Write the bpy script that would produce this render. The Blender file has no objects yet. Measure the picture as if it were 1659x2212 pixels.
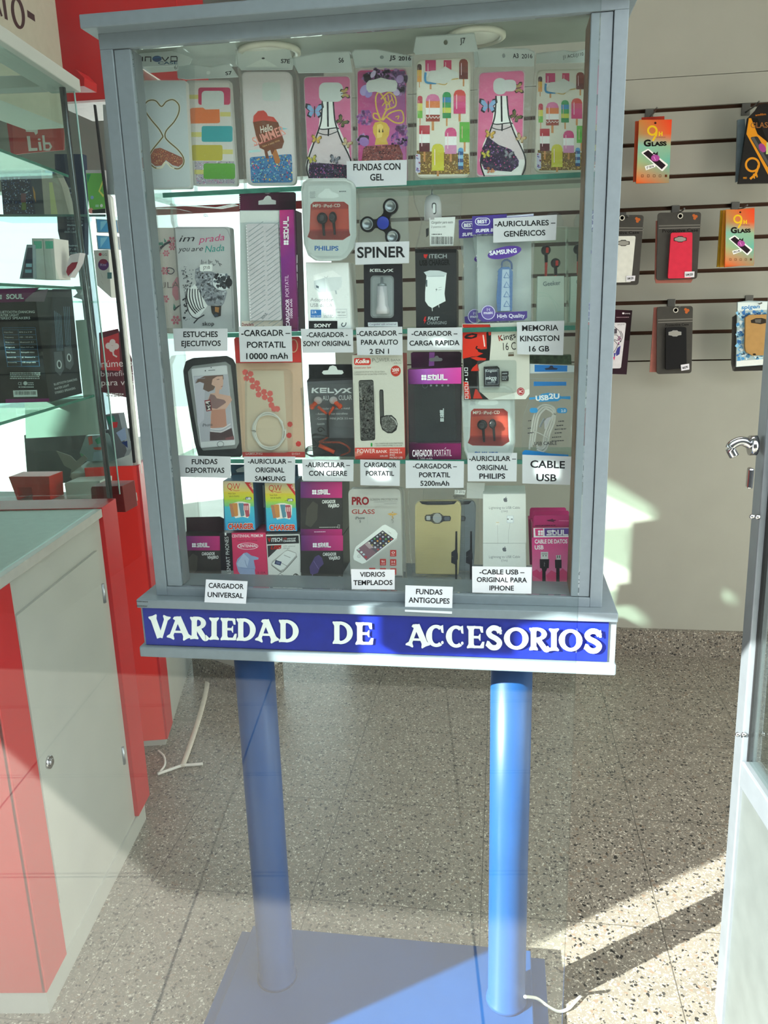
import bpy, bmesh, math, random
from mathutils import Vector, Matrix
from mathutils.geometry import tessellate_polygon
random.seed(7)
scene = bpy.context.scene
COL = scene.collection

# ------------------------------------------------------------------ camera, sky, sun, exposure
CAM = Vector((0.47068, -0.98107, 1.13))
RR = Matrix(((0.98938554, 0.1429599, -0.02605236), (0.0112119, -0.25384874, -0.96717894), (-0.14488116, 0.95662076, -0.25275713)))
FPX, CX, CY = 1717.854, 829.5, 1106.0
cam_data = bpy.data.cameras.new('camera')
cam_data.sensor_fit = 'VERTICAL'
cam_data.sensor_height = 24.0
cam_data.lens = FPX / 2212.0 * 24.0
cam_data.clip_start = 0.02
cam = bpy.data.objects.new('camera', cam_data)
COL.objects.link(cam)
_rt, _dn, _fw = RR[0], RR[1], RR[2]
cam.matrix_world = Matrix(((_rt[0], -_dn[0], -_fw[0], CAM[0]), (_rt[1], -_dn[1], -_fw[1], CAM[1]), (_rt[2], -_dn[2], -_fw[2], CAM[2]), (0, 0, 0, 1)))
scene.camera = cam

scene.view_settings.view_transform = 'Standard'
scene.view_settings.look = 'None'
scene.view_settings.exposure = 0.42
scene.view_settings.gamma = 1.0
scene.view_settings.use_curve_mapping = False
scene.cycles.transparent_max_bounces = 40
scene.cycles.max_bounces = 10

world = bpy.data.worlds.new('sky')
scene.world = world
world.use_nodes = True
wn = world.node_tree
wn.nodes.clear()
wo = wn.nodes.new('ShaderNodeOutputWorld')
wb = wn.nodes.new('ShaderNodeBackground')
wb.inputs['Color'].default_value = (0.94, 0.97, 1.0, 1)
wb.inputs['Strength'].default_value = 2.5
wn.links.new(wb.outputs[0], wo.inputs[0])

def light(name, kind, loc, energy, color=(1, 1, 1), size=None, size_y=None, target=None, direction=None):
    d = bpy.data.lights.new(name, kind)
    d.energy = energy
    d.color = color
    if kind == 'AREA':
        d.shape = 'RECTANGLE'
        d.size, d.size_y = size, size_y
    o = bpy.data.objects.new(name, d)
    COL.objects.link(o)
    o.location = loc
    if direction is not None:
        o.rotation_euler = Vector(direction).to_track_quat('-Z', 'Y').to_euler()
    return o

SUN_DIR = Vector((0.815, 0.579, -0.43))
sun = light('sun', 'SUN', (-3, -3, 4), 30.0, (1.0, 0.97, 0.9), direction=SUN_DIR)
sun.data.angle = math.radians(0.5)
light('ceiling_fill_light', 'AREA', (0.2, 0.75, 2.70), 7, (0.95, 1.0, 1.0), 2.2, 0.5, direction=(0, 0, -1))  # added fill for the room, not a known ceiling lamp

# ------------------------------------------------------------------ pixel / space helpers
def ray(x, y):
    v = Vector(((x - CX) / FPX, (y - CY) / FPX, 1.0))
    return RR.transposed() @ v
def onY(x, y, Y):
    r = ray(x, y); return CAM + r * ((Y - CAM.y) / r.y)
def onZ(x, y, Z):
    r = ray(x, y); return CAM + r * ((Z - CAM.z) / r.z)
def onX(x, y, X):
    r = ray(x, y); return CAM + r * ((X - CAM.x) / r.x)

# ------------------------------------------------------------------ materials
def lin(h):
    h = h.lstrip('#')
    c = [int(h[i:i + 2], 16) / 255 for i in (0, 2, 4)]
    return [((v + 0.055) / 1.055) ** 2.4 if v > 0.04045 else v / 12.92 for v in c]

MATS = {}
def mat(name, hexc='808080', rough=0.5, metal=0.0, spot=0.06, scale=60.0, bump=0.0, spec=0.28, coat=0.0):
    if name in MATS: return MATS[name]
    m = bpy.data.materials.new(name); m.use_nodes = True
    nt = m.node_tree; b = nt.nodes['Principled BSDF']
    c = lin(hexc)
    tc = nt.nodes.new('ShaderNodeTexCoord'); ns = nt.nodes.new('ShaderNodeTexNoise')
    ns.inputs['Scale'].default_value = scale; ns.inputs['Detail'].default_value = 4
    nt.links.new(tc.outputs['Object'], ns.inputs['Vector'])
    rp = nt.nodes.new('ShaderNodeValToRGB')
    rp.color_ramp.elements[0].position = 0.3; rp.color_ramp.elements[1].position = 0.7
    rp.color_ramp.elements[0].color = [max(0, v * (1 - spot)) for v in c] + [1]
    rp.color_ramp.elements[1].color = [min(1, v * (1 + spot)) for v in c] + [1]
    nt.links.new(ns.outputs['Fac'], rp.inputs['Fac']); nt.links.new(rp.outputs[0], b.inputs['Base Color'])
    b.inputs['Roughness'].default_value = rough; b.inputs['Metallic'].default_value = metal
    b.inputs['Specular IOR Level'].default_value = spec
    b.inputs['Coat Weight'].default_value = coat
    if bump:
        bp = nt.nodes.new('ShaderNodeBump'); bp.inputs['Strength'].default_value = bump; bp.inputs['Distance'].default_value = 0.002
        nt.links.new(ns.outputs['Fac'], bp.inputs['Height']); nt.links.new(bp.outputs[0], b.inputs['Normal'])
    MATS[name] = m
    return m

def ink_mat(name='ink', rough=0.5, spec=0.12):
    """Printed ink: the print's own colours, with a faint paper grain."""
    if name in MATS: return MATS[name]
    m = bpy.data.materials.new(name); m.use_nodes = True
    nt = m.node_tree; b = nt.nodes['Principled BSDF']
    at = nt.nodes.new('ShaderNodeAttribute'); at.attribute_name = 'ink'
    ns = nt.nodes.new('ShaderNodeTexNoise'); ns.inputs['Scale'].default_value = 900
    tc = nt.nodes.new('ShaderNodeTexCoord'); nt.links.new(tc.outputs['Object'], ns.inputs['Vector'])
    mr = nt.nodes.new('ShaderNodeMapRange'); mr.inputs['To Min'].default_value = 1.12; mr.inputs['To Max'].default_value = 1.4
    nt.links.new(ns.outputs['Fac'], mr.inputs['Value'])
    vm = nt.nodes.new('ShaderNodeVectorMath'); vm.operation = 'SCALE'
    nt.links.new(at.outputs['Color'], vm.inputs[0]); nt.links.new(mr.outputs[0], vm.inputs['Scale'])
    nt.links.new(vm.outputs[0], b.inputs['Base Color'])
    b.inputs['Roughness'].default_value = rough; b.inputs['Specular IOR Level'].default_value = spec
    MATS[name] = m
    return m

def clear(name, tint='ffffff', fac=0.07, haze=0.0, rough=0.03, crinkle=0.0, hazecol='ffffff', scale=90.0, graze=0.45):
    """Thin glass or film: see-through, with a Fresnel gloss and a little haze."""
    if name in MATS: return MATS[name]
    m = bpy.data.materials.new(name); m.use_nodes = True
    nt = m.node_tree; nt.nodes.clear()
    out = nt.nodes.new('ShaderNodeOutputMaterial')
    tr = nt.nodes.new('ShaderNodeBsdfTransparent'); tr.inputs[0].default_value = lin(tint) + [1]
    gl = nt.nodes.new('ShaderNodeBsdfGlossy'); gl.inputs['Roughness'].default_value = rough
    fr = nt.nodes.new('ShaderNodeLayerWeight'); fr.inputs['Blend'].default_value = 0.12
    mr = nt.nodes.new('ShaderNodeMapRange'); mr.inputs['To Min'].default_value = fac; mr.inputs['To Max'].default_value = graze
    nt.links.new(fr.outputs['Fresnel'], mr.inputs['Value'])
    mx = nt.nodes.new('ShaderNodeMixShader')
    nt.links.new(mr.outputs[0], mx.inputs[0]); nt.links.new(tr.outputs[0], mx.inputs[1]); nt.links.new(gl.outputs[0], mx.inputs[2])
    last = mx
    tc = nt.nodes.new('ShaderNodeTexCoord'); ns = nt.nodes.new('ShaderNodeTexNoise'); ns.inputs['Scale'].default_value = scale
    ns.inputs['Detail'].default_value = 5
    nt.links.new(tc.outputs['Object'], ns.inputs['Vector'])
    if crinkle:
        bp = nt.nodes.new('ShaderNodeBump'); bp.inputs['Strength'].default_value = crinkle; bp.inputs['Distance'].default_value = 0.004
        nt.links.new(ns.outputs['Fac'], bp.inputs['Height']); nt.links.new(bp.outputs[0], gl.inputs['Normal'])
    if haze:
        df = nt.nodes.new('ShaderNodeBsdfDiffuse'); df.inputs[0].default_value = lin(hazecol) + [1]
        tl = nt.nodes.new('ShaderNodeBsdfTranslucent'); tl.inputs[0].default_value = lin(hazecol) + [1]
        m0 = nt.nodes.new('ShaderNodeMixShader'); m0.inputs[0].default_value = 0.4
        nt.links.new(df.outputs[0], m0.inputs[1]); nt.links.new(tl.outputs[0], m0.inputs[2])
        hr = nt.nodes.new('ShaderNodeMapRange'); hr.inputs['To Min'].default_value = haze * 0.5; hr.inputs['To Max'].default_value = min(1, haze * 1.5)
        nt.links.new(ns.outputs['Fac'], hr.inputs['Value'])
        m2 = nt.nodes.new('ShaderNodeMixShader')
        nt.links.new(hr.outputs[0], m2.inputs[0]); nt.links.new(mx.outputs[0], m2.inputs[1]); nt.links.new(m0.outputs[0], m2.inputs[2])
        last = m2
    nt.links.new(last.outputs[0], out.inputs[0])
    MATS[name] = m
    return m

# ------------------------------------------------------------------ object helpers
def link(name, me, m=None, parent=None, loc=(0, 0, 0)):
    o = bpy.data.objects.new(name, me); COL.objects.link(o)
    o.location = loc
    if m is not None and me is not None: me.materials.append(m)
    if parent is not None:
        o.parent = parent
        o.location = Vector(loc) - world_loc(parent)
    return o
def world_loc(o):
    v = Vector(o.location)
    while o.parent is not None:
        o = o.parent; v = v + Vector(o.location)
    return v
def tag(o, label, cat, group=None, kind=None):
    o['label'] = label; o['category'] = cat
    if group: o['group'] = group
    if kind: o['kind'] = kind
    return o
def struct(o):
    o['kind'] = 'structure'; return o
def empty(name, loc, label=None, cat=None, group=None, rotz=0.0):
    o = bpy.data.objects.new(name, None); COL.objects.link(o); o.location = loc; o.empty_display_size = 0.02
    o.rotation_euler.z = rotz
    if label: tag(o, label, cat, group)
    return o

class MB:
    """Collects solids in world space, then links them as ONE mesh object."""
    def __init__(s): s.bm = bmesh.new()
    def box(s, x0, x1, y0, y1, z0, z1):
        v = [s.bm.verts.new(p) for p in ((x0, y0, z0), (x1, y0, z0), (x1, y1, z0), (x0, y1, z0), (x0, y0, z1), (x1, y0, z1), (x1, y1, z1), (x0, y1, z1))]
        for f in ((0, 3, 2, 1), (4, 5, 6, 7), (0, 1, 5, 4), (1, 2, 6, 5), (2, 3, 7, 6), (3, 0, 4, 7)): s.bm.faces.new([v[i] for i in f])
        return s
    def loft(s, a, b):
        """Closed solid between two equal loops of 3D points."""
        n = len(a)
        va = [s.bm.verts.new(p) for p in a]; vb = [s.bm.verts.new(p) for p in b]
        for i in range(n):
            j = (i + 1) % n
            s.bm.faces.new((va[i], va[j], vb[j], vb[i]))
        for vs, pts in ((va, a), (vb, b)):
            if n <= 4: s.bm.faces.new(vs)
            else:
                for t in tessellate_polygon([[Vector(p) for p in pts]]):
                    try: s.bm.faces.new([vs[k] for k in t])
                    except ValueError: pass
        return s
    def hexa(s, lo, hi): return s.loft(lo, hi)
    def prism(s, pts, Y, depth):
        """Polygon of (x, z) points on plane Y, thickened away from the viewer."""
        return s.loft([(p[0], Y, p[1]) for p in pts], [(p[0], Y + depth, p[1]) for p in pts])
    def plate(s, loops, Y, depth):
        """Board with openings: the first loop of (x, z) is its outline, the others are cut through."""
        fl = [p for l in loops for p in l]
        f = [s.bm.verts.new((p[0], Y, p[1])) for p in fl]; b = [s.bm.verts.new((p[0], Y + depth, p[1])) for p in fl]
        for t in tessellate_polygon([[Vector((p[0], p[1], 0)) for p in l] for l in loops]):
            s.bm.faces.new([f[i] for i in t]); s.bm.faces.new([b[i] for i in t])
        i = 0
        for l in loops:
            n = len(l)
            for k in range(n): a, c = i + k, i + (k + 1) % n; s.bm.faces.new((f[a], f[c], b[c], b[a]))
            i += n
        return s
    def pxprism(s, pts, Y, depth):
        w = [onY(p[0], p[1], Y) for p in pts]
        return s.prism([(p.x, p.z) for p in w], Y, depth)
    def cyl(s, a, b, r, r2=None, n=24, cap=True):
        a, b = Vector(a), Vector(b); r2 = r if r2 is None else r2
        d = (b - a).normalized(); u = d.orthogonal().normalized(); w = d.cross(u)
        A = [a + (u * math.cos(2 * math.pi * i / n) + w * math.sin(2 * math.pi * i / n)) * r for i in range(n)]
        B = [b + (u * math.cos(2 * math.pi * i / n) + w * math.sin(2 * math.pi * i / n)) * r2 for i in range(n)]
        va = [s.bm.verts.new(p) for p in A]; vb = [s.bm.verts.new(p) for p in B]
        for i in range(n):
            j = (i + 1) % n
            f = s.bm.faces.new((va[i], va[j], vb[j], vb[i])); f.smooth = True
        if cap: s.bm.faces.new(va); s.bm.faces.new(vb)
        return s
    def tube(s, pts, r, n=10, flat=1.0, smooth=True):
        pts = [Vector(p) for p in pts]
        if smooth and len(pts) > 2: pts = spline(pts, 6)
        rings = []
        up = Vector((0, 0, 1))
        for i, p in enumerate(pts):
            d = (pts[min(i + 1, len(pts) - 1)] - pts[max(i - 1, 0)]).normalized()
            u = d.cross(up)
            if u.length < 1e-3: u = d.cross(Vector((0, 1, 0)))
            u.normalize(); w = u.cross(d)
            rings.append([s.bm.verts.new(p + u * math.cos(2 * math.pi * k / n) * r + w * math.sin(2 * math.pi * k / n) * r * flat) for k in range(n)])
        for a, b in zip(rings, rings[1:]):
            for k in range(n):
                f = s.bm.faces.new((a[k], a[(k + 1) % n], b[(k + 1) % n], b[k])); f.smooth = True
        s.bm.faces.new(rings[0]); s.bm.faces.new(rings[-1])
        return s
    def ball(s, c, r, sx=1, sy=1, sz=1, n=16):
        m = Matrix.Translation(c) @ Matrix.Diagonal((sx, sy, sz, 1))
        g = bmesh.ops.create_uvsphere(s.bm, u_segments=n, v_segments=n // 2 + 2, radius=r, matrix=m)
        for v in g['verts']:
            for f in v.link_faces: f.smooth = True
        return s
    def lathe(s, c, prof, axis='z', n=28):
        """Profile of (radius, height) turned about an axis through c."""
        rings = []
        for r, h in prof:
            ring = []
            for k in range(n):
                a = 2 * math.pi * k / n
                o = {'z': (r * math.cos(a), r * math.sin(a), h), 'y': (r * math.cos(a), h, r * math.sin(a)), 'x': (h, r * math.cos(a), r * math.sin(a))}[axis]
                ring.append(s.bm.verts.new(Vector(c) + Vector(o)))
            rings.append(ring)
        for a, b in zip(rings, rings[1:]):
            for k in range(n):
                f = s.bm.faces.new((a[k], a[(k + 1) % n], b[(k + 1) % n], b[k])); f.smooth = True
        s.bm.faces.new(rings[0]); s.bm.faces.new(rings[-1])
        return s
    def build(s, name, m, parent=None, bevel=0.0, origin=None, seg=2):
        bmesh.ops.recalc_face_normals(s.bm, faces=s.bm.faces[:])
        if bevel:
            es = [e for e in s.bm.edges if len(e.link_faces) == 2 and e.calc_face_angle(0) > 0.5]
            bmesh.ops.bevel(s.bm, geom=es, offset=bevel, segments=seg, affect='EDGES', profile=0.5, clamp_overlap=True)
        vs = [v.co for v in s.bm.verts]
        if origin is None:
            if parent is not None: origin = world_loc(parent)
            else:
                xs = [v.x for v in vs]; ys = [v.y for v in vs]; zs = [v.z for v in vs]
                origin = Vector(((min(xs) + max(xs)) / 2, (min(ys) + max(ys)) / 2, min(zs)))
        origin = Vector(origin)
        for v in s.bm.verts: v.co -= origin
        me = bpy.data.meshes.new(name); s.bm.to_mesh(me); s.bm.free()
        return link(name, me, m, parent, origin)

def spline(p, k=6):
    out = []
    n = len(p)
    for i in range(n - 1):
        a, b, c, d = p[max(i - 1, 0)], p[i], p[i + 1], p[min(i + 2, n - 1)]
        for j in range(k):
            t = j / k
            out.append(0.5 * ((2 * b) + (c - a) * t + (2 * a - 5 * b + 4 * c - d) * t * t + (3 * b - a - 3 * c + d) * t ** 3))
    out.append(p[-1])
    return out

def rrect(x0, y0, x1, y1, r, n=5):
    """Rounded rectangle loop in picture axes (y down)."""
    pts = []
    for cx, cy, a0 in ((x1 - r, y0 + r, -90), (x1 - r, y1 - r, 0), (x0 + r, y1 - r, 90), (x0 + r, y0 + r, 180)):
        for i in range(n + 1):
            a = math.radians(a0 + 90 * i / n)
            pts.append((cx + r * math.cos(a), cy + r * math.sin(a)))
    return pts
def rquad(tl, tr, br, bl, r, n=5):
    """Four-cornered loop with rounded corners."""
    q = [Vector(p) for p in (tl, tr, br, bl)]
    pts = []
    for i in range(4):
        p, a, b = q[i], q[i - 1], q[(i + 1) % 4]
        u = p + (a - p).normalized() * r; w = p + (b - p).normalized() * r
        for k in range(n + 1):
            t = k / n
            pts.append(tuple(u * (1 - t) ** 2 + p * 2 * t * (1 - t) + w * t * t))
    return pts

# ------------------------------------------------------------------ flat printing
_glyphs = {}
def glyph_mesh(text, bold, shear):
    key = (text, bold, shear)
    if key not in _glyphs:
        c = bpy.data.curves.new('lettering', 'FONT'); c.body = text; c.size = 1.0; c.resolution_u = 3; c.offset = bold; c.shear = shear
        o = bpy.data.objects.new('lettering', c); COL.objects.link(o)
        dg = bpy.context.evaluated_depsgraph_get()
        me = o.evaluated_get(dg).to_mesh()
        vs = [(v.co.x, v.co.y) for v in me.vertices]
        fs = [tuple(p.vertices) for p in me.polygons]
        o.evaluated_get(dg).to_mesh_clear()
        bpy.data.objects.remove(o); bpy.data.curves.remove(c)
        _glyphs[key] = (vs, fs)
    return _glyphs[key]

class Art:
    """Ink laid on one plane: every stroke is entered in the photograph's pixels and carried to its true place on that plane."""
    def __init__(s, Y=None, crop=None, plane=None, lift=0.0003):
        s.Y = Y; s.crop = crop; s.v = []; s.f = []; s.c = []; s.k = 0; s.lift = lift; s.plane = plane
    def px(s, x, y):
        if s.crop: x, y = s.crop[0] + x / s.crop[2], s.crop[1] + y / s.crop[2]
        d = s.lift + s.k * 0.000012
        if s.plane:
            o, n = s.plane; r = ray(x, y)
            return CAM + r * (((o + n * d - CAM).dot(n)) / r.dot(n))
        return onY(x, y, s.Y - d)
    def _add(s, pts, faces, cols):
        b = len(s.v); s.v += pts
        s.f += [tuple(b + i for i in f) for f in faces]
        s.c += cols; s.k += 1
    def P(s, col, pts):
        w = [s.px(*p) for p in pts]
        tri = tessellate_polygon([[Vector((p[0], p[1], 0)) for p in pts]])
        c = lin(col); s._add(w, tri, [c] * len(w)); return s
    def R(s, col, x0, y0, x1, y1): return s.P(col, [(x0, y0), (x1, y0), (x1, y1), (x0, y1)])
    def RR(s, col, x0, y0, x1, y1, r): return s.P(col, rrect(x0, y0, x1, y1, r))
    def RQ(s, col, tl, tr, br, bl, r): return s.P(col, rquad(tl, tr, br, bl, r))
    def E(s, col, cx, cy, rx, ry=None, rot=0, n=22):
        ry = rx if ry is None else ry; a = math.radians(rot)
        return s.P(col, [(cx + rx * math.cos(t) * math.cos(a) - ry * math.sin(t) * math.sin(a), cy + rx * math.cos(t) * math.sin(a) + ry * math.sin(t) * math.cos(a)) for t in (2 * math.pi * i / n for i in range(n))])
    def G(s, cols, quad, n=1):
        """Blend of four corner colours (tl, tr, br, bl) over a quad."""
        c = [Vector(lin(h)) for h in cols]; q = [Vector(p) for p in quad]; N = 6
        pts = []; cc = []
        for i in range(N + 1):
            for j in range(N + 1):
                u, v = j / N, i / N
                p = (q[0] * (1 - u) + q[1] * u) * (1 - v) + (q[3] * (1 - u) + q[2] * u) * v
                pts.append(s.px(p[0], p[1])); cc.append(list((c[0] * (1 - u) + c[1] * u) * (1 - v) + (c[3] * (1 - u) + c[2] * u) * v))
        f = [(i * (N + 1) + j, i * (N + 1) + j + 1, (i + 1) * (N + 1) + j + 1, (i + 1) * (N + 1) + j) for i in range(N) for j in range(N)]
        s._add(pts, f, cc); return s
    def L(s, col, pts, w, closed=False, smooth=False):
        q = [Vector((p[0], p[1], 0)) for p in pts]
        if smooth: q = spline(q, 5)
        if closed: q = q + [q[0]]
        out = []; n = len(q)
        for i in range(n):
            a = q[i - 1] if i else (q[-2] if closed else q[0]); b = q[i + 1] if i < n - 1 else (q[1] if closed else q[-1])
            d = (b - a); d = d.normalized() if d.length else Vector((1, 0, 0))
            m = Vector((-d.y, d.x, 0)) * w / 2
            out.append((q[i] + m, q[i] - m))
        pts3 = []; f = []
        for i, (a, b) in enumerate(out):
            pts3 += [s.px(a.x, a.y), s.px(b.x, b.y)]
            if i: f.append((2 * i - 2, 2 * i - 1, 2 * i + 1, 2 * i))
        s._add(pts3, f, [lin(col)] * len(pts3)); return s
    def T(s, col, text, x0, y0, x1, y1, h, bold=0.0, shear=0.0):
        """Text whose baseline runs from (x0, y0) to (x1, y1), capitals h tall."""
        vs, fs = glyph_mesh(text, bold, shear)
        if not vs: return s
        mn = min(v[0] for v in vs); mxx = max(v[0] for v in vs)
        a = Vector((x0, y0)); d = Vector((x1, y1)) - a; L = d.length; u = d / L; up = Vector((u.y, -u.x))
        pts = []
        for vx, vy in vs:
            p = a + u * ((vx - mn) / max(1e-6, mxx - mn) * L) + up * (vy / 0.70 * h)
            pts.append(s.px(p.x, p.y))
        s._add(pts, fs, [lin(col)] * len(pts)); return s
    def scribble(s, col, x0, y0, x1, y1, h, rows=1, gap=None):
        """Rows of print too small to read in the photograph: broken dashes."""
        gap = gap or h * 2
        rnd = random.Random(int(x0 * 7 + y0 * 13))
        for r in range(rows):
            x = x0
            while x < x1 - h:
                w = min(h * rnd.uniform(0.6, 2.6), x1 - x)
                t = (x - x0) / max(1, x1 - x0); yy = y0 + (y1 - y0) * t + r * gap
                s.R(col, x, yy - h, x + w, yy); s.k -= 1
                x += w + h * rnd.uniform(0.3, 0.6)
        s.k += 1
        return s
    def dots(s, cols, poly, n, r0, r1, seed=1):
        rnd = random.Random(seed)
        xs = [p[0] for p in poly]; ys = [p[1] for p in poly]
        def inside(x, y):
            c = False
            for i in range(len(poly)):
                (xa, ya), (xb, yb) = poly[i - 1], poly[i]
                if (ya > y) != (yb > y) and x < (xb - xa) * (y - ya) / (yb - ya) + xa: c = not c
            return c
        while n > 0:
            x, y = rnd.uniform(min(xs), max(xs)), rnd.uniform(min(ys), max(ys))
            if not inside(x, y): continue
            n -= 1; r = rnd.uniform(r0, r1)
            s.P(rnd.choice(cols), [(x + r * math.cos(a), y + r * math.sin(a)) for a in (rnd.uniform(0, 1) + 2 * math.pi * i / 5 for i in range(5))]); s.k -= 1
        s.k += 1
        return s
    def barcode(s, x0, y0, x1, y1, col='101010', seed=3):
        rnd = random.Random(seed); x = x0; w = (x1 - x0)
        while x < x1:
            b = w * rnd.uniform(0.012, 0.035); s.R(col, x, y0, min(x + b, x1), y1); s.k -= 1
            x += b + w * rnd.uniform(0.012, 0.03)
        s.k += 1
        return s
    def build(s, name, parent, m=None):
        org = world_loc(parent) if parent else Vector((0, 0, 0))
        me = bpy.data.meshes.new(name)
        me.from_pydata([tuple(p - org) for p in s.v], [], s.f)
        at = me.attributes.new('ink', 'FLOAT_COLOR', 'POINT')
        at.data.foreach_set('color', [x for c in s.c for x in (c[0], c[1], c[2], 1.0)])
        me.update()
        return link(name, me, m or ink_mat(), parent, org)
# ------------------------------------------------------------------ the shop room
def terrazzo(name, joints=True, base='6a645b'):
    m = bpy.data.materials.new(name); m.use_nodes = True
    nt = m.node_tree; b = nt.nodes['Principled BSDF']; N = nt.nodes.new; Lk = nt.links.new
    tc = N('ShaderNodeTexCoord')
    def chips(scale, dens, seed):
        mp = N('ShaderNodeMapping'); mp.inputs['Location'].default_value = (seed, seed * 2, 0); Lk(tc.outputs['Object'], mp.inputs['Vector'])
        wp = N('ShaderNodeTexNoise'); wp.inputs['Scale'].default_value = scale * 0.8; Lk(mp.outputs[0], wp.inputs['Vector'])
        mx = N('ShaderNodeMix'); mx.data_type = 'VECTOR'; mx.inputs['Factor'].default_value = 0.012
        Lk(mp.outputs[0], mx.inputs['A']); Lk(wp.outputs['Color'], mx.inputs['B'])
        v = N('ShaderNodeTexVoronoi'); v.inputs['Scale'].default_value = scale; Lk(mx.outputs['Result'], v.inputs['Vector'])
        sp = N('ShaderNodeSeparateColor'); Lk(v.outputs['Color'], sp.inputs[0])
        lt = N('ShaderNodeMath'); lt.operation = 'LESS_THAN'; lt.inputs[1].default_value = dens; Lk(sp.outputs[0], lt.inputs[0])
        d = N('ShaderNodeMath'); d.operation = 'LESS_THAN'; d.inputs[1].default_value = 0.42; Lk(v.outputs['Distance'], d.inputs[0])
        mu = N('ShaderNodeMath'); mu.operation = 'MULTIPLY'; Lk(lt.outputs[0], mu.inputs[0]); Lk(d.outputs[0], mu.inputs[1])
        return mu.outputs[0], sp.outputs[1]
    col = None
    rgb = N('ShaderNodeTexNoise'); rgb.inputs['Scale'].default_value = 14; Lk(tc.outputs['Object'], rgb.inputs['Vector'])
    rp = N('ShaderNodeValToRGB'); rp.color_ramp.elements[0].color = lin(base) + [1]; rp.color_ramp.elements[1].color = lin('827b71') + [1]
    Lk(rgb.outputs['Fac'], rp.inputs['Fac']); col = rp.outputs[0]
    for scale, dens, c, seed in ((285, 0.5, '9c968a', 3.1), (205, 0.34, '8d8274', 7.7), (225, 0.2, 'cac4b6', 1.3), (165, 0.16, '3a3836', 5.2), (130, 0.10, '2c2b2a', 9.4), (120, 0.08, '7a6a5c', 2.2)):
        f, _ = chips(scale, dens, seed)
        mx = N('ShaderNodeMix'); mx.data_type = 'RGBA'; Lk(f, mx.inputs['Factor']); Lk(col, mx.inputs['A']); mx.inputs['B'].default_value = lin(c) + [1]
        col = mx.outputs['Result']
    if joints:
        sx = N('ShaderNodeSeparateXYZ'); Lk(tc.outputs['Object'], sx.inputs[0])
        fac = []
        for o, off, per in ((0, 0.775, 0.333), (1, 0.303, 0.325)):
            a = N('ShaderNodeMath'); a.operation = 'SUBTRACT'; a.inputs[1].default_value = off; Lk(sx.outputs[o], a.inputs[0])
            w = N('ShaderNodeMath'); w.operation = 'PINGPONG'; w.inputs[1].default_value = per / 2; Lk(a.outputs[0], w.inputs[0])
            l = N('ShaderNodeMath'); l.operation = 'LESS_THAN'; l.inputs[1].default_value = 0.0009; Lk(w.outputs[0], l.inputs[0])
            fac.append(l.outputs[0])
        mm = N('ShaderNodeMath'); mm.operation = 'MAXIMUM'; Lk(fac[0], mm.inputs[0]); Lk(fac[1], mm.inputs[1])
        mx = N('ShaderNodeMix'); mx.data_type = 'RGBA'; Lk(mm.outputs[0], mx.inputs['Factor']); Lk(col, mx.inputs['A']); mx.inputs['B'].default_value = lin('4c4842') + [1]
        col = mx.outputs['Result']
    Lk(col, b.inputs['Base Color']); b.inputs['Roughness'].default_value = 0.38
    MATS[name] = m
    return m

terr = terrazzo('terrazzo_floor'); terr_skirt = terrazzo('terrazzo_skirting', False, '5a554e')
wallw = mat('white_wall_panel', '9f9f95', 0.55, spot=0.03, scale=8)
groove = mat('brown_groove', '4a3020', 0.7)
white_paint = mat('white_paint', 'bcbcb6', 0.5, spot=0.03, scale=5)
red_panel = mat('red_panel', 'c0181c', 0.35, spot=0.06, scale=9)
alu = mat('aluminium', 'b9bfc6', 0.35, 0.75, spot=0.05, scale=40)
chrome = mat('chrome', 'c8c8cc', 0.12, 1.0, spot=0.02)
WY = 1.52
struct(MB().box(-3.2, 2.4, -0.62, 2.6, -0.1, 0).build('floor', terr, origin=(0, 0, 0)))
struct(MB().box(-3.2, 2.4, -0.62, 2.6, 2.75, 2.85).build('ceiling', white_paint))
# slatted display wall: boards with dark grooves between
SL = [1.63, 1.544, 1.457, 1.373, 1.287, 1.199, 1.114, 1.027, 0.945]
w = MB(); edges = [2.75, 1.712, 1.709] 
tops = [2.75, 1.7105] + [z - 0.0055 for z in SL[:-1]] + [SL[-1] - 0.002]
bots = [1.7120] + [z + 0.0055 for z in SL[:-1]] + [SL[-1] + 0.002, 0.0]
for t, b_ in zip(tops, bots): w.box(-0.05, 2.4, WY, WY + 0.012, b_, t)
wb_ = struct(w.build('wall_back', wallw))
g_ = MB().box(-0.05, 2.4, WY + 0.012, WY + 0.1, 0, 2.75).build('groove_backing', groove, wb_)
struct(MB().box(-0.05, 2.4, WY - 0.014, WY, 0, 0.088).build('baseboard_back', terr_skirt, origin=(0, 0, 0)))
struct(MB().box(2.4, 2.5, -0.62, 2.6, 0, 2.75).build('wall_right', white_paint))
struct(MB().box(-3.3, -3.2, -0.62, 2.6, 0, 2.75).build('wall_left', white_paint))
# far wall of the left bay with a wide street window in it
fw = MB().box(-3.2, -0.05, 2.4, 2.5, 0, 0.06).box(-3.2, -0.05, 2.4, 2.5, 1.64, 2.75).box(-3.2, -2.6, 2.4, 2.5, 0.06, 1.64)
struct(fw.build('wall_far', white_paint))
w2 = struct(MB().box(-2.6, -0.05, 2.43, 2.436, 0.06, 1.64).build('window_2', clear('street_glass', 'eef6f4', 0.05)))
MB().box(-1.36, -1.31, 2.41, 2.46, 0.06, 1.64).box(-2.6, -0.05, 2.41, 2.46, 0.06, 0.09).build('window_frame', alu, w2)
MB().box(-1.1, -0.1, 2.395, 2.41, 1.517, 1.548).build('red_band', red_panel, w2)
struct(MB().box(-0.05, 0.05, WY + 0.1, 2.5, 0, 2.75).build('wall_partition', white_paint))
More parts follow.
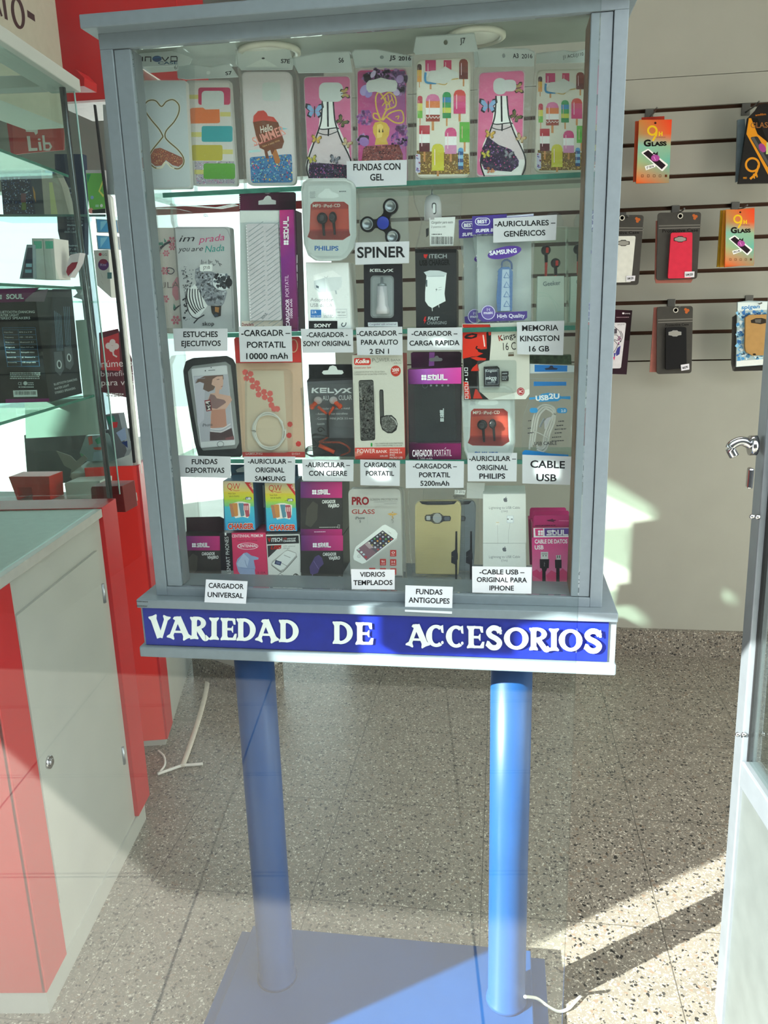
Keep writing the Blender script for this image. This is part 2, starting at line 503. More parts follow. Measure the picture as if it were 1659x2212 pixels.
# speckled pier behind the cabinet
pq, pr = onZ(424, 1465, 0), onZ(560, 1513, 0)
pn = Vector((-(pr.y - pq.y), pr.x - pq.x, 0)).normalized()
def pier(a, b, o, z0, z1):
    a = a - pn * o; b = b - pn * o
    c, d = b + pn * 0.12, a + pn * 0.12
    return MB().loft([(p.x, p.y, z0) for p in (a, b, c, d)], [(p.x, p.y, z1) for p in (a, b, c, d)])
struct(pier(pq, pr, 0, 0.085, 0.22).build('wall_low', white_paint))
struct(pier(pq, pr, 0.01, 0, 0.085).build('baseboard_low', terr_skirt, origin=(0, 0, 0)))
# street front: opaque fascia above the glass, step, pavement and the house over the road
struct(MB().box(-3.3, 2.5, -0.62, -0.5, 2.25, 2.85).build('wall_front', white_paint))
pane_x = onY(1226, 1900, -0.55).x
shop = struct(MB().box(-2.3, pane_x, -0.553, -0.547, 0.0, 2.25).build('window_1', clear('shop_glass', 'f8fcfb', 0.06, rough=0.0)))
def paving():
    m = bpy.data.materials.new('pavement_tiles'); m.use_nodes = True
    nt = m.node_tree; b = nt.nodes['Principled BSDF']; N = nt.nodes.new; Lk = nt.links.new
    tc = N('ShaderNodeTexCoord'); br = N('ShaderNodeTexBrick'); br.offset = 0.0; br.inputs['Scale'].default_value = 1.0
    br.inputs['Brick Width'].default_value = 0.6; br.inputs['Row Height'].default_value = 0.4; br.inputs['Mortar Size'].default_value = 0.003
    br.inputs['Color1'].default_value = lin('8e897f') + [1]; br.inputs['Color2'].default_value = lin('938e84') + [1]; br.inputs['Mortar'].default_value = lin('3a3a40') + [1]
    mp = N('ShaderNodeMapping'); mp.inputs['Rotation'].default_value = (0, 0, 0.12); Lk(tc.outputs['Object'], mp.inputs['Vector']); Lk(mp.outputs[0], br.inputs['Vector'])
    Lk(br.outputs['Color'], b.inputs['Base Color']); b.inputs['Roughness'].default_value = 0.7
    return m
struct(MB().box(-9, 9, -2.55, -0.62, -0.2, -0.12).build('pavement', paving(), origin=(0, 0, 0)))
struct(MB().box(-9, 9, -9, -2.55, -0.3, -0.22).build('road', mat('dark_asphalt', '3a3a3b', 0.85, spot=0.25, scale=90)))
struct(MB().box(-9, 9, -9.3, -8.98, -0.4, 4.7).build('wall_opposite_house', mat('grey_render', '4a4a48', 0.8, spot=0.3, scale=2)))
struct(MB().box(-2.75, -1.55, -4.2, -3.3, -0.3, 1.2).build('street_shadow_box', mat('shadow_box_dark', '26282a', 0.6)))  # added unseen box; its shadow darkens the pavement mirrored in the window
# unseen pier and boards added to block the sun and shape its patches
struct(MB().box(-1.50, -1.0, -0.62, -0.56, 0, 2.25).build('sun_block_pier', white_paint))
YB = -0.61
def sunward(p):
    """Where the sun ray that lights a point passes the added sun-blocking boards."""
    t = (p.y - YB) / SUN_DIR.y
    return (p.x - SUN_DIR.x * t, p.z - SUN_DIR.z * t)
def cut(pts, Y=None): return [sunward(onZ(x, y, 0.0) if Y is None else onY(x, y, Y)) for x, y in pts]
bd = mat('grey_board', '8a8c8e', 0.6)
low = cut([(575, 1400), (755, 1402), (755, 1290), (838, 1292), (838, 1404), (1085, 1404), (1098, 1340), (1195, 1318), (1325, 1335)], -0.012)
holes = [cut([(664, 992), (760, 996), (756, 1034), (672, 1030)], 0.057), cut([(784, 1000), (860, 1002), (858, 1046), (786, 1044)], 0.057), cut([(912, 726), (996, 722), (994, 754), (916, 756)], 0.057),
         cut([(1140, 992), (1228, 990), (1226, 1042), (1142, 1046)], 0.057), cut([(786, 1070), (828, 1066), (838, 1215), (798, 1222)], 0.068), cut([(668, 580), (705, 575), (742, 690), (690, 700)], 0.062),
         cut([(1040, 880), (1100, 868), (1108, 960), (1060, 972)], 0.06), cut([(1060, 1235), (1120, 1230), (1120, 1275), (1075, 1280)], 0.004)]
struct(MB().plate([[(-1.0, 0), (-0.669, 0), (-0.669, 1.0)] + low + [(-0.05, low[-1][1] + 0.03), (-0.05, 2.25), (-1.0, 2.25)]] + holes, -0.62, 0.02).build('sun_mask_1', bd))  # added board; notch and holes let sun patches onto the cabinet
WA = [(1240, 1012), (1305, 1035), (1335, 1050), (1420, 1102), (1425, 1180), (1372, 1160), (1372, 1200), (1385, 1215), (1390, 1268), (1374, 1300), (1366, 1310), (1400, 1335), (1404, 1352), (1240, 1352)]
WB = [(1386, 1176), (1400, 1181), (1450, 1210), (1520, 1249), (1592, 1290), (1592, 1312), (1520, 1268), (1450, 1228), (1400, 1201)]
WC = [(1503, 1158), (1528, 1160), (1525, 1242), (1501, 1232)]
struct(MB().plate([[(-3.2, 0), (-1.5, 0), (-1.5, 2.25), (-3.2, 2.25)], cut(WA, WY), cut(WB, WY), cut(WC, WY)], -0.62, 0.02).build('sun_mask_2', bd))  # added board; openings shaped as the sun patches on the back wall
struct(MB().box(-9, -0.05, 2.62, 9, -0.2, -0.1).build('street', mat('pale_concrete', 'c8c6c0', 0.8, spot=0.08, scale=3)))

# glass door standing open at the side, seen along its edge
dn = struct(empty('door_1', (0.80, 0.12, 0)))
pa, pb = onY(1650, 744, 0.12), onY(1583, 1640, 0.12)
sl = (pa.x - pb.x) / (pa.z - pb.z)
def dx(z): return pb.x + sl * (z - pb.z)
m_ = MB()
for (a0, a1, y0, y1) in ((0.0, 0.022, 0.085, 0.12),):
    m_.loft([(dx(0) + a0, y0, 0.01), (dx(0) + a1, y0, 0.01), (dx(0) + a1, y1, 0.01), (dx(0) + a0, y1, 0.01)], [(dx(2.1) + a0, y0, 2.1), (dx(2.1) + a1, y0, 2.1), (dx(2.1) + a1, y1, 2.1), (dx(2.1) + a0, y1, 2.1)])
m_.build('stile', mat('door_aluminium', '868c93', 0.4, 0.6, spot=0.05, scale=40), dn, bevel=0.002)
m_ = MB(); m_.loft([(dx(0) + 0.008, 0.083, 0.01), (dx(0) + 0.014, 0.083, 0.01), (dx(0) + 0.014, 0.085, 0.01), (dx(0) + 0.008, 0.085, 0.01)], [(dx(2.1) + 0.008, 0.083, 2.1), (dx(2.1) + 0.014, 0.083, 2.1), (dx(2.1) + 0.014, 0.085, 2.1), (dx(2.1) + 0.008, 0.085, 2.1)])
m_.build('gasket', mat('black_rubber', '1a1a1c', 0.6), dn)
zt = pb.z
m_ = MB().loft([(dx(0) + 0.006, 0.085, 0.01), (dx(0) + 0.018, 0.085, 0.01), (dx(0) + 0.07, -0.52, 0.01), (dx(0) + 0.055, -0.52, 0.01)],
               [(dx(zt) + 0.006, 0.085, zt - 0.02), (dx(zt) + 0.018, 0.085, zt - 0.02), (dx(zt) + 0.07, -0.52, zt - 0.02), (dx(zt) + 0.055, -0.52, zt - 0.02)])
m_.build('kick_panel', mat('brushed_panel', '5e6362', 0.45, 0.3, spot=0.08, scale=25), dn)
m_ = MB().loft([(dx(zt), 0.085, zt - 0.02), (dx(zt) + 0.024, 0.085, zt - 0.02), (dx(zt) + 0.076, -0.52, zt - 0.02), (dx(zt) + 0.049, -0.52, zt - 0.02)],
               [(dx(zt), 0.085, zt + 0.02), (dx(zt) + 0.024, 0.085, zt + 0.02), (dx(zt) + 0.076, -0.52, zt + 0.02), (dx(zt) + 0.049, -0.52, zt + 0.02)])
m_.build('mid_rail', mat('door_aluminium', '868c93', 0.4, 0.6, spot=0.05, scale=40), dn, bevel=0.003)
m_ = MB().loft([(dx(zt) + 0.009, 0.085, zt + 0.02), (dx(zt) + 0.014, 0.085, zt + 0.02), (dx(zt) + 0.066, -0.52, zt + 0.02), (dx(zt) + 0.06, -0.52, zt + 0.02)],
               [(dx(2.1) + 0.009, 0.085, 2.1), (dx(2.1) + 0.014, 0.085, 2.1), (dx(2.1) + 0.066, -0.52, 2.1), (dx(2.1) + 0.06, -0.52, 2.1)])
m_.build('door_glass', clear('door_glass', 'f2f8f6', 0.05), dn)
h0 = onY(1622, 962, 0.10); h1 = onY(1592, 955, 0.10); h2 = onY(1578, 966, 0.10); h3 = onY(1586, 985, 0.10)
hd = MB().tube([h0, (h0 + h1) / 2 + Vector((0, 0, 0.003)), h1, h2, h3], 0.0062, 12).cyl(h0 + Vector((-0.002, 0, 0)), h0 + Vector((0.007, 0, 0)), 0.013).build('handle', chrome, dn)
lk = onY(1618, 1032, 0.10)
MB().box(lk.x - 0.003, lk.x + 0.004, lk.y - 0.008, lk.y + 0.004, lk.z - 0.014, lk.z + 0.014).build('lock', chrome, dn, bevel=0.0025)
for (px_, py_) in ((1625, 1116), (1637, 1117), (1594, 1587), (1607, 1587)):
    q = onY(px_, py_, 0.083)
    MB().lathe((q.x, 0.084, q.z), [(0.0001, -0.0025), (0.0032, -0.002), (0.0036, 0.0)], 'y', 12).build('screw', chrome, dn)

# ------------------------------------------------------------------ the display cabinet on two posts
grey = mat('grey_enamel', '7c868e', 0.42, spot=0.04, scale=120, bump=0.05)
bluep = mat('blue_enamel', '113f74', 0.42, spot=0.05, scale=20, spec=0.35)
navyp = mat('navy_enamel', '223a66', 0.35, spot=0.08, scale=20)
wood = mat('brown_wood_edge', '7a5a3c', 0.6, spot=0.2, scale=50)
greenglass = clear('shelf_glass', 'eaf7f2', 0.07)
cab = empty('display_cabinet', (0.30, 0.085, 0.0), 'grey glass-fronted display cabinet with a lettered blue sign board, standing on two blue posts', 'cabinet')
FT, FB = 1.4435, 0.7475
ft = MB()
ft.box(-0.0105, 0.6125, -0.022, 0.165, FT, FT + 0.0145)
ft.build('top_board', grey, cab, bevel=0.0015)
MB().box(0, 0.6, 0, 0.012, FT - 0.0165, FT).build('top_rail', grey, cab, bevel=0.0005)
MB().box(0, 0.6, 0.012, 0.15, FT - 0.004, FT).build('soffit', mat('cream_board', '8f978f', 0.5, spot=0.04), cab, bevel=0.0005)
ff = MB()
ff.box(0, 0.0155, 0, 0.012, FB, FT - 0.0165).box(0, 0.0155, 0.012, 0.034, FB, FT - 0.004).box(0.585, 0.6, 0, 0.012, FB, FT - 0.0165).box(0.585, 0.6, 0.012, 0.06, FB, FT - 0.004).box(0.0155, 0.585, 0, 0.06, FB, 0.7605)
ff.build('outer_frame', grey, cab, bevel=0.0008)
for (a, b_) in ((0.0165, 0.0365), (0.5612, 0.5842)):
    MB().box(a, b_, 0.002, 0.032 if a < 0.1 else 0.06, 0.7612, FT - 0.0172).build('door_stile', grey, cab, bevel=0.0008)
MB().box(0.0366, 0.0371, 0.010, 0.032, 0.7612, FT - 0.0172).build('inner_lining', mat('grey_lining', '7c8286', 0.5), cab)
MB().box(0.5606, 0.5611, 0.010, 0.058, 0.7612, FT - 0.0172).build('inner_lining', wood, cab)
MB().box(0.0366, 0.5610, 0.006, 0.009, 0.7606, FT - 0.0172).build('front_pane', clear('cabinet_glass', 'fbfdfc', 0.03, rough=0.0), cab)
MB().box(0.012, 0.015, 0.034, 0.15, FB, FT - 0.016).build('side_pane', clear('cabinet_glass'), cab)
MB().box(0.585, 0.588, 0.06, 0.15, FB, FT - 0.016).build('side_pane', clear('cabinet_glass'), cab)
for k, zz in enumerate((1.2755, 1.0985, 0.9285)):
    MB().box(0.0375, 0.560, 0.058, 0.06, zz - 0.006, zz).box(0.0155, 0.5845, 0.06, 0.15, zz - 0.006, zz).build('glass_shelf', greenglass, cab)
    MB().box(0.0375, 0.560, 0.0572, 0.058, zz - 0.0058, zz - 0.0002).build('shelf_edge', mat('green_glass_edge', '3f7f70', 0.2, spot=0.15, scale=80), cab)
MB().box(-0.022, 0.6185, -0.018, 0.165, 0.735, FB).build('ledge', grey, cab, bevel=0.0015)
sb = MB().box(-0.0215, 0.6185, -0.008, 0.15, 0.6765, 0.735).build('sign_box', grey, cab, bevel=0.0006)
bs = MB().box(-0.018, 0.6085, -0.0105, -0.008, 0.6775, 0.7335).build('sign_board', mat('blue_sign_board', '17268c', 0.35, spot=0.08, scale=60), cab, bevel=0.0004)
MB().box(-0.0265, 0.6195, -0.016, 0.16, 0.661, 0.6765).build('bottom_board', grey, cab, bevel=0.002)
for k, (px_, r_) in enumerate((((503, 650, 104), 0.039), ((965, 1090, 78), 0.036))):
    c_ = onZ((px_[0] + px_[1]) / 2, px_[2], 1.439)
    MB().lathe((c_.x, 0.092, 1.4395), [(r_, 0.0), (r_, -0.004), (r_ * 0.86, -0.006), (r_ * 0.8, -0.003), (r_ * 0.8, 0.0)], 'z', 40).build('puck_lamp', mat('cream_lamp_ring', 'e2e0d2', 0.3), cab)
    MB().lathe((c_.x, 0.092, 1.4395), [(r_ * 0.79, -0.0005), (r_ * 0.79, -0.0032), (r_ * 0.3, -0.0045), (0.001, -0.0045)], 'z', 32).build('lamp_lens', mat('frosted_lens', 'e8e8e0', 0.4), cab)
pR = onY(1105, 1500, 0.055).x; pL = onY(537, 1460, 0.055).x
for x_ in (pL, pR):
    MB().lathe((x_, 0.085, 0.0), [(0.0335, 0.030), (0.0325, 0.036), (0.0300, 0.041), (0.0297, 0.30), (0.0300, 0.661)], 'z', 40).build('post', bluep, cab)
MB().box(0.028, 0.532, -0.055, 0.192, 0.015, 0.030).build('base_plate', bluep, cab, bevel=0.002)
MB().box(0.006, 0.556, -0.07, 0.192, 0.0, 0.015).build('base_board', bluep, cab, bevel=0.001)
# ------------------------------------------------------------------ counters in the left bay
red_lam = mat('red_laminate', 'c2262a', 0.35, spot=0.05, scale=7)
white_lam = mat('white_laminate', 'b4b5ae', 0.4, spot=0.04, scale=9)
class Frame:
    """Slantwise footing: s runs along the counter front away from the street, t into the counter."""
    def __init__(f, o, far):
        f.o = Vector(o); d = Vector(far) - f.o; d.z = 0; f.u = d.normalized(); f.w = Vector((-f.u.y, f.u.x, 0)); f.len = d.length
    def p(f, s, t, z): v = f.o + f.u * s + f.w * t; return (v.x, v.y, z)
    def box(f, mb, s0, s1, t0, t1, z0, z1):
        return mb.loft([f.p(s0, t0, z0), f.p(s1, t0, z0), f.p(s1, t1, z0), f.p(s0, t1, z0)], [f.p(s0, t0, z1), f.p(s1, t0, z1), f.p(s1, t1, z1), f.p(s0, t1, z1)])
def fb(F, s0, s1, t0, t1, z0, z1): return F.box(MB(), s0, s1, t0, t1, z0, z1)
F1 = Frame(onZ(107, 2189, 0), onZ(316, 1768, 0))
L1 = F1.len
c1 = empty('shop_counter', F1.p(L1 / 2, 0.3, 0), 'white counter with red corner strips and a locked door, carrying a tall glass case', 'counter')
fb(F1, 0.004, L1 - 0.004, 0.004, 0.62, 0.04, 0.735).build('carcass', white_lam, c1)
fb(F1, 0.0, L1, 0.0, 0.62, 0.0, 0.042).build('plinth', white_lam, c1)
fb(F1, 0.0, L1, -0.004, 0.62, 0.733, 0.750).build('worktop', mat('grey_worktop', 'b5b3ac', 0.35, spot=0.05), c1, bevel=0.001)
fb(F1, -0.003, 0.004, 0.0, 0.62, 0.045, 0.733).build('end_panel', red_lam, c1)
fb(F1, -0.003, 0.078, -0.003, 0.005, 0.045, 0.733).build('corner_strip', red_lam, c1, bevel=0.0008)
fb(F1, L1 - 0.055, L1 + 0.025, -0.005, 0.30, 0.045, 0.752).build('corner_strip', red_lam, c1, bevel=0.0008)
dr = fb(F1, 0.085, L1 - 0.095, -0.0015, 0.004, 0.145, 0.675).build('door', white_lam, c1)
for zz in (0.585, 0.22):
    MB().cyl(F1.p(L1 - 0.093, -0.003, zz - 0.02), F1.p(L1 - 0.093, -0.003, zz + 0.02), 0.0035, n=10).build('hinge', alu, dr)
lkp = onX(109, 1642, F1.p(0.1, 0, 0)[0])
MB().cyl(F1.p(0.115, 0.0, lkp.z), F1.p(0.115, -0.006, lkp.z), 0.011, n=20).cyl(F1.p(0.115, -0.006, lkp.z), F1.p(0.115, -0.009, lkp.z), 0.006, n=16).build('lock', chrome, dr)

# glass case on the near counter
gc = empty('glass_case', F1.p(L1 / 2, 0.25, 0.750), 'glass counter case with metal corner pole and green-edged shelves', 'display case')
pb1 = onX(238, 1075, F1.p(L1 - 0.03, 0.02, 0)[0]); 
sp_ = Vector((pb1.x - F1.o.x, pb1.y - F1.o.y, 0)).dot(F1.u)
MB().cyl(F1.p(sp_, 0.012, 0.75), F1.p(sp_, 0.012, 1.545), 0.0058, n=16).build('pole', mat('steel_pole', '6e7478', 0.25, 0.9), gc)
MB().loft([F1.p(-0.02, -0.008, 1.535), F1.p(sp_ + 0.04, -0.008, 1.535), F1.p(sp_ + 0.04, 0.05, 1.535), F1.p(-0.02, 0.05, 1.535)], [F1.p(-0.02, -0.008, 1.558), F1.p(sp_ + 0.04, -0.008, 1.558), F1.p(sp_ + 0.04, 0.05, 1.558), F1.p(-0.02, 0.05, 1.558)]).build('top_rail', white_paint, gc, bevel=0.002)
fb(F1, sp_ - 0.01, sp_ + 0.03, 0.05, 0.5, 1.535, 1.556).build('top_rail', white_paint, gc, bevel=0.002)
fb(F1, -0.02, sp_ + 0.006, 0.02, 0.5, 1.556, 1.560).build('top_pane', clear('case_glass', 'f4fbf9', 0.035, rough=0.0, graze=0.10), gc)
fb(F1, 0.0, sp_ - 0.004, 0.004, 0.009, 0.752, 1.534).build('front_pane', clear('case_glass'), gc)
fb(F1, sp_ + 0.022, sp_ + 0.027, 0.0, 0.5, 0.752, 1.534).build('end_pane', clear('case_glass'), gc)
MB().cyl(F1.p(sp_ + 0.0245, -0.0005, 0.752), F1.p(sp_ + 0.0245, -0.0005, 1.534), 0.0016, n=8).build('pane_edge', mat('pale_glass_edge', 'a9d2cc', 0.2), gc)
for zz in (0.968, 1.178, 1.383):
    fb(F1, 0.0, sp_ - 0.008, 0.018, 0.5, zz - 0.005, zz).build('glass_shelf', greenglass, gc)
    fb(F1, 0.0, sp_ - 0.008, 0.0165, 0.018, zz - 0.0048, zz - 0.0002).build('shelf_edge', mat('green_glass_edge'), gc)

# second counter further in, with its own case
q2 = onZ(361, 1610, 0)
F2 = Frame(q2, onZ(418, 1420, 0)); L2 = F2.len
c2 = empty('shop_counter', F2.p(L2 / 2, 0.2, 0), 'further counter with a bright red end panel, white front and red strip', 'counter')
nf = F2
def x2(px, y): return (onY(px, y, q2.y) - q2)
fb(F2, 0.004, L2, 0.004, 0.16, 0.0, 0.752).build('carcass', white_lam, c2)
fb(F2, -0.004, 0.004, 0.0, 0.125, 0.02, 0.765).build('end_panel', mat('bright_red_laminate', 'f03a34', 0.35, spot=0.03, scale=8), c2, bevel=0.001)
fb(F2, -0.004, 0.085, -0.004, 0.004, 0.02, 0.765).build('corner_strip', red_lam, c2, bevel=0.001)
v2 = empty('glass_case', F2.p(L2 / 2, 0.1, 0.765), 'glass case on the further counter with a white lit corner tube', 'display case')
YV = 0.83
def vbox(mb, x0, y0, x1, y1, Y, d): return mb.pxprism([(x0, y0), (x1, y0), (x1, y1), (x0, y1)], Y, d)
MB().pxprism([(227, 415), (240, 425), (303, 1026), (289, 1026)], YV, 0.014).build('lamp_tube', mat('white_tube', 'f4f4f0', 0.3), v2, bevel=0.003)
MB().pxprism([(222, 226), (236, 226), (247, 420), (232, 420)], YV, 0.02).build('post', alu, v2)
MB().pxprism([(201.5, 226), (205, 226), (252, 600), (291, 1000), (287, 1000), (246, 600)], YV - 0.012, 0.006).build('corner_strip', mat('black_rubber'), v2)
MB().pxprism([(-60, 463), (228, 463), (228, 468), (-60, 468)], YV, 0.16).build('glass_shelf', clear('shelf_glass'), v2)
MB().pxprism([(-60, 463), (228, 463), (228, 468), (-60, 468)], YV - 0.001, 0.001).build('shelf_edge', mat('dim_glass_edge', '5d7f7c', 0.2), v2)
MB().pxprism([(150, 650), (247, 651), (247, 655), (150, 654)], YV + 0.03, 0.12).build('glass_shelf', clear('shelf_glass'), v2)

# ------------------------------------------------------------------ overhead red and white sign
sg = empty('overhead_sign', (-0.55, 1.15, 1.55), 'red and white overhead shop sign with dark slanted letters, hung from the ceiling', 'sign')
XS = -0.66
e_ = onX(128, 80, XS)
wp = MB().box(XS - 0.12, XS, 0.35, e_.y, 1.60, 2.75).build('white_panel', mat('sign_white', 'b9b4a2', 0.5, spot=0.04), sg)
al = Art(crop=(0, 0, 6.3808), plane=(Vector((XS, 0, 0)), Vector((1, 0, 0))))
DK = '3a2626'
al.L(DK, [(-40, -10), (-30, 40), (25, 225)], 26).P(DK, [(28, 0), (72, 0), (110, 280), (66, 258)])
n_ = 26
ring = [(248 + 72 * math.cos(t) + 24 * math.sin(t), 180 + 200 * math.sin(t) + 18 * math.cos(t)) for t in (2 * math.pi * i / n_ for i in range(n_))]
al.L(DK, ring, 44, closed=True).P(DK, [(372, 135), (475, 205), (486, 300), (380, 232)])
al.build('printed_text', wp)
YR = 1.22
a_, b_ = onY(121, 222, YR), onY(400, 222, YR)
MB().box(a_.x, b_.x, YR, YR + 0.2, a_.z, 2.75).build('red_panel', red_panel, sg, bevel=0.002)
MB().box(a_.x, b_.x, YR - 0.004, YR + 0.2, a_.z - 0.006, a_.z - 0.0005).build('edge_strip', mat('pink_white_strip', 'e2c8cc', 0.4), sg)
al2 = MB().pxprism([(84, 161), (164, 150), (182, 168), (182, 186), (86, 187)], 0.62, 0.05).build('red_bracket', red_panel, sg)

# ------------------------------------------------------------------ stock and papers in the left bay
ink = ink_mat()
def slab(name, pts, Y, depth, m, label, cat, group=None, bevel=0.0, sit=None):
    w = [onY(p[0], p[1], Y) for p in pts]
    if sit is not None:
        lo = min(p.z for p in w); w = [Vector((p.x, p.y, sit)) if p.z < lo + 0.004 else p for p in w]
    o = MB().prism([(p.x, p.z) for p in w], Y, depth).build(name, m, None, bevel=bevel)
    return tag(o, label, cat, group)
# speaker carton on the lowest shelf
pA = onZ(106, 868, 0.968); pB = onZ(178, 850, 0.968); pL_ = onZ(-28, 872, 0.968)
hh = onY(100, 624, pA.y).z - 0.968
dA = (pA - pL_).normalized(); sd = Vector((-dA.y, dA.x, 0)); dep = (pB - pA).length
bx_ = MB().loft([pL_, pA, pB, pL_ + (pB - pA)], [p + Vector((0, 0, hh)) for p in (pL_, pA, pB, pL_ + (pB - pA))])
spk = tag(bx_.build('speaker_box', mat('black_carton', '1d1e24', 0.35, spot=0.1, scale=30), bevel=0.0008), 'black and purple speaker carton standing on the green-edged shelf of the near glass case', 'box')
K = (0, 580, 4.6088)
nrm = (Vector((dA.y, -dA.x, 0)) if Vector((dA.y, -dA.x, 0)).dot(CAM - pA) > 0 else Vector((-dA.y, dA.x, 0)))
ar = Art(crop=K, plane=(pA, nrm))
PUR, WHT = '6b1a55', 'd8dade'
ar.P(PUR, [(-130, 205), (395, 190), (250, 310), (240, 330), (-130, 345)])
ar.P('84707e', [(250, 310), (330, 240), (480, 203), (440, 330), (250, 330)])
for i in range(2):
    for j in range(2): ar.RR(WHT, -8 + i * 26 - 20, 262 + j * 24, 12 + i * 26 - 20, 282 + j * 24, 4)
ar.T(WHT, 'SOUL', 62, 303, 235, 300, 46, 0.035)
ar.T(WHT, 'BLUETOOTH DANCING', -30, 446, 345, 443, 24, 0.01).T(WHT, 'WATER LIGHT', -30, 478, 188, 475, 24, 0.01).T(WHT, 'STEREO SPEAKERS', -30, 508, 300, 504, 24, 0.01)
for k, yy in enumerate((590, 610, 660, 710, 755, 805, 880, 925, 975)):
    ar.L('4c7fae', [(20 + k * 6, yy), (350 + k * 5, yy - 2)], 2.5)
ar.L('4c7fae', [(22, 590), (78, 980)], 3).L('4c7fae', [(350, 590), (395, 975)], 3).L('4c7fae', [(180, 610), (215, 970)], 2.5)
for k, (t, u) in enumerate((('Output Power', 'RMS 2 x 3 W'), ('Frequency', '100 - 18 kHz'), ('Wireless Source', 'Bluetooth 2.1'), ('Input', '3.5mm AUX audio'), ('Power Source', 'Rechargeable battery'), ('Battery Life', '2 hours'), ('Accessories', 'USB charge cable'))):
    yy = 640 + k * 50
    ar.T(WHT, t, 40 + k * 6, yy, 130 + k * 6, yy, 12).T(WHT, u, 190 + k * 5, yy, 320 + k * 6, yy - 2, 12)
ar.scribble(WHT, 100, 1045, 400, 1045, 9, 4, 18)
ar.T(WHT, 'CE', 180, 1160, 218, 1160, 30).E(WHT, 252, 1143, 20, 20).scribble(WHT, 275, 1143, 335, 1143, 9, 2, 18).scribble(WHT, 185, 1185, 335, 1185, 10)
ar.P('f0f0f2', [(130, 1215), (368, 1210), (374, 1275), (136, 1280)]).barcode(148, 1222, 358, 1258)
ar.P('8a2a70', [(55, 1300), (490, 1293), (490, 1325), (55, 1338)])
ar.build('printed_front', spk)
sd_n = (pB - pA).normalized(); sn = Vector((sd_n.y, -sd_n.x, 0)); sn = sn if sn.dot(CAM - pA) > 0 else -sn
ar = Art(crop=K, plane=(pA, sn))
ar.P('34343c', [(520, 205), (712, 205), (815, 1240), (500, 1330)])
ar.P('5a5d66', [(535, 830), (615, 825), (640, 1000), (600, 1070), (550, 1020)]).E('b9bcc4', 590, 955, 25, 45, -6).E('3a3c44', 590, 955, 14, 30, -6)
ar.P('5a5d66', [(640, 780), (712, 770), (735, 950), (700, 1010), (655, 985)]).E('b9bcc4', 688, 888, 22, 42, -6).E('3a3c44', 688, 888, 12, 28, -6)
for k in range(5): ar.L('7f9cb8', [(540 + k * 16, 420 + k * 10), (570 + k * 14, 820)], 3)
for k in range(4): ar.L('7f9cb8', [(635 + k * 18, 380), (660 + k * 14, 770)], 3)
ar.T('c4c6cc', 'BLUETOOTH DANCING', 540, 1165, 770, 1112, 22).T('c4c6cc', 'WATER LIGHT', 545, 1210, 690, 1172, 22).T('c4c6cc', 'STEREO SPEAKERS', 550, 1250, 752, 1200, 22)
ar.build('printed_side', spk)

card_w = mat('white_card', 'e4e4e0', 0.5, spot=0.03)
# two white-and-green phone boxes on the middle shelf
KA = (0, 300, 5.53)
def pack(name, pts, Y, depth, m, label, cat, paint=None, crop=None, group=None, bevel=0.0004, part='printed_front'):
    o = slab(name, [(crop[0] + x / crop[2], crop[1] + y / crop[2]) for x, y in pts] if crop else pts, Y, depth, m, label, cat, group, bevel)
    if paint:
        a = Art(Y, crop); paint(a); a.build(part, o)
    return o
def green_lid(x0, x1):
    def f(a):
        a.P('4fb59a', [(x0 + 25, 1222), (x1 - 8, 1222), (x1 - 6, 1310), (x0 + 33, 1312)])
        for k in range(9): a.L('8fd6c2', [(x0 + 30 + k * 9, 1306), (x0 + 42 + k * 9, 1228)], 2.5)
    return f
pack('phone_box', [(378, 1188), (505, 1188), (545, 1680), (412, 1680)], 0.40, 0.05, card_w, 'slim white phone box with green top band, standing beside the leaning phone', 'box', green_lid(378, 505), KA, 'white phone boxes with green bands')
pack('phone_box', [(514, 1188), (640, 1188), (672, 1680), (550, 1680)], 0.40, 0.05, card_w, 'slim white phone box with green top band, standing beside the tilted red phone', 'box', green_lid(514, 640), KA, 'white phone boxes with green bands')
pack('phone_display', [(318, 1262), (388, 1262), (400, 1672), (232, 1672)], 0.39, 0.012, mat('silver_plastic', '9aa6b4', 0.3), 'dark phone leaning on the shelf next to the green-banded white boxes', 'phone',
     lambda a: a.P('2a3a52', [(330, 1300), (385, 1300), (392, 1660), (262, 1660)]).R('8fc0d8', 310, 1490, 380, 1530).R('7ab0c8', 300, 1560, 378, 1600), KA)
pack('flip_phone', [(838, 1385), (955, 1360), (930, 1480), (830, 1660), (786, 1600), (790, 1520)], 0.42, 0.02, mat('white_gloss', 'd8d4da', 0.25), 'small tilted phone with a dark red lower half beside the white phone boxes', 'phone',
     lambda a: a.P('8a3040', [(858, 1478), (930, 1470), (905, 1540), (815, 1640), (790, 1590), (805, 1530)]), KA)
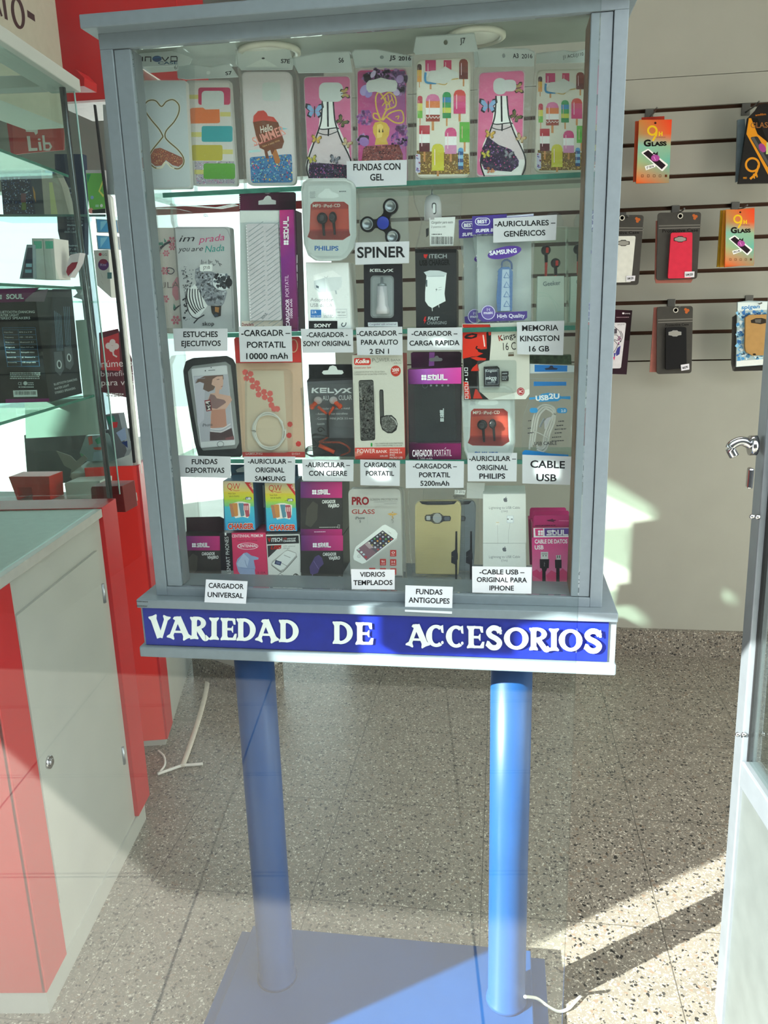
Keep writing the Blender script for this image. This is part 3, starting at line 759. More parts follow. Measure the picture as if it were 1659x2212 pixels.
# vitrine two: cases, phones, boards
pack('phone_case_pack', [(0, 375), (340, 375), (410, 905), (40, 905)], 0.88, 0.03, mat('deep_blue_plastic', '1f2c4c', 0.35), 'dark blue starry phone case pack at the end of the upper shelf', 'phone case',
     lambda a: a.dots(['8fa8d0', '5d78ac', 'c8d4ea', '34508c'], [(10, 450), (350, 450), (395, 890), (50, 890)], 260, 2, 9, 5).R('7a4a58', 250, 650, 310, 760).R('6a7a3a', 258, 760, 312, 850), KA)
pack('phone_case_pack', [(330, 390), (490, 360), (530, 905), (410, 905)], 0.885, 0.03, mat('grey_bag', '4e5a6a', 0.35), 'dark grey bagged phone case between the starry and the pale packs', 'phone case',
     lambda a: a.P('e09a4c', [(390, 560), (420, 640), (430, 760), (405, 700)]), KA)
pack('phone_case_pack', [(488, 372), (665, 400), (740, 560), (830, 905), (530, 905)], 0.875, 0.03, mat('pale_pink_bag', 'd2c2b8', 0.35), 'pale bagged phone case with a blue header strip on the upper shelf', 'phone case',
     lambda a: a.P('1f86c8', [(535, 380), (660, 385), (655, 415), (540, 405)]).P('e0d8a0', [(585, 520), (625, 520), (690, 900), (610, 900)]).P('bfb8ac', [(560, 470), (660, 450), (720, 560)]), KA)
nav = pack('price_board', [(650, 180), (985, 180), (1010, 600), (1010, 1380), (760, 1400), (690, 1100)], 1.0, 0.02, mat('navy_board', '26344e', 0.5), 'tall navy board with white lines of print behind the shelves', 'board',
     lambda a: [a.T('c8d4e4', t, x0, y, x1, y, 24) for t, x0, x1, y in (('Galaxy A', 800, 905, 600), ('pantalla', 810, 905, 655), ('desde 2', 815, 900, 725), ('Ceramico', 800, 1000, 965), ('Aluminio + gel', 800, 990, 1040), ('J2 - 0', 805, 885, 1085), ('desde 2 pack', 770, 915, 1120), ('J. Android', 785, 930, 1285), ('J7 - 0', 820, 905, 1330), ('desde 2', 835, 950, 1372))], KA)
pack('phone_display', [(1022, 372), (1252, 372), (1262, 885), (1075, 890)], 0.86, 0.012, mat('white_gloss'), 'dummy phone with a green screen on the upper shelf of the further case', 'phone',
     lambda a: a.P('74c05e', [(1028, 410), (1248, 410), (1258, 830), (1068, 850)]).P('3f9a6c', [(1032, 420), (1085, 420), (1048, 530)]).P('e6e67a', [(1248, 430), (1175, 625), (1235, 700), (1240, 670), (1195, 622), (1250, 480)])
        .E('f0a09a', 1085, 858, 30, 34).E('f4f4f4', 1212, 798, 17, 20).E('8fb8e0', 1100, 700, 20, 22).R('a8d8b8', 1140, 785, 1180, 815).P('2c3c34', [(1100, 850), (1258, 832), (1260, 885), (1105, 888)]), KA)
for k, (y0, y1, lb) in enumerate(((955, 1120, 'topmost'), (1150, 1320, 'lower'))):
    pack('phone_display', [(1140 + k * 8, y0), (1405 + k * 12, y0 + 15), (1425 + k * 14, y1 + 6), (1155 + k * 10, y1)], 0.90 + 0.0 * k, 0.014, mat('white_gloss'), 'white-framed blue screen display, the %s of the two beside the white lamp tube' % lb, 'phone',
         lambda a, y0=y0, y1=y1, k=k: a.P('5aa8e0', [(1152 + k * 8, y0 + 8), (1392 + k * 12, y0 + 24), (1410 + k * 14, y1 - 6), (1166 + k * 10, y1 - 8)]).P('8fd0f0', [(1200, y0 + 30), (1290, y0 + 20), (1200, y1 - 20)]), KA)
pack('phone_box', [(1117, 1330), (1295, 1325), (1330, 1900), (1160, 1750)], 0.86, 0.05, card_w, 'white phone box with a purple disc, standing beside the white lamp tube', 'box',
     lambda a: a.E('b03044', 1197, 1380, 19).T('5a5a60', 'LG', 1228, 1396, 1278, 1396, 28).E('5a3070', 1235, 1503, 64, 68).E('8a3050', 1235, 1465, 48, 30).T('c0a8c8', 'Kite', 1200, 1518, 1270, 1518, 30).R('4a7a80', 1282, 1595, 1335, 1670)
        .L('b0b0ac', [(1205, 1600), (1225, 1660)], 4).L('b0b0ac', [(1205, 1700), (1230, 1735)], 4), KA)
pack('display_stand', [(880, 1760), (1005, 1760), (960, 1860), (1000, 1925), (870, 1890), (925, 1840)], 0.86, 0.03, mat('clear_grey', 'b9bcc2', 0.2), 'curved translucent phone stand below the tilted red phone', 'stand', None, KA)
# posters and papers further back
ps = pack('wall_poster', [(75, 270), (880, 230), (880, 790), (420, 830), (180, 860)], 1.6, 0.004, mat('coral_poster', 'f0605c', 0.5), 'bright coral red poster with large white letters behind the glass shelves', 'poster', None, (0, 200, 6.38))
a = Art(1.6, (0, 200, 6.38)); W_ = 'fbf4f0'
a.P('c83a40', [(75, 290), (160, 280), (190, 850), (150, 840)])
a.P(W_, [(340, 470), (520, 470), (520, 560), (490, 585), (470, 545), (360, 540)])
a.P(W_, [(368, 600), (412, 598), (430, 765), (515, 762), (518, 800), (395, 808)]).P(W_, [(525, 680), (560, 678), (578, 798), (543, 800)]).E(W_, 540, 645, 20, 15)
a.P(W_, [(580, 590), (612, 588), (632, 795), (600, 798)]).L(W_, [(620, 700), (680, 700), (705, 745), (680, 785), (625, 788)], 30)
a.build('printed_letters', ps)
p2_ = pack('wall_poster', [(985, 640), (1170, 600), (1310, 900), (1335, 1300), (1010, 1230)], 1.5, 0.004, mat('dusk_poster', '70404a', 0.5), 'dark red poster with a white clover mark and white words behind the lamp tube', 'poster', None, (0, 580, 4.6088))
a = Art(1.5, (0, 580, 4.6088))
a.P('c04a50', [(1000, 700), (1180, 640), (1200, 1020), (1010, 1010)])
for (x, y) in ((1080, 770), (1120, 735), (1155, 775), (1115, 800)): a.E('e0d0d0', x, y, 30, 32)
a.L('e0d0d0', [(1120, 800), (1130, 860), (1165, 880)], 16)
a.T('f0e4e4', 'número', 1010, 985, 1320, 970, 70).T('d8c8cc', 'beneficio', 1005, 1075, 1330, 1065, 55).T('f0e4e4', 'para vos', 1010, 1165, 1330, 1160, 60).scribble('e0d8d8', 1060, 1250, 1230, 1260, 14, 2, 22)
a.build('printed_letters', p2_)
pp0 = Vector(F1.p(sp_ + 0.0275, 0, 0))
for pts, lb in (([(163, 692), (190, 690), (210, 740), (218, 856), (180, 858)], 'upright white paper sheet stuck inside the glass case end, behind the black speaker carton'), ([(53, 866), (218, 852), (219, 938), (56, 947)], 'wide white paper sheet stuck on the glass case end, below the lowest green shelf edge')):
    qq = [CAM + ray(*p) * ((pp0 - CAM).dot(F1.u) / ray(*p).dot(F1.u)) for p in pts]
    tag(MB().loft(qq, [v + F1.u * 0.0006 for v in qq]).build('paper_sheet', card_w), lb, 'paper')
MB_t = empty('stock_table', (-0.72, 0.8, 0.0), 'plain white table hidden behind the counters, carrying the red, maroon and white blocks', 'table')
MB().box(-1.2, -0.40, 0.59, 0.785, 0.685, 0.705).build('tabletop', white_lam, MB_t)
for tx_, ty_ in ((-1.17, 0.61), (-1.17, 0.76), (-0.55, 0.61), (-0.55, 0.76)): MB().box(tx_ - 0.02, tx_ + 0.02, ty_ - 0.02, ty_ + 0.02, 0, 0.685).build('leg', white_lam, MB_t)
slab('grey_screen', [(52, 940), (285, 925), (290, 1040), (60, 1045)], 1.25, 0.01, mat('smoky_board', '6c7074', 0.4, spot=0.25, scale=12), 'smoky grey board standing on the further counter behind the red blocks', 'board')
slab('display_block', [(18, 1030), (106, 1029), (108, 1074), (70, 1074), (68, 1053), (38, 1053), (40, 1074), (36, 1074)], 0.70, 0.06, mat('bright_red_laminate'), 'bright red display block with a notch behind the counter rim', 'block', bevel=0.001, sit=0.705)
slab('display_block', [(196, 1056), (198, 1051), (264, 1050), (268, 1073), (196, 1073)], 0.60, 0.06, mat('maroon_laminate', '7a2c2c', 0.35), 'low maroon display block beside the metal corner pole', 'block', bevel=0.001, sit=0.705)
slab('display_block', [(139, 1045), (143, 1042), (216, 1039), (216, 1074), (144, 1074)], 0.72, 0.06, card_w, 'low white display block between the red and maroon blocks', 'block', bevel=0.001, sit=0.705)
K5 = (0, 900, 5.184)
def bagpaint(a):
    a.P('3f9a78', [(1060, 260), (1130, 215), (1150, 290), (1090, 310)]).P('d85a4a', [(985, 230), (1030, 215), (1040, 300), (1000, 320)]).P('d85a4a', [(1040, 345), (1140, 340), (1130, 375), (1060, 370)]).P('6fb08c', [(895, 400), (960, 440), (975, 480), (905, 440)]).P('a8b8cc', [(1050, 400), (1150, 380), (1150, 480), (1040, 490)])
pack('gift_bag', [(960, 215), (1150, 205), (1290, 440), (1250, 500), (960, 500), (890, 410)], 0.92, 0.03, mat('silver_bag', 'a9bcc0', 0.25), 'crumpled silver gift bag with green and red print behind the corner pole', 'bag', bagpaint, K5)
pack('gift_bag', [(1180, -20), (1330, -30), (1420, 380), (1390, 450), (1290, 480)], 0.91, 0.03, mat('grey_gift_bag', '7d858e', 0.25), 'narrow grey gift bag with a red bow leaning behind the corner pole', 'bag',
     lambda a: a.P('3a8a78', [(1190, 0), (1270, -10), (1300, 60), (1220, 90)]).P('d04048', [(1250, 60), (1320, 60), (1310, 120), (1260, 130)]).P('9fb4d8', [(1300, 180), (1400, 120), (1420, 250), (1360, 280)]).P('3a4a80', [(1360, 290), (1425, 270), (1430, 350)]), K5)
tp = MB().pxprism([(K5[0] + x / K5[2], K5[1] + y / K5[2]) for x, y in ((632, 385), (790, 440), (850, 500), (940, 430), (980, 470), (900, 560), (1040, 640), (980, 700), (860, 610), (820, 690), (780, 680), (800, 590), (720, 550))], 0.86, 0.002)
tag(tp.build('adhesive_tape', mat('tape_grey', 'a8aaa4', 0.3)), 'crossed grey adhesive tape strips stuck behind the glass, beside the silver gift bag', 'tape')

# flat cable duct and wires on the floor
cb = MB(); pts = [onZ(x, y, 0.006) for x, y in ((452, 1425), (448, 1475), (436, 1530), (414, 1600), (394, 1655))]
pts[0].z = 0.02
cd = tag(cb.tube(pts, 0.0075, 8, 0.4).build('cable_duct', mat('ivory_plastic', 'd6cfc2', 0.5)), 'ivory cable running across the floor beside the blue posts', 'cable')
wp_ = [onZ(x, y, 0.005) for x, y in ((340, 1672), (366, 1663), (392, 1654), (415, 1652), (438, 1650))]
tag(MB().tube(wp_, 0.004, 8).build('cable_end', mat('white_cable', 'e2e0da', 0.4)), 'white cable end lying on the floor by the red counter corner', 'cable')
lo = [onZ(x, y, 0.005) for x, y in ((342, 1622), (354, 1634), (356, 1652), (345, 1668))]
tag(MB().tube(lo, 0.003, 8).build('cable_loop', mat('white_cable')), 'small loop of white wire under the red counter end', 'cable')
pc = [onZ(1134, 2153, 0.075), onZ(1160, 2157, 0.035), onZ(1187, 2176, 0.012), onZ(1208, 2185, 0.004), onZ(1228, 2179, 0.004), onZ(1240, 2167, 0.004), onZ(1254, 2152, 0.004)]
tag(MB().tube(pc, 0.0025, 8).build('supply_cable', mat('white_cable')), 'thin white power cord coming out beside the blue post onto the speckled floor', 'cord')
# ------------------------------------------------------------------ sign lettering
def sign_letters():
    a = Art(-0.0105, None, lift=0.0004); W = 'dfe8e6'
    base = lambda x: 1377.5 + (x - 345) * 0.0325
    CAP, ST = 46.5, 11.5
    def pt(b, u, v): x = b[0] + u * (b[1] - b[0]); return (x, base(x) - v * CAP)
    def bone(b, p, q, w=ST, fl=1.65, e0=True, e1=True):
        P, Q = Vector(pt(b, *p)), Vector(pt(b, *q)); d = (Q - P).normalized(); n = Vector((-d.y, d.x)); k = a.k
        a.L(W, [tuple(P), tuple(Q)], w)
        for c, s, on in ((P, 1, e0), (Q, -1, e1)):
            if on:
                h = w * fl / 2
                a.P(W, [tuple(c - n * h + d * s * 1.5), tuple(c - n * h * 0.9 - d * s * 1.2), tuple(c - d * s * 0.1), tuple(c + n * h * 0.9 - d * s * 1.2), tuple(c + n * h + d * s * 1.5), tuple(c + n * w * 0.5 + d * s * 8), tuple(c - n * w * 0.5 + d * s * 8)])
    def arc(b, cu, cv, ru, rv, t0, t1, w=ST, n=22, th=0.45):
        k = a.k; pts = []
        L, R = [], []
        for i in range(n + 1):
            t = math.radians(t0 + (t1 - t0) * i / n)
            ww = w * (1 - th * abs(math.sin(t)) ** 1.5)
            c = Vector(pt(b, cu + ru * math.cos(t), cv + rv * math.sin(t)))
            o = Vector((math.cos(t) * rv * CAP, -math.sin(t) * ru * (b[1] - b[0]))).normalized() * ww / 2
            L.append(tuple(c + o)); R.append(tuple(c - o))
        for i in range(n): a.P(W, [L[i], L[i + 1], R[i + 1], R[i]])
    def blob(b, u, v, r=4.5):
        k = a.k; x, y = pt(b, u, v); a.E(W, x, y, r * 0.8, r)
    def V(b): bone(b, (.16, 1), (.52, 0), ST * 1.1, 1.5, True, False); bone(b, (.86, 1), (.55, 0), ST * .75, 2.0, True, False)
    def A(b): bone(b, (.48, 1), (.14, 0), ST * .7, 2.2, False, True); bone(b, (.46, .98), (.86, 0), ST * 1.1, 1.6, False, True); k = a.k; a.L(W, [pt(b, .3, .3), pt(b, .66, .3)], 5); a.P(W, [pt(b, .24, .9), pt(b, .3, 1.0), pt(b, .5, 1.02), pt(b, .6, .82), pt(b, .4, .78)])
    def I(b): bone(b, (.5, 1), (.5, 0), ST, 1.9)
    def R_(b):
        bone(b, (.26, 1), (.26, 0)); arc(b, .4, .74, .34, .23, 90, -90); arc(b, .35, .74, .3, .23, 90, 95); k = a.k; a.L(W, [pt(b, .2, .97), pt(b, .45, .97)], 6); a.L(W, [pt(b, .3, .5), pt(b, .45, .5)], 5); a.L(W, [pt(b, .46, .5), pt(b, .7, .16), pt(b, .84, .02), pt(b, .98, .12)], ST * .95, smooth=True)
    def E_(b):
        bone(b, (.3, 1), (.3, 0)); k = a.k
        for v, u in ((.955, .86), (.5, .72), (.05, .92)): a.L(W, [pt(b, .25, v), pt(b, u, v)], 5.5)
        for p in ([(.72, 1), (.95, 1.0), (.97, .72), (.85, .72)], [(.66, .5), (.78, .66), (.82, .66), (.82, .34), (.78, .34)], [(.72, 0), (1.0, 0), (1.04, .3), (.92, .3)]): a.P(W, [pt(b, *q) for q in p])
    def D(b):
        bone(b, (.22, 1), (.22, 0)); arc(b, .36, .5, .5, .455, 90, -90, ST * 1.1); k = a.k
        a.L(W, [pt(b, .15, .96), pt(b, .4, .955)], 6); a.L(W, [pt(b, .15, .045), pt(b, .4, .045)], 6)
    def O(b): arc(b, .5, .5, .39, .44, 0, 360, ST * 1.15)
    def C(b): arc(b, .52, .5, .4, .44, 52, 308, ST * 1.15); k = a.k; a.P(W, [pt(b, .72, .95), pt(b, .9, 1.02), pt(b, .93, .64), pt(b, .82, .66)]); blob(b, .86, .2, 3.5)
    def S(b):
        k = a.k
        a.L(W, [pt(b, .84, .76), pt(b, .7, .92), pt(b, .42, .95), pt(b, .2, .78), pt(b, .3, .6), pt(b, .62, .46), pt(b, .82, .28), pt(b, .68, .07), pt(b, .38, .05), pt(b, .16, .2)], ST * 1.0, smooth=True)
        a.P(W, [pt(b, .74, .95), pt(b, .9, 1.02), pt(b, .95, .68), pt(b, .82, .66)]); a.P(W, [pt(b, .02, .12), pt(b, .12, .36), pt(b, .26, .32), pt(b, .3, .02)])
    for f, x0, x1 in ((V, 322, 367), (A, 361, 412), (R_, 409, 450), (I, 449, 476), (E_, 475, 510), (D, 511, 552), (A, 552, 601), (D, 602, 645), (D, 718, 762), (E_, 765, 805),
                      (A, 877, 927), (C, 922, 961), (C, 965, 1004), (E_, 1006, 1045), (S, 1048, 1086), (O, 1089, 1141), (R_, 1140, 1188), (I, 1184, 1209), (O, 1208, 1257), (S, 1260, 1302)):
        f((x0, x1))
    a.build('lettering', bs, mat('sign_letter_white', 'e6ecea', 0.4))
sign_letters()
# chipped paint on the ledge corner
a = Art(-0.018, (280, 1230, 8.295)); a.scribble('3a3a38', 118, 580, 330, 590, 14, 1).scribble('3a3a38', 125, 650, 320, 660, 10, 2, 16); a.build('chipped_paint_marks', cab)

# ------------------------------------------------------------------ goods in the cabinet: helpers
K1, K2, K3 = (280, 60, 4.1475), (630, 60, 4.1475), (980, 60, 4.1475)
K4, K5, K6 = (320, 380, 4.3658), (640, 380, 4.3658), (970, 380, 4.6083)
K7, K8, K9 = (340, 700, 4.3658), (640, 740, 4.3658), (960, 680, 4.3658)
K10, K11, K12 = (360, 1000, 4.1475), (730, 1000, 5.1844), (970, 1020, 4.4838)
S1, S2, S3, S4 = 1.2755, 1.0985, 0.9285, 0.7605
film = clear('clear_film', 'fcfdfd', 0.035, haze=0.02, rough=0.12, crinkle=0.9, scale=70, graze=0.5)
cloudy = clear('cloudy_film', 'fafcfb', 0.04, haze=0.16, rough=0.2, crinkle=0.9, scale=45, hazecol='dfe8e8')
blister = clear('blister_plastic', 'f8fbfb', 0.06, haze=0.025, rough=0.06, crinkle=0.25, scale=30, graze=0.6)
whitec = mat('white_carton', 'e6e6e4', 0.45, spot=0.03); blackc = mat('black_carton'); greyc = mat('grey_carton', '7f8286', 0.45)
def cp(K, pts): return [(K[0] + x / K[2], K[1] + y / K[2]) for x, y in pts]
def solid(pts, Y, depth, K=None, sit=None):
    """Outline from the photograph stood up at depth Y; its lowest edge comes down onto the shelf."""
    w = [onY(p[0], p[1], Y) for p in (cp(K, pts) if K else pts)]
    if sit is not None:
        lo = min(p.z for p in w)
        w = [Vector((p.x, p.y, sit)) if p.z < lo + 0.009 else p for p in w]
    return MB().prism([(p.x, p.z) for p in w], Y, depth)
def mid(pts, Y, K, sit):
    w = [onY(p[0], p[1], Y) for p in cp(K, pts)]
    return Vector((sum(p.x for p in w) / len(w), Y + 0.01, sit if sit is not None else min(p.z for p in w)))
def carton(name, pts, Y, depth, m, K, sit, label, cat, paint=None, group=None, art='printed_front', bevel=0.0004, inkm=None):
    o = tag(solid(pts, Y, depth, K, sit).build(name, m, bevel=bevel), label, cat, group)
    if paint:
        a = Art(Y, K); paint(a); a.build(art, o, inkm)
    return o
def soul_logo(a, x0, y0, x1, h, col='f2f2f4', sq=True):
    """Squarish block letters with the four-petal mark in front, baseline y0 at x0."""
    w = x1 - x0; k = a.k
    if sq:
        u = h * 0.95
        for i in range(2):
            for j in range(2): a.RR(col, x0 + i * u * .52, y0 - h + j * h * .52, x0 + i * u * .52 + u * .46, y0 - h + j * h * .52 + h * .46, h * .1); a.k = k
        x0 += u * 1.25; w = x1 - x0
    lw = w / 4; t = h * 0.24
    for i, ch in enumerate('SOUL'):
        l, r = x0 + i * lw, x0 + (i + 1) * lw - lw * .12; T, B = y0 - h + t / 2, y0 - t / 2; M = (T + B) / 2
        P = {'S': [(r, T), (l + t / 2, T), (l + t / 2, M), (r - t / 2, M), (r - t / 2, B), (l, B)], 'O': [(l + t / 2, T), (r - t / 2, T), (r - t / 2, B), (l + t / 2, B), (l + t / 2, T - t / 2)],
             'U': [(l + t / 2, T - t / 2), (l + t / 2, B), (r - t / 2, B), (r - t / 2, T - t / 2)], 'L': [(l + t / 2, T - t / 2), (l + t / 2, B), (r + t * .3, B)]}[ch]
        for p, q in zip(P, P[1:]):
            dx_, dy_ = (q[0] - p[0]), (q[1] - p[1])
            if abs(dx_) > abs(dy_): a.R(col, min(p[0], q[0]) - t / 2 * (0 if ch == 'S' and p[0] in (r, l) else 1), p[1] - t / 2, max(p[0], q[0]) + t / 2 * (0 if q[0] == l else 1), p[1] + t / 2)
            else: a.R(col, p[0] - t / 2, min(p[1], q[1]) - t / 2, p[0] + t / 2, max(p[1], q[1]) + t / 2)
            a.k = k
    a.k = k + 1
def soul_logo_v(a, x, y0, y1, h, col='f2f2f4'):
    """The same mark read upwards: baseline at x, from y0 (bottom) to y1 (top)."""
    b = Art(None); b.pts = []
    class Turn(Art):
        def px(s, px_, py_): return a.px(x + (py_), y0 - px_)
    t = Turn(a.Y); t.k = a.k
    soul_logo(t, 0, 0, y0 - y1, h, col)
    n = len(a.v); a.v += t.v; a.f += [tuple(i + n for i in f) for f in t.f]; a.c += t.c; a.k = t.k
def popsicle(a, cx, top, bot, w, cols, stick=60, sc='c98a52', round_=True, tilt=0):
    """Ice lolly: colour bands from the top down, then its stick."""
    a.R(sc, cx - w * .09 + tilt, bot - 4, cx + w * .09 + tilt, bot + stick)
    n = len(cols); H = bot - top
    for i, c in enumerate(cols):
        y0, y1 = top + H * i / n, top + H * (i + 1) / n
        if i == 0 and round_: a.P(c, [(cx - w / 2, y1), (cx - w / 2, top + w * .4), (cx - w * .38, top + w * .12), (cx - w * .15, top), (cx + w * .15, top), (cx + w * .38, top + w * .12), (cx + w / 2, top + w * .4), (cx + w / 2, y1)])
        else: a.R(c, cx - w / 2, y0, cx + w / 2, y1)
        a.k -= 1
    a.k += 1
    a.L('e8b0a0' if cols[0] < '8' else 'f2d0d8', [(cx - w * .25, top + H * .2), (cx - w * .25, bot - H * .2)], w * .06)
def butterfly(a, x, y, s, col, edge='1c1c24', rot=0):
    r = math.radians(rot); c_, s_ = math.cos(r), math.sin(r)
    def q(u, v): return (x + (u * c_ - v * s_) * s, y + (u * s_ + v * c_) * s)
    for e, cc in ((1.15, edge), (0.9, col)):
        for sg_ in (-1, 1):
            a.P(cc, [q(0, 0), q(sg_ * .5 * e, -.75 * e), q(sg_ * .95 * e, -.85 * e), q(sg_ * 1.05 * e, -.4 * e), q(sg_ * .6 * e, 0.05)])
            a.P(cc, [q(0, 0.05), q(sg_ * .7 * e, .1 * e), q(sg_ * .85 * e, .55 * e), q(sg_ * .45 * e, .8 * e)])
    a.L(edge, [q(0, -.6), q(0, .8)], s * .14)
def case_pack(K, bag, case, Y, paint, label, header=None, sit=S1, group='glitter gel phone case packs on the top shelf', shell='e6e2de', rr=26, bagd=0.016, bagmat=None):
    """Phone case in its film bag: bag, plastic case with printed picture, header print."""
    e = empty('phone_case_pack', mid(bag, Y, K, sit), label, 'phone case', group)
    solid(bag, Y - 0.003, bagd, K, sit).build('bag', bagmat or film, e, bevel=0.001)
    q = rquad(*case, rr)
    pc_ = solid(q, Y, 0.009, K).build('phone_case', mat('case_shell_' + shell, shell, 0.3, spot=0.02), e, bevel=0.0012)
    a = Art(Y, K); paint(a); a.build('printed_picture', pc_)
    if header:
        hz, txt = header
        solid(hz, Y + 0.004, 0.001, K).build('bag_header', mat('pearl_film', 'e6eeed', 0.3, spot=0.06, scale=40), e)
        a = Art(Y + 0.004, K); txt(a); a.build('printed_header', e)
    return e

# ------------------------------------------------------------------ top shelf: eight gel cases
BK = '15151a'
def p_heart(a):
    a.RQ('c4cacc', (130, 480), (500, 480), (545, 1425), (165, 1440), 30)
    G_ = '8c7a50'
    hs = [(300, 975), (265, 910), (190, 820), (140, 740), (142, 680), (180, 650), (235, 655), (285, 705), (330, 660), (390, 645), (440, 690), (440, 760), (400, 840), (330, 920), (318, 975), (350, 1020), (430, 1090), (480, 1160), (482, 1220), (440, 1262), (380, 1250), (325, 1205), (285, 1250), (230, 1255), (185, 1215), (175, 1160), (200, 1100), (260, 1025), (300, 975)]
    a.P('9c5a48', [(180, 1150), (215, 1085), (275, 1075), (380, 1120), (478, 1165), (478, 1215), (440, 1245), (385, 1232), (325, 1185), (285, 1235), (230, 1240), (188, 1205)])
    a.dots(['d88a5c', 'b8503c', 'e0b080', '7a3c34'], [(190, 1130), (275, 1085), (470, 1170), (440, 1235), (325, 1180), (230, 1235)], 260, 2.5, 5, 3)
    a.L('e8dfc0', hs, 18, smooth=True).L('6a5834', hs, 11, smooth=True)
    a.L('e8e0c8', [(240, 1255), (285, 1250), (325, 1205), (370, 1250), (400, 1258)], 12, smooth=True)
case_pack(K1, [(60, 190), (230, 130), (500, 190), (565, 270), (540, 320), (560, 1445), (170, 1455), (95, 470)], [(118, 470), (505, 470), (552, 1440), (165, 1445)], 0.0625, p_heart,
          'clear phone case with a heart-shaped hourglass outline and red glitter', ([(75, 240), (240, 170), (470, 235), (560, 275), (535, 330), (470, 340), (80, 350)],
          lambda a: [a.L(BK, [(115, 260), (115, 300)], 12), a.L(BK, [(140, 300), (140, 262), (190, 262), (190, 305)], 12), a.E('1c4f86', 245, 278, 42, 28), a.L('2c6fb0', [(215, 270), (280, 262)], 8), a.L(BK, [(288, 262), (318, 300), (350, 262)], 12), a.L(BK, [(425, 258), (370, 258), (370, 298), (425, 298), (425, 262)], 11),
                     a.T('2a5a78', 'CASE', 255, 328, 430, 325, 24, .02), a.R('dfe4e4', 395, 335, 435, 382), a.T(BK, '6/', 400, 372, 432, 372, 36)]))
def p_s7(a):
    a.RQ('d8d2ce', (525, 490), (890, 490), (945, 1400), (585, 1400), 24)
    Y_, YL = 'd4c878', 'd4c878'
    a.R(Y_, 512, 600, 620, 638).R(Y_, 810, 755, 905, 795).R(Y_, 550, 935, 650, 978).R(Y_, 830, 1090, 925, 1132)
    a.RR('c83460', 615, 535, 902, 690, 22).RR('d2d6d4', 645, 565, 845, 720, 34)
    a.P('e2783e', [(530, 735), (560, 718), (655, 715), (680, 732), (805, 730), (810, 845), (795, 855), (545, 858), (535, 840)])
    a.RR('36a0a8', 645, 880, 922, 1022, 18).RR('c0b040', 555, 1050, 832, 1190, 18)
    a.P('b4a8b4', [(580, 1195), (935, 1195), (940, 1395), (600, 1400)])
    a.dots(['e8e4ee', '7a6a90', 'd070a0', '9aa8c8', '5a5068'], [(582, 1198), (935, 1198), (940, 1392), (602, 1398)], 420, 2.5, 6, 9)
    a.R(YL, 580, 1272, 670, 1312).RR('62a43c', 662, 1215, 945, 1355, 20)
case_pack(K1, [(405, 300), (720, 345), (895, 310), (980, 440), (965, 600), (1005, 1440), (575, 1445), (500, 500), (430, 455)], [(505, 470), (900, 470), (965, 1415), (575, 1415)], 0.078, p_s7,
          'clear phone case with pink, orange, teal, yellow and green blocks', ([(425, 310), (720, 350), (890, 320), (975, 440), (505, 462), (430, 450)], lambda a: [a.T(BK, 'S7', 860, 425, 918, 418, 32, .02), a.E('eef2f0', 705, 403, 18, 16)]), shell='ded8d4')
def p_s7e(a):
    a.RQ('d8d0d0', (1010, 400), (1440, 400), (1470, 1385), (1070, 1390), 45)
    a.RR('ccd2ce', 1188, 490, 1350, 655, 30)
    a.RQ('3f78ac', (1075, 1160), (1452, 1130), (1462, 1385), (1090, 1390), 25)
    a.dots(['2a5f96', '5a92c0', '7ab0d0', '305080'], [(1078, 1165), (1450, 1135), (1460, 1375), (1095, 1380)], 300, 4, 9, 4)
    a.dots(['e0a040', 'd06090', '80d0b0', 'f0e080', 'b03050'], [(1078, 1165), (1450, 1135), (1460, 1375), (1095, 1380)], 90, 4, 9, 14)
    a.P('b8dcdc', [(1065, 1100), (1160, 1090), (1180, 1110), (1070, 1120)]).P('8cc8d4', [(1310, 880), (1420, 905), (1340, 920)])
    a.P('b9743e', [(1265, 1085), (1310, 1080), (1352, 1190), (1340, 1218), (1305, 1215)])
    a.P('d04a3c', [(1105, 850), (1110, 790), (1150, 745), (1200, 740), (1225, 760), (1240, 790), (1290, 800), (1330, 850), (1240, 880)])
    a.P('7a4428', [(1105, 845), (1200, 830), (1330, 845), (1385, 1020), (1365, 1080), (1300, 1092), (1275, 1140), (1260, 1095), (1235, 1110), (1250, 1175), (1220, 1170), (1205, 1095), (1165, 1075), (1130, 960)])
    a.T('f4ecdc', 'Hello', 1175, 945, 1285, 915, 62, .01, .25).T('f0a090', 'SUMMER', 1120, 1060, 1400, 945, 78, .012)
    a.L('e06a70', [(1112, 1062), (1400, 950)], 4).T('d8a870', 'have a sexy time', 1195, 1072, 1345, 1015, 20)
case_pack(K1, [(945, 190), (1110, 145), (1440, 175), (1480, 330), (1465, 560), (1520, 1425), (1020, 1435), (985, 560)], [(1003, 392), (1445, 392), (1490, 1408), (1050, 1412)], 0.074, p_s7e,
          'clear phone case printed with a bitten chocolate ice lolly above blue glitter', ([(955, 205), (1110, 160), (1430, 185), (1470, 320), (1455, 375), (1000, 378), (950, 320)], lambda a: [a.T(BK, 'S7E', 1355, 315, 1435, 318, 36, .02), a.P('e2e8e4', [(1040, 350), (1195, 275), (1330, 350)]), a.E('3a3a3a', 1197, 274, 14, 8)]), shell='e2dcda', rr=55)
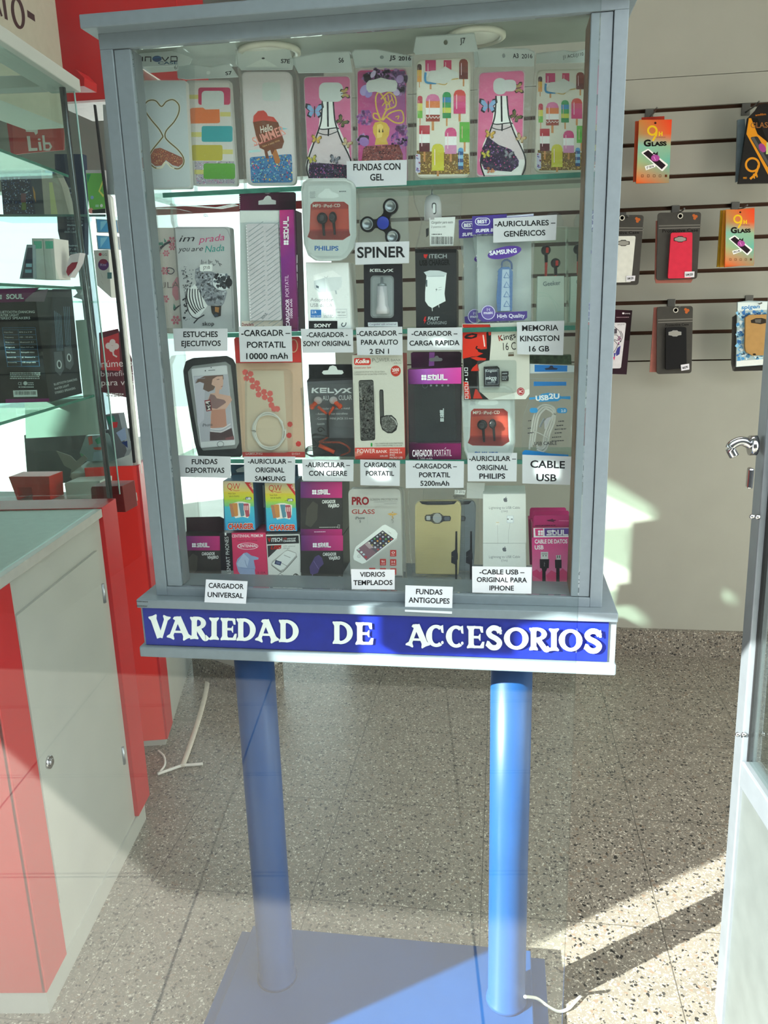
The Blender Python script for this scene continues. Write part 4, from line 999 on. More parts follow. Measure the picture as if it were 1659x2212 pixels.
def flask(a, ox, oy, hole, liquid, PK='d8719c'):
    """The flask picture: pink ground, bottle with dark glitter, butterflies."""
    q = lambda pts: [(ox + x, oy + y) for x, y in pts]
    a.P('e8e4e2', q([(160, 235), (250, 235), (285, 400), (400, 650), (430, 800), (390, 930), (60, 930), (15, 800), (50, 650), (145, 430)]))
    a.P('f4f4f2', q([(160, 220), (262, 220), (285, 470), (130, 470)]))
    a.P('d8c8cc', q([(120, 480), (295, 480), (390, 680), (420, 790), (30, 790), (50, 690)]))
    for w, pts in ((13, [(165, 220), (160, 330), (150, 420), (110, 540), (40, 740), (28, 840), (60, 940)]), (13, [(262, 220), (272, 350), (285, 430), (330, 560), (415, 740), (428, 850), (400, 930)]), (16, [(212, 220), (216, 452)]), (10, [(130, 468), (180, 475), (285, 462), (315, 470)]), (8, [(125, 505), (210, 525), (310, 490)]), (14, [(220, 470), (218, 535)])):
        a.L(BK, q(pts), w, smooth=True)
    a.P('2c1a3c', q(liquid)); a.dots(['50305e', '1a1020', '8a5aa0', 'c04a80', '3a2450'], q(liquid), 220, 3, 8, 21)
    a.RR('cfd4d2', ox + hole[0], oy + hole[1], ox + hole[2], oy + hole[3], 55)
    butterfly(a, ox + 95, oy + 310, 70, '8ab0dc'); butterfly(a, ox + 340, oy + 405, 48, '6a6a3c', '2a2a1c', 40); butterfly(a, ox + 365, oy + 150, 44, 'b89a5c', '3a3020', 80)
    butterfly(a, ox + 110, oy + 565, 40, 'd8b050', '8a6a2c', 10); butterfly(a, ox + 385, oy + 600, 40, 'c8b088', '8a7048', 30); butterfly(a, ox + 75, oy + 745, 38, 'c8b84c', '5a5a2c', -15); butterfly(a, ox + 275, oy + 745, 40, '8a8a96', '44444e', 15)
def p_s6(a):
    a.RQ('d4709a', (112, 445), (520, 438), (540, 1395), (155, 1395), 40)
    flask(a, 110, 435, (135, 55, 350, 228), [(55, 770), (400, 795), (425, 850), (400, 930), (60, 930), (40, 850)])
case_pack(K2, [(-30, 270), (250, 215), (520, 205), (560, 420), (560, 1440), (80, 1425), (40, 420)], [(105, 435), (525, 428), (548, 1412), (150, 1412)], 0.076, p_s6,
          'pink phone case with a tall flask of level purple glitter and a blue butterfly', ([(-10, 280), (250, 225), (515, 215), (545, 400), (60, 405)], lambda a: [a.T(BK, 'S6', 422, 312, 468, 310, 42, .02)]), shell='e0c8cc', rr=45)
def p_j5(a):
    a.RQ('c83c78', (592, 385), (1022, 375), (1030, 1400), (600, 1400), 34)
    a.G(['b84a80', '70407a', 'd070b0', 'd04a90'], [(600, 395), (1015, 385), (1024, 1180), (605, 1180)])
    for x, y, r, c in ((740, 430, 60, '6a4478'), (950, 440, 70, '5c3c70'), (830, 420, 60, '85508c'), (960, 540, 60, '6e4a80'), (655, 800, 70, '90489a'), (640, 1010, 50, '9a60b0'), (960, 1000, 80, '8a4a9c'), (990, 920, 50, '7a3a7c'), (680, 450, 40, '8a4a80'), (1000, 460, 40, '8c68a0')):
        a.dots([c, c, 'a878b4'], [(x + r * math.cos(t), y + r * math.sin(t)) for t in (i * .6 for i in range(11))], 40, 8, 22, int(x))
    for x, y, rx, ry, c in ((970, 460, 34, 38, 'b090c8'), (655, 560, 40, 52, 'b0a0d8'), (690, 590, 30, 40, '9a8acc'), (940, 580, 30, 28, 'c8b4dc'), (730, 415, 20, 36, 'd0c0e4'), (650, 1020, 45, 40, 'a078bc')): a.E(c, x, y, rx, ry, 30)
    a.P('8c4440', [(640, 1090), (665, 1060), (960, 1045), (995, 1130), (1000, 1290), (615, 1290)])
    a.dots(['b05a50', '6a2c30', 'c87868', '4a2024'], [(640, 1090), (665, 1062), (960, 1048), (995, 1130), (1000, 1280), (618, 1280)], 300, 4, 9, 8)
    YB = 'dcb44c'
    a.P(YB, [(745, 850), (800, 835), (850, 855), (878, 900), (872, 960), (850, 1000), (865, 1045), (745, 1050), (755, 990), (730, 940), (728, 890)])
    a.P('eed070', [(765, 870), (800, 860), (820, 880), (810, 980), (765, 990)]).P('5a4a1c', [(785, 900), (795, 940), (778, 935)]).P('5a4a1c', [(815, 900), (825, 935), (808, 938)])
    for pts in ([(800, 830), (760, 720), (755, 620), (790, 580), (850, 700), (810, 825)], [(805, 830), (850, 740), (930, 700), (925, 620), (870, 580), (800, 640)], [(815, 830), (890, 760), (985, 745), (1000, 840), (930, 850), (850, 800)], [(795, 830), (740, 810), (735, 770), (770, 775), (795, 825)]): a.L(YB, pts, 13, smooth=True)
    for pts in ([(860, 600), (880, 690)], [(890, 600), (915, 680)], [(840, 620), (850, 690), (900, 640)], [(930, 800), (960, 790), (950, 820)], [(810, 700), (850, 660), (880, 720), (830, 730)]): a.L(YB, pts, 9, smooth=True)
    a.P('d2d4d2', [(668, 500), (690, 472), (750, 462), (800, 445), (860, 462), (930, 470), (948, 500), (940, 560), (905, 575), (850, 572), (800, 585), (750, 572), (690, 580), (670, 550)])
case_pack(K2, [(530, 215), (560, 190), (760, 185), (1090, 250), (1085, 420), (1050, 1440), (575, 1440), (565, 420)], [(585, 372), (1030, 362), (1038, 1412), (593, 1412)], 0.080, p_j5,
          'purple and pink phone case with a small yellow butterfly-stoppered bottle', ([(540, 225), (565, 200), (760, 195), (1080, 255), (1075, 350), (570, 358)], lambda a: [a.E('8a9494', 808, 264, 18, 16), a.T(BK, 'J5', 875, 285, 930, 288, 38, .03), a.T(BK, '2016', 958, 292, 1070, 292, 36, .03)]), shell='d8b8c4', rr=36)
def lollies(a, x, y, sx, sy):
    """Rows of ice lollies over gold glitter; origin and scale fit each case."""
    def pp(cx, t, b, w, cols, st=50, **k): popsicle(a, x + cx * sx, y + t * sy, y + b * sy, w * sx, cols, st * sy, **k)
    g = [(x + u * sx, y + v * sy) for u, v in ((5, 830), (470, 860), (480, 1040), (20, 1045))]
    a.P('7c5c26', g); a.dots(['a07c34', '5a4018', 'c8a450', '8a6428', 'd8b868'], g, 420, 3 * sx, 8 * sx, 31)
    pp(30, 55, 215, 40, ['4a2c24', 'd8a838', 'e09840']); pp(130, 20, 170, 95, ['c83c70', 'c83c70', 'e8e8e4'], 110, round_=False); pp(282, 20, 110, 70, ['cc3c64', 'c83c5c'], 10, round_=False); pp(425, 10, 190, 80, ['8a4030', '7c3828', '6a2c22'], 65)
    pp(35, 340, 540, 44, ['c04050', 'd8d060', '78b850'], 60); pp(150, 325, 570, 125, ['d878a4', 'e0824a', 'ececea', '9a4030'], 80); pp(275, 305, 540, 76, ['3a9a58', '3a8ab8', '3a9a58', 'c8cc50', '2f8a50'], 70); pp(390, 285, 500, 108, ['d85048', 'd85878', 'd84c84', 'd04078'], 70)
    pp(75, 605, 840, 95, ['b83040', 'ececea', '5c2028'], 90, round_=False); pp(310, 625, 860, 105, ['d04880', 'eceaea', 'd08cb4'], 70); pp(435, 575, 755, 90, ['68b048', '5aa83c', '60ac44'], 85, round_=False)
    pp(195, 770, 1010, 110, ['ccc43c', 'c8bc34', 'ccc43c'], 50); pp(400, 805, 1000, 46, ['5a98c8', '2c5a90', '8cb8d8', '2c4c80', '7ab0d4', '24406c'], 30)
    a.RR('c8c4d8', x - 5 * sx, y + 860 * sy, x + 38 * sx, y + 1030 * sy, 14 * sx).dots(['4a4a90', 'a03c50', '7060a0'], [(x, y + 870 * sy), (x + 34 * sx, y + 870 * sy), (x + 34 * sx, y + 1020 * sy), (x, y + 1020 * sy)], 10, 6 * sx, 9 * sx, 2)
    a.L('e8d8d4', [(x + (90 + i * 15) * sx, y + (525 + 16 * (i % 2)) * sy) for i in range(9)], 6 * sx, smooth=True)
    a.L('c8a040', [(x + 180 * sx, y + 225 * sy), (x + 260 * sx, y + 240 * sy), (x + 300 * sx, y + 200 * sy), (x + 380 * sx, y + 185 * sy)], 7 * sx, smooth=True); a.L('3a88b8', [(x + 85 * sx, y + 130 * sy), (x + 88 * sx, y + 215 * sy), (x + 180 * sx, y + 225 * sy)], 20 * sx, smooth=True)
    h = [(100, 170), (130, 115), (200, 110), (260, 75), (310, 105), (370, 130), (385, 170), (330, 185), (280, 225), (200, 230), (120, 215)]
    a.P('d3d5cf', [(x + u * sx, y + v * sy) for u, v in h])
def p_j7(a):
    a.RQ('dcd8ca', (1125, 298), (1590, 272), (1585, 1335), (1125, 1335), 60); lollies(a, 1115, 270, 1.0, 1.0)
case_pack(K2, [(1085, 220), (1110, 75), (1640, 40), (1680, 300), (1625, 420), (1620, 1390), (1090, 1410), (1080, 420)], [(1118, 288), (1600, 262), (1592, 1348), (1118, 1348)], 0.0625, p_j7,
          'tall clear phone case covered in ice lollies, reaching highest under the lamp', ([(1092, 215), (1115, 82), (1635, 48), (1670, 210), (1110, 240)], lambda a: [a.E('6a6a58', 1380, 132, 18, 22), a.T(BK, 'J7', 1508, 140, 1558, 138, 50, .01)]), shell='ded8c4', rr=60)
def p_a3(a):
    a.RQ('e0709c', (232, 408), (630, 385), (606, 1318), (210, 1322), 40)
    flask(a, 215, 390, (140, 60, 260, 208), [(95, 590), (190, 660), (300, 700), (370, 800), (365, 850), (300, 900), (60, 880), (20, 790), (40, 690)])
    a.RR('d4d6d6', 440, 465, 560, 570, 40)
    a.dots(['c86a50', 'e0a070', 'd89060'], [(300, 1250), (360, 1250), (360, 1300), (300, 1300)], 8, 8, 14, 5)
case_pack(K3, [(170, 200), (270, 178), (665, 180), (735, 215), (730, 360), (640, 1345), (190, 1372), (175, 420)], [(222, 400), (640, 375), (614, 1332), (205, 1335)], 0.078, p_a3,
          'pink phone case with a flask of slanting purple glitter', ([(178, 208), (270, 186), (660, 188), (725, 222), (720, 345), (190, 352)], lambda a: [a.T(BK, 'A3', 530, 272, 582, 270, 40, .02), a.T(BK, '2016', 610, 275, 706, 272, 40, .01), a.E('9aa4a4', 448, 250, 14, 20)]), shell='e0c4cc', rr=45)
def p_j1(a):
    a.RQ('dad6c8', (752, 385), (1188, 380), (1172, 1275), (732, 1275), 60); lollies(a, 748, 390, .91, .85)
case_pack(K3, [(735, 330), (735, 225), (990, 195), (1080, 210), (1215, 175), (1222, 420), (1205, 1320), (690, 1340), (720, 420)], [(743, 375), (1198, 368), (1182, 1290), (724, 1290)], 0.090, p_j1,
          'smaller clear phone case with ice lollies beside the brown-edged frame', ([(738, 320), (742, 232), (990, 203), (1080, 218), (1212, 185), (1210, 310)], lambda a: [a.T('3a3a3a', 'J1 ACE/J110', 980, 278, 1165, 248, 30, .0)]), shell='dcd6c4', rr=60)
# ------------------------------------------------------------------ second shelf
FY = 0.066
def p_floral(a):
    a.R('ddd2cc', 180, 590, 560, 1730)
    P_ = 'd87a8c'
    for x, y, r in ((375, 740, 34), (310, 880, 26), (300, 1080, 32), (300, 1400, 30), (420, 1640, 36), (380, 810, 26)):
        for k in range(6): t = k * 1.05; a.E(P_, x + r * math.cos(t), y + r * math.sin(t), r * .55, r * .4, math.degrees(t))
        a.E('c05060', x, y, r * .25)
    a.L('44424c', [(215, 900), (245, 830), (300, 775), (360, 750)], 26, smooth=True).P('5a9484', [(215, 765), (270, 750), (285, 790), (230, 785)]).P('5a9484', [(285, 705), (315, 745), (290, 760)]).P('5a9484', [(395, 1450), (425, 1500), (390, 1525)])
    a.L('44424c', [(400, 1530), (440, 1490), (480, 1465)], 14).L('55505a', [(320, 1060), (345, 1045), (390, 1060), (400, 1090), (370, 1115), (330, 1105), (320, 1065)], 11, smooth=True)
    a.P('d8909c', [(380, 1230), (430, 1150), (470, 1160), (480, 1400), (420, 1420), (380, 1350)])
    a.T('8a7a78', 'ULA', 235, 1280, 460, 1270, 70)
KW = (300, 380, 5.2667)
e = empty('wallet_case', mid([(150, 590), (500, 590), (520, 1740), (240, 1740)], 0.098, KW, S2), 'floral phone wallet case half hidden behind the zebra one', 'phone case', 'wallet cases on the second shelf')
solid([(195, 600), (560, 600), (580, 1745), (255, 1745)], 0.098, 0.014, KW, S2).build('cover', mat('cream_leather', 'cfc6c0', 0.5), e, bevel=0.002)
a = Art(0.098, KW); p_floral(a); a.build('printed_cover', e)
solid([(145, 362), (380, 360), (560, 400), (590, 1748), (245, 1748), (160, 560)], 0.095, 0.018, KW, S2).build('bag', film, e)
def p_zebra(a):
    a.L('8a8a90', [(262, 492), (720, 488), (750, 510), (775, 580), (800, 1440)], 4)
    for (t, x0, y0, x1, y1, h, c) in (('im', 290, 622, 440, 615, 62, '2a2a30'), ('prada', 475, 632, 722, 605, 62, 'd05080'), ('you', 283, 715, 395, 710, 50, '2a2a30'), ('are', 408, 712, 520, 705, 46, '2a2a30'), ('Nada', 535, 722, 720, 705, 62, '2f9a90')): a.T(c, t, x0, y0, x1, y1, h, 0, .3)
    a.P('8c8f98', [(445, 880), (480, 860), (560, 890), (640, 920), (700, 1000), (745, 1100), (715, 1200), (690, 1230), (640, 1215), (570, 1225), (520, 1180), (470, 1080), (440, 960)])
    a.dots(['a4a8b0', '6c6f78', '585c66', 'b8bcc4'], [(450, 890), (640, 930), (740, 1100), (690, 1220), (530, 1180), (460, 1050)], 160, 6, 18, 6)
    a.P('f0f0f0', [(350, 1100), (440, 1020), (560, 1225), (480, 1330), (400, 1330)])
    for k in range(6): a.L('2a2c34', [(370 + k * 24, 1060 + k * 2), (365 + k * 27, 1150), (400 + k * 24, 1240), (450 + k * 16, 1300 - k * 12)], 12 - k * .8, smooth=True)
    a.L('2a2c34', [(350, 1090), (365, 1230), (410, 1320), (470, 1350)], 8, smooth=True); a.L('2a2c34', [(430, 1390), (470, 1345), (530, 1310)], 12)
    a.E('dfe2e6', 700, 1000, 92, 80); a.dots(['1c1e26', '3a3e48', '6a7480'], [(640, 930), (760, 930), (785, 1000), (760, 1060), (660, 1060), (620, 1000)], 70, 7, 20, 8); a.E('1a1a22', 760, 1005, 34, 44)
    for k in range(14): a.L('30323a', [(500 + k * 15, 850 - (k % 4) * 14), (505 + k * 13, 790 + (k % 5) * 12)], 5)
    a.P('2a2622', [(590, 1225), (690, 1225), (685, 1320), (630, 1335), (600, 1290)]).P('b07a44', [(630, 1235), (670, 1240), (665, 1290), (630, 1280)]); a.E('3a4a5c', 640, 1315, 22, 14)
    a.dots(['2a2c34', '50545e'], [(310, 860), (400, 850), (440, 900), (400, 1050), (340, 1080), (310, 1000)], 60, 2, 8, 12); a.dots(['2a2c34'], [(330, 1100), (350, 1100), (400, 1370), (330, 1380)], 24, 3, 11, 13)
    a.RR('f2f2f0', 487, 835, 605, 900, 14).T('2a2a2a', 'J710', 517, 882, 583, 875, 28, .01).T('3a3a40', 'skop', 512, 1412, 622, 1410, 38, .01)
e = empty('wallet_case', mid([(255, 485), (770, 485), (820, 1450), (325, 1450)], 0.080, K4, S2), 'white phone wallet case printed with a zebra and handwritten words', 'phone case', 'wallet cases on the second shelf')
q = solid(rquad((252, 480), (770, 480), (822, 1452), (325, 1455), 26), 0.080, 0.016, K4, S2).build('cover', mat('white_leather', 'd8d8da', 0.5, bump=0.1), e, bevel=0.002)
a = Art(0.080, K4); p_zebra(a); a.build('printed_cover', q)
solid([(205, 258), (330, 270), (640, 295), (808, 262), (815, 480), (850, 800), (850, 1460), (310, 1460), (240, 500), (215, 440)], 0.077, 0.022, K4, S2).build('bag', film, e)
a = Art(0.078, K4); a.T('6a7a78', 'EDL', 525, 385, 568, 385, 26, .01); a.build('printed_header', e)

def p_soul10(a):
    a.RR('b6c0c0', 868, 335, 1232, 1420, 10)
    a.P('d4d8d6', [(868, 330), (1240, 330), (1232, 440), (868, 440)]).P('e0d4c6', [(880, 1370), (1270, 1365), (1275, 1420), (880, 1425)]).T('8a2a3a', 'Duradera', 885, 1415, 995, 1412, 28, .02)
e = empty('power_bank_box', mid([(865, 160), (1390, 155), (1430, 1450), (880, 1440)], FY, K4, S2), 'tall silver striped power bank box with purple side and hang tab', 'box')
ow = solid([(862, 325), (1240, 322), (1275, 1440), (880, 1440)], FY, 0.034, K4, S2).build('carton', mat('silver_carton', 'c2c6c6', 0.4), e, bevel=0.0005)
a = Art(FY, K4); p_soul10(a); a.build('printed_front', ow)
pbk = solid(rquad((920, 450), (1225, 448), (1260, 1360), (955, 1365), 30), FY - 0.004, 0.004, K4).build('power_bank', mat('white_gloss'), e, bevel=0.0015)
a = Art(FY - 0.004, K4)
for k in range(24):
    y = 470 + k * 46
    for x0, x1 in ((945, 1085), (1110, 1240)):
        x0 += k * 1.4; x1 += k * 1.4; a.L('8f9a9e', [(x0, y + 60), (x1, y - 40)] if y < 1290 else [(x0, y + 50), (x1 - 20, y - 25)], 5.5); a.k -= 1
a.k += 2
for k in range(34): a.E('f4f6f6', 925 + k * 1.3, 470 + k * 27, 4); a.k -= 1
a.k += 2
a.T('7a8286', 'SOUL', 1080, 1355, 1130, 1300, 24, .02); a.build('printed_stripes', pbk)
sd_ = solid([(1238, 322), (1372, 318), (1408, 1450), (1272, 1445)], FY - 0.003, 0.036, K4, S2).build('side_panel', mat('purple_carton', '8a2a78', 0.4), e, bevel=0.0004)
a = Art(FY - 0.003, K4)
a.G(['c0307a', 'a82878', '802a86', '8a2a80'], [(1238, 322), (1372, 318), (1385, 760), (1250, 770)]).G(['802a86', '8a2a80', '6a1a4a', '3a1830'], [(1250, 770), (1385, 760), (1408, 1448), (1272, 1443)])
soul_logo_v(a, 1325, 650, 385, 46)
a.T('f0e0f0', 'CARGADOR', 1335, 1420, 1330, 1160, 34, .02).T('e0c0dc', 'PORTATIL', 1330, 1140, 1322, 935, 34).T('f0e0f0', '10000 mAh', 1362, 1340, 1358, 1160, 22, .01)
a.build('printed_side', sd_)
s2_ = solid([(1373, 318), (1395, 325), (1432, 1450), (1409, 1450)], FY + 0.004, 0.03, K4, S2).build('edge_panel', mat('dark_purple_carton', '3a1c34', 0.4), e)
a = Art(FY + 0.004, K4); soul_logo_v(a, 1408, 1110, 740, 28); a.T('d8c8d8', '10000', 1420, 1400, 1418, 1330, 12); a.build('printed_edge', s2_)
hd_ = [(858, 168), (875, 155), (1375, 152), (1392, 168), (1392, 322), (862, 326)]
solid(hd_, FY + 0.012, 0.0012, K4).build('hang_tab', mat('plum_card', '4a1c34', 0.4), e)
a = Art(FY + 0.012, K4); a.G(['5a1e3e', '3c2030', '2a1c26', '6a1c44'], [(862, 165), (1390, 160), (1390, 320), (864, 324)]).P('e8e4e6', [(1040, 235), (1085, 225), (1105, 195), (1130, 185), (1155, 195), (1165, 222), (1205, 232), (1205, 268), (1040, 272)])
for k in range(7): a.E('d8c8d0', 864, 195 + k * 18, 5)
a.build('printed_tab', e)

def earbud_blister(K, Y, sit, outline, card, cardbot, words, label, ts, dx_=0, dy_=0, sc=1.0):
    T = lambda pts: [((x) * sc + dx_, (y) * sc + dy_) for x, y in pts]
    e = empty('earphone_pack', mid(T(outline), Y, K, sit), label, 'earphones', 'white rounded earphone packs')
    solid(T(outline), Y + 0.006, 0.003, K, None).build('backing_card', mat('white_carton'), e)
    a = Art(Y + 0.006, K)
    a.P('dcdcda', T([(110, 100), (150, 90), (470, 90), (515, 120), (520, 560), (480, 700), (420, 755), (160, 755), (110, 690)]))
    a.P('a83028', T([(135, 270), (165, 243), (450, 243), (492, 275), (500, 520), (510, 560), (440, 605), (150, 600), (105, 575), (125, 520)]))
    a.P('c84a38', T([(140, 320), (490, 310), (495, 500), (130, 505)]))
    a.P('8a2420', T([(105, 575), (125, 520), (500, 520), (508, 560), (430, 600), (180, 600)]))
    tx = lambda c, t, x0, y0, x1, y1, h, b: a.T(c, t, x0 * sc + dx_, y0 * sc + dy_, x1 * sc + dx_, y1 * sc + dy_, h * sc, b)
    tx('e8dcd0', 'MP3', 155, 296, 230, 296, 30, .01); tx('e8dcd0', 'iPod', 258, 296, 333, 296, 30, .01); tx('e8dcd0', 'CD', 358, 294, 414, 292, 30, .01); a.E('e8dcd0', 243 * sc + dx_, 284 * sc + dy_, 4 * sc).E('e8dcd0', 345 * sc + dx_, 284 * sc + dy_, 4 * sc)
    tx('2a6cb4', words, 172, 702, 398, 704, 42, .03)
    a.P('f4f4f2', T([(200, 195), (215, 170), (250, 145), (275, 120), (310, 120), (340, 150), (395, 170), (402, 195), (360, 210), (230, 210)]))
    a.scribble('6a6a70', 130 * sc + dx_, 155 * sc + dy_, 180 * sc + dx_, 155 * sc + dy_, 4 * sc, 5, 13 * sc).scribble('6a6a70', 405 * sc + dx_, 152 * sc + dy_, 468 * sc + dx_, 150 * sc + dy_, 10 * sc)
    a.build('printed_card', e)
    g = mat('black_gloss', '18161a', 0.15)
    for (x, y, r, sx_) in ((245, 400, 48, 1.0), (345, 390, 46, 0.75)):
        P0 = onY(*cp(K, T([(x, y)]))[0], Y); R0 = r * sc / K[2] / FPX * 1.08
        P1 = onY(*cp(K, T([(x + 5, y + 60)]))[0], Y); P2 = onY(*cp(K, T([(x + 18, y + 165)]))[0], Y + 0.001)
        MB().ball(P0, R0, sx_, .55, 1, 18).cyl(P1 + Vector((0, 0, .012)), P2, R0 * .33, R0 * .22, 12).build('earbud', g, e)
        MB().lathe((P0.x - R0 * .1, P0.y - R0 * .5, P0.z), [(R0 * .55, 0.0), (R0 * .5, -R0 * .12), (R0 * .2, -R0 * .16)], 'y', 18).build('earbud_grille', mat('grey_mesh', '4a484c', 0.3, .6), e)
    solid(T(outline), Y - 0.008, 0.0135, K, sit).build('blister', blister, e, bevel=0.003)
    return e
OL = [(45, 130), (60, 60), (120, 22), (460, 20), (530, 50), (560, 120), (565, 560), (540, 680), (470, 770), (400, 800), (180, 800), (110, 750), (70, 640)]
earbud_blister(K5, 0.046, None, OL, None, None, 'PHILIPS', 'white rounded earphone pack standing on top of the plug adaptor box', 1)

def p_sony(a):
    a.P('eceef0', [(95, 820), (490, 820), (515, 1440), (118, 1440)])
    a.P('f8f8fa', [(160, 940), (200, 925), (340, 890), (430, 950), (430, 1040), (400, 1075), (340, 1080), (250, 1095), (215, 1100), (170, 1060)]).P('d0d6dc', [(165, 990), (270, 960), (280, 1095), (215, 1100), (170, 1060)]).P('dfe4e8', [(270, 960), (430, 950), (430, 1040), (400, 1075), (280, 1095)])
    a.P('5a6470', [(185, 1030), (212, 1040), (212, 1062), (187, 1052)]).L('b8c0c8', [(370, 1080), (378, 1115)], 14).L('8a949c', [(262, 950), (285, 962), (298, 945)], 3)
    a.T('8a8c94', 'Adaptador', 133, 1182, 348, 1184, 34).T('8a8c94', 'USB de CA', 133, 1235, 340, 1236, 34)
    a.R('2c74c0', 135, 1262, 235, 1335).T('e8f0f8', '2.1A', 145, 1295, 190, 1295, 24, .02).T('e8f0f8', 'Carga rápida', 143, 1326, 232, 1326, 14)
    for x0, x1 in ((252, 355), (372, 475)): a.L('9aa4b0', [(x0, 1258), (x1, 1256), (x1 + 2, 1335), (x0 + 4, 1338)], 3, closed=True)
    a.L('a4acb4', [(265, 1300), (320, 1280), (345, 1275)], 3).scribble('a4a8b0', 262, 1318, 345, 1318, 8, 2, 14).T('8a929a', '100V-240V', 382, 1295, 465, 1294, 16).scribble('a4a8b0', 390, 1318, 465, 1318, 7)
    a.R('141418', 118, 1367, 388, 1440).T('f0f0f0', 'SONY', 168, 1428, 330, 1426, 32, .035).L('5a646c', [(440, 1385), (428, 1400), (432, 1415), (450, 1418), (465, 1405), (470, 1382)], 9, smooth=True)
carton('adaptor_box', [(90, 815), (495, 815), (530, 1445), (115, 1445)], 0.062, 0.045, whitec, K5, S2, 'white mains adaptor box with a drawing of a white plug', 'box', p_sony)

# fidget spinner in its bag
e = empty('fidget_spinner_pack', mid([(580, 130), (1050, 130), (1060, 640), (590, 640)], 0.064, K5, None), 'black three-armed fidget spinner with blue hub in a clear bag', 'toy')
solid([(578, 130), (700, 125), (1050, 135), (1045, 400), (1060, 700), (570, 700), (590, 400)], 0.062, 0.014, K5).build('bag', cloudy, e)
sp = [onY(*cp(K5, [p])[0], 0.058) for p in ((822, 447), (890, 290), (675, 458), (910, 575))]
rr_ = 66 / K5[2] / FPX * 1.06
arm = MB()
for p in sp[1:]: arm.cyl(sp[0] + Vector((0, -.0035, 0)), sp[0] + Vector((0, .0035, 0)), rr_ * .95, n=28).cyl(p + Vector((0, -.0035, 0)), p + Vector((0, .0035, 0)), rr_, n=28)
for p in sp[1:]:
    d = (p - sp[0]).normalized(); n = Vector((-d.z, 0, d.x))
    L0 = [(sp[0] + n * rr_ * .85), (sp[0] * .5 + p * .5 + n * rr_ * .52), (p + n * rr_ * .85), (p - n * rr_ * .85), (sp[0] * .5 + p * .5 - n * rr_ * .52), (sp[0] - n * rr_ * .85)]
    arm.loft([v + Vector((0, -.0034, 0)) for v in L0], [v + Vector((0, .0034, 0)) for v in L0])
arm.build('body', mat('black_plastic', '141416', 0.3), e)
for p in sp[1:]: MB().lathe((p.x, 0.058, p.z), [(rr_ * .74, -.002), (rr_ * .74, -.0046), (rr_ * .62, -.0046), (rr_ * .6, -.0038), (rr_ * .01, -.0038)], 'y', 28).build('weight', mat('steel_weight', '9aa2a8', 0.3, .8), e)
MB().lathe((sp[0].x, 0.058, sp[0].z), [(rr_ * .82, -.002), (rr_ * .82, -.005), (rr_ * .7, -.0056), (rr_ * .01, -.0056)], 'y', 28).build('hub_cap', mat('royal_blue', '2a3ea8', 0.35), e)

# car charger card with a bullet-shaped charger behind its blister
def p_kelyx(a):
    a.P('26262c', [(638, 838), (995, 832), (1000, 1420), (640, 1420)])
    kelyx(a, 693, 905, 918, 36, 'f0f0f2')
    a.RR('8e9094', 700, 940, 920, 1340, 36).RR('a8abae', 712, 955, 908, 1325, 30)
    a.P('f0f0f4', [(675, 1382), (955, 1378), (958, 1420), (678, 1420)]).T('5a3a80', 'Cargador usb universal', 690, 1408, 942, 1405, 18)
def kelyx(a, x0, y, x1, h, c):
    w = (x1 - x0) / 5; t = h * .26
    a.P(c, [(x0, y), (x0 + t * .4, y - h * .8), (x0 + t * 1.5, y - h * .8), (x0 + t * 1.2, y)]).P(c, [(x0 + w * .2, y - h * .45), (x0 + w * .7, y - h * .8), (x0 + w * 1.0, y - h * .8), (x0 + w * .5, y - h * .42), (x0 + w * .95, y), (x0 + w * .6, y)])
    X = x0 + w * 1.05; a.R(c, X, y - h * .8, X + w * .85, y - h * .6).R(c, X, y - h * .48, X + w * .8, y - h * .32).R(c, X, y - h * .2, X + w * .85, y).R(c, X, y - h * .8, X + t * .9, y)
    X = x0 + w * 2.0; a.R(c, X, y - h * .8, X + t, y).R(c, X, y - h * .2, X + w * .8, y)
    X = x0 + w * 2.75; a.P(c, [(X, y - h * .65), (X + t * 1.1, y - h * .65), (X + w * .5, y - h * .25), (X + w * .9, y - h * .7), (X + w * 1.2, y - h * .7), (X + w * .3, y + h * .25), (X + w * .05, y + h * .25), (X + w * .35, y - h * .05)])
    X = x0 + w * 3.8; a.P(c, [(X, y - h * .72), (X + w * .35, y - h * .72), (X + w * 1.2, y), (X + w * .85, y)]).P(c, [(X + w * .8, y - h * .8), (X + w * 1.2, y - h * .8), (X + w * .25, y), (X - w * .1, y)])
e = empty('car_charger_pack', mid([(635, 830), (1000, 830), (1000, 1420), (640, 1420)], 0.068, K5, S2), 'black card pack with a white bullet-shaped car charger in a window', 'charger')
o = solid([(635, 830), (998, 830), (1003, 1425), (640, 1425)], 0.068, 0.003, K5, S2).build('backing_card', blackc, e)
a = Art(0.068, K5); p_kelyx(a); a.build('printed_card', o)
ch = [onY(*cp(K5, [p])[0], 0.060) for p in ((806, 955), (806, 1010), (808, 1040), (812, 1150), (812, 1300))]
kx = 1 / K5[2] / FPX * 1.05
MB().lathe((ch[3].x, 0.060, 0), [(10 * kx, ch[0].z), (14 * kx, ch[1].z), (40 * kx, ch[1].z - .001), (42 * kx, ch[2].z)], 'z', 20).build('metal_tip', alu, e)
MB().lathe((ch[3].x, 0.060, 0), [(44 * kx, ch[2].z), (50 * kx, ch[3].z), (52 * kx, onY(812 / K5[2] + 640, 1220 / K5[2] + 380, .06).z), (64 * kx, onY(812 / K5[2] + 640, 1250 / K5[2] + 380, .06).z), (64 * kx, ch[4].z)], 'z', 24).build('charger_body', mat('white_gloss'), e)
solid(rrect(702, 942, 920, 1338, 36), 0.054, 0.0138, K5).build('blister', blister, e, bevel=0.002)

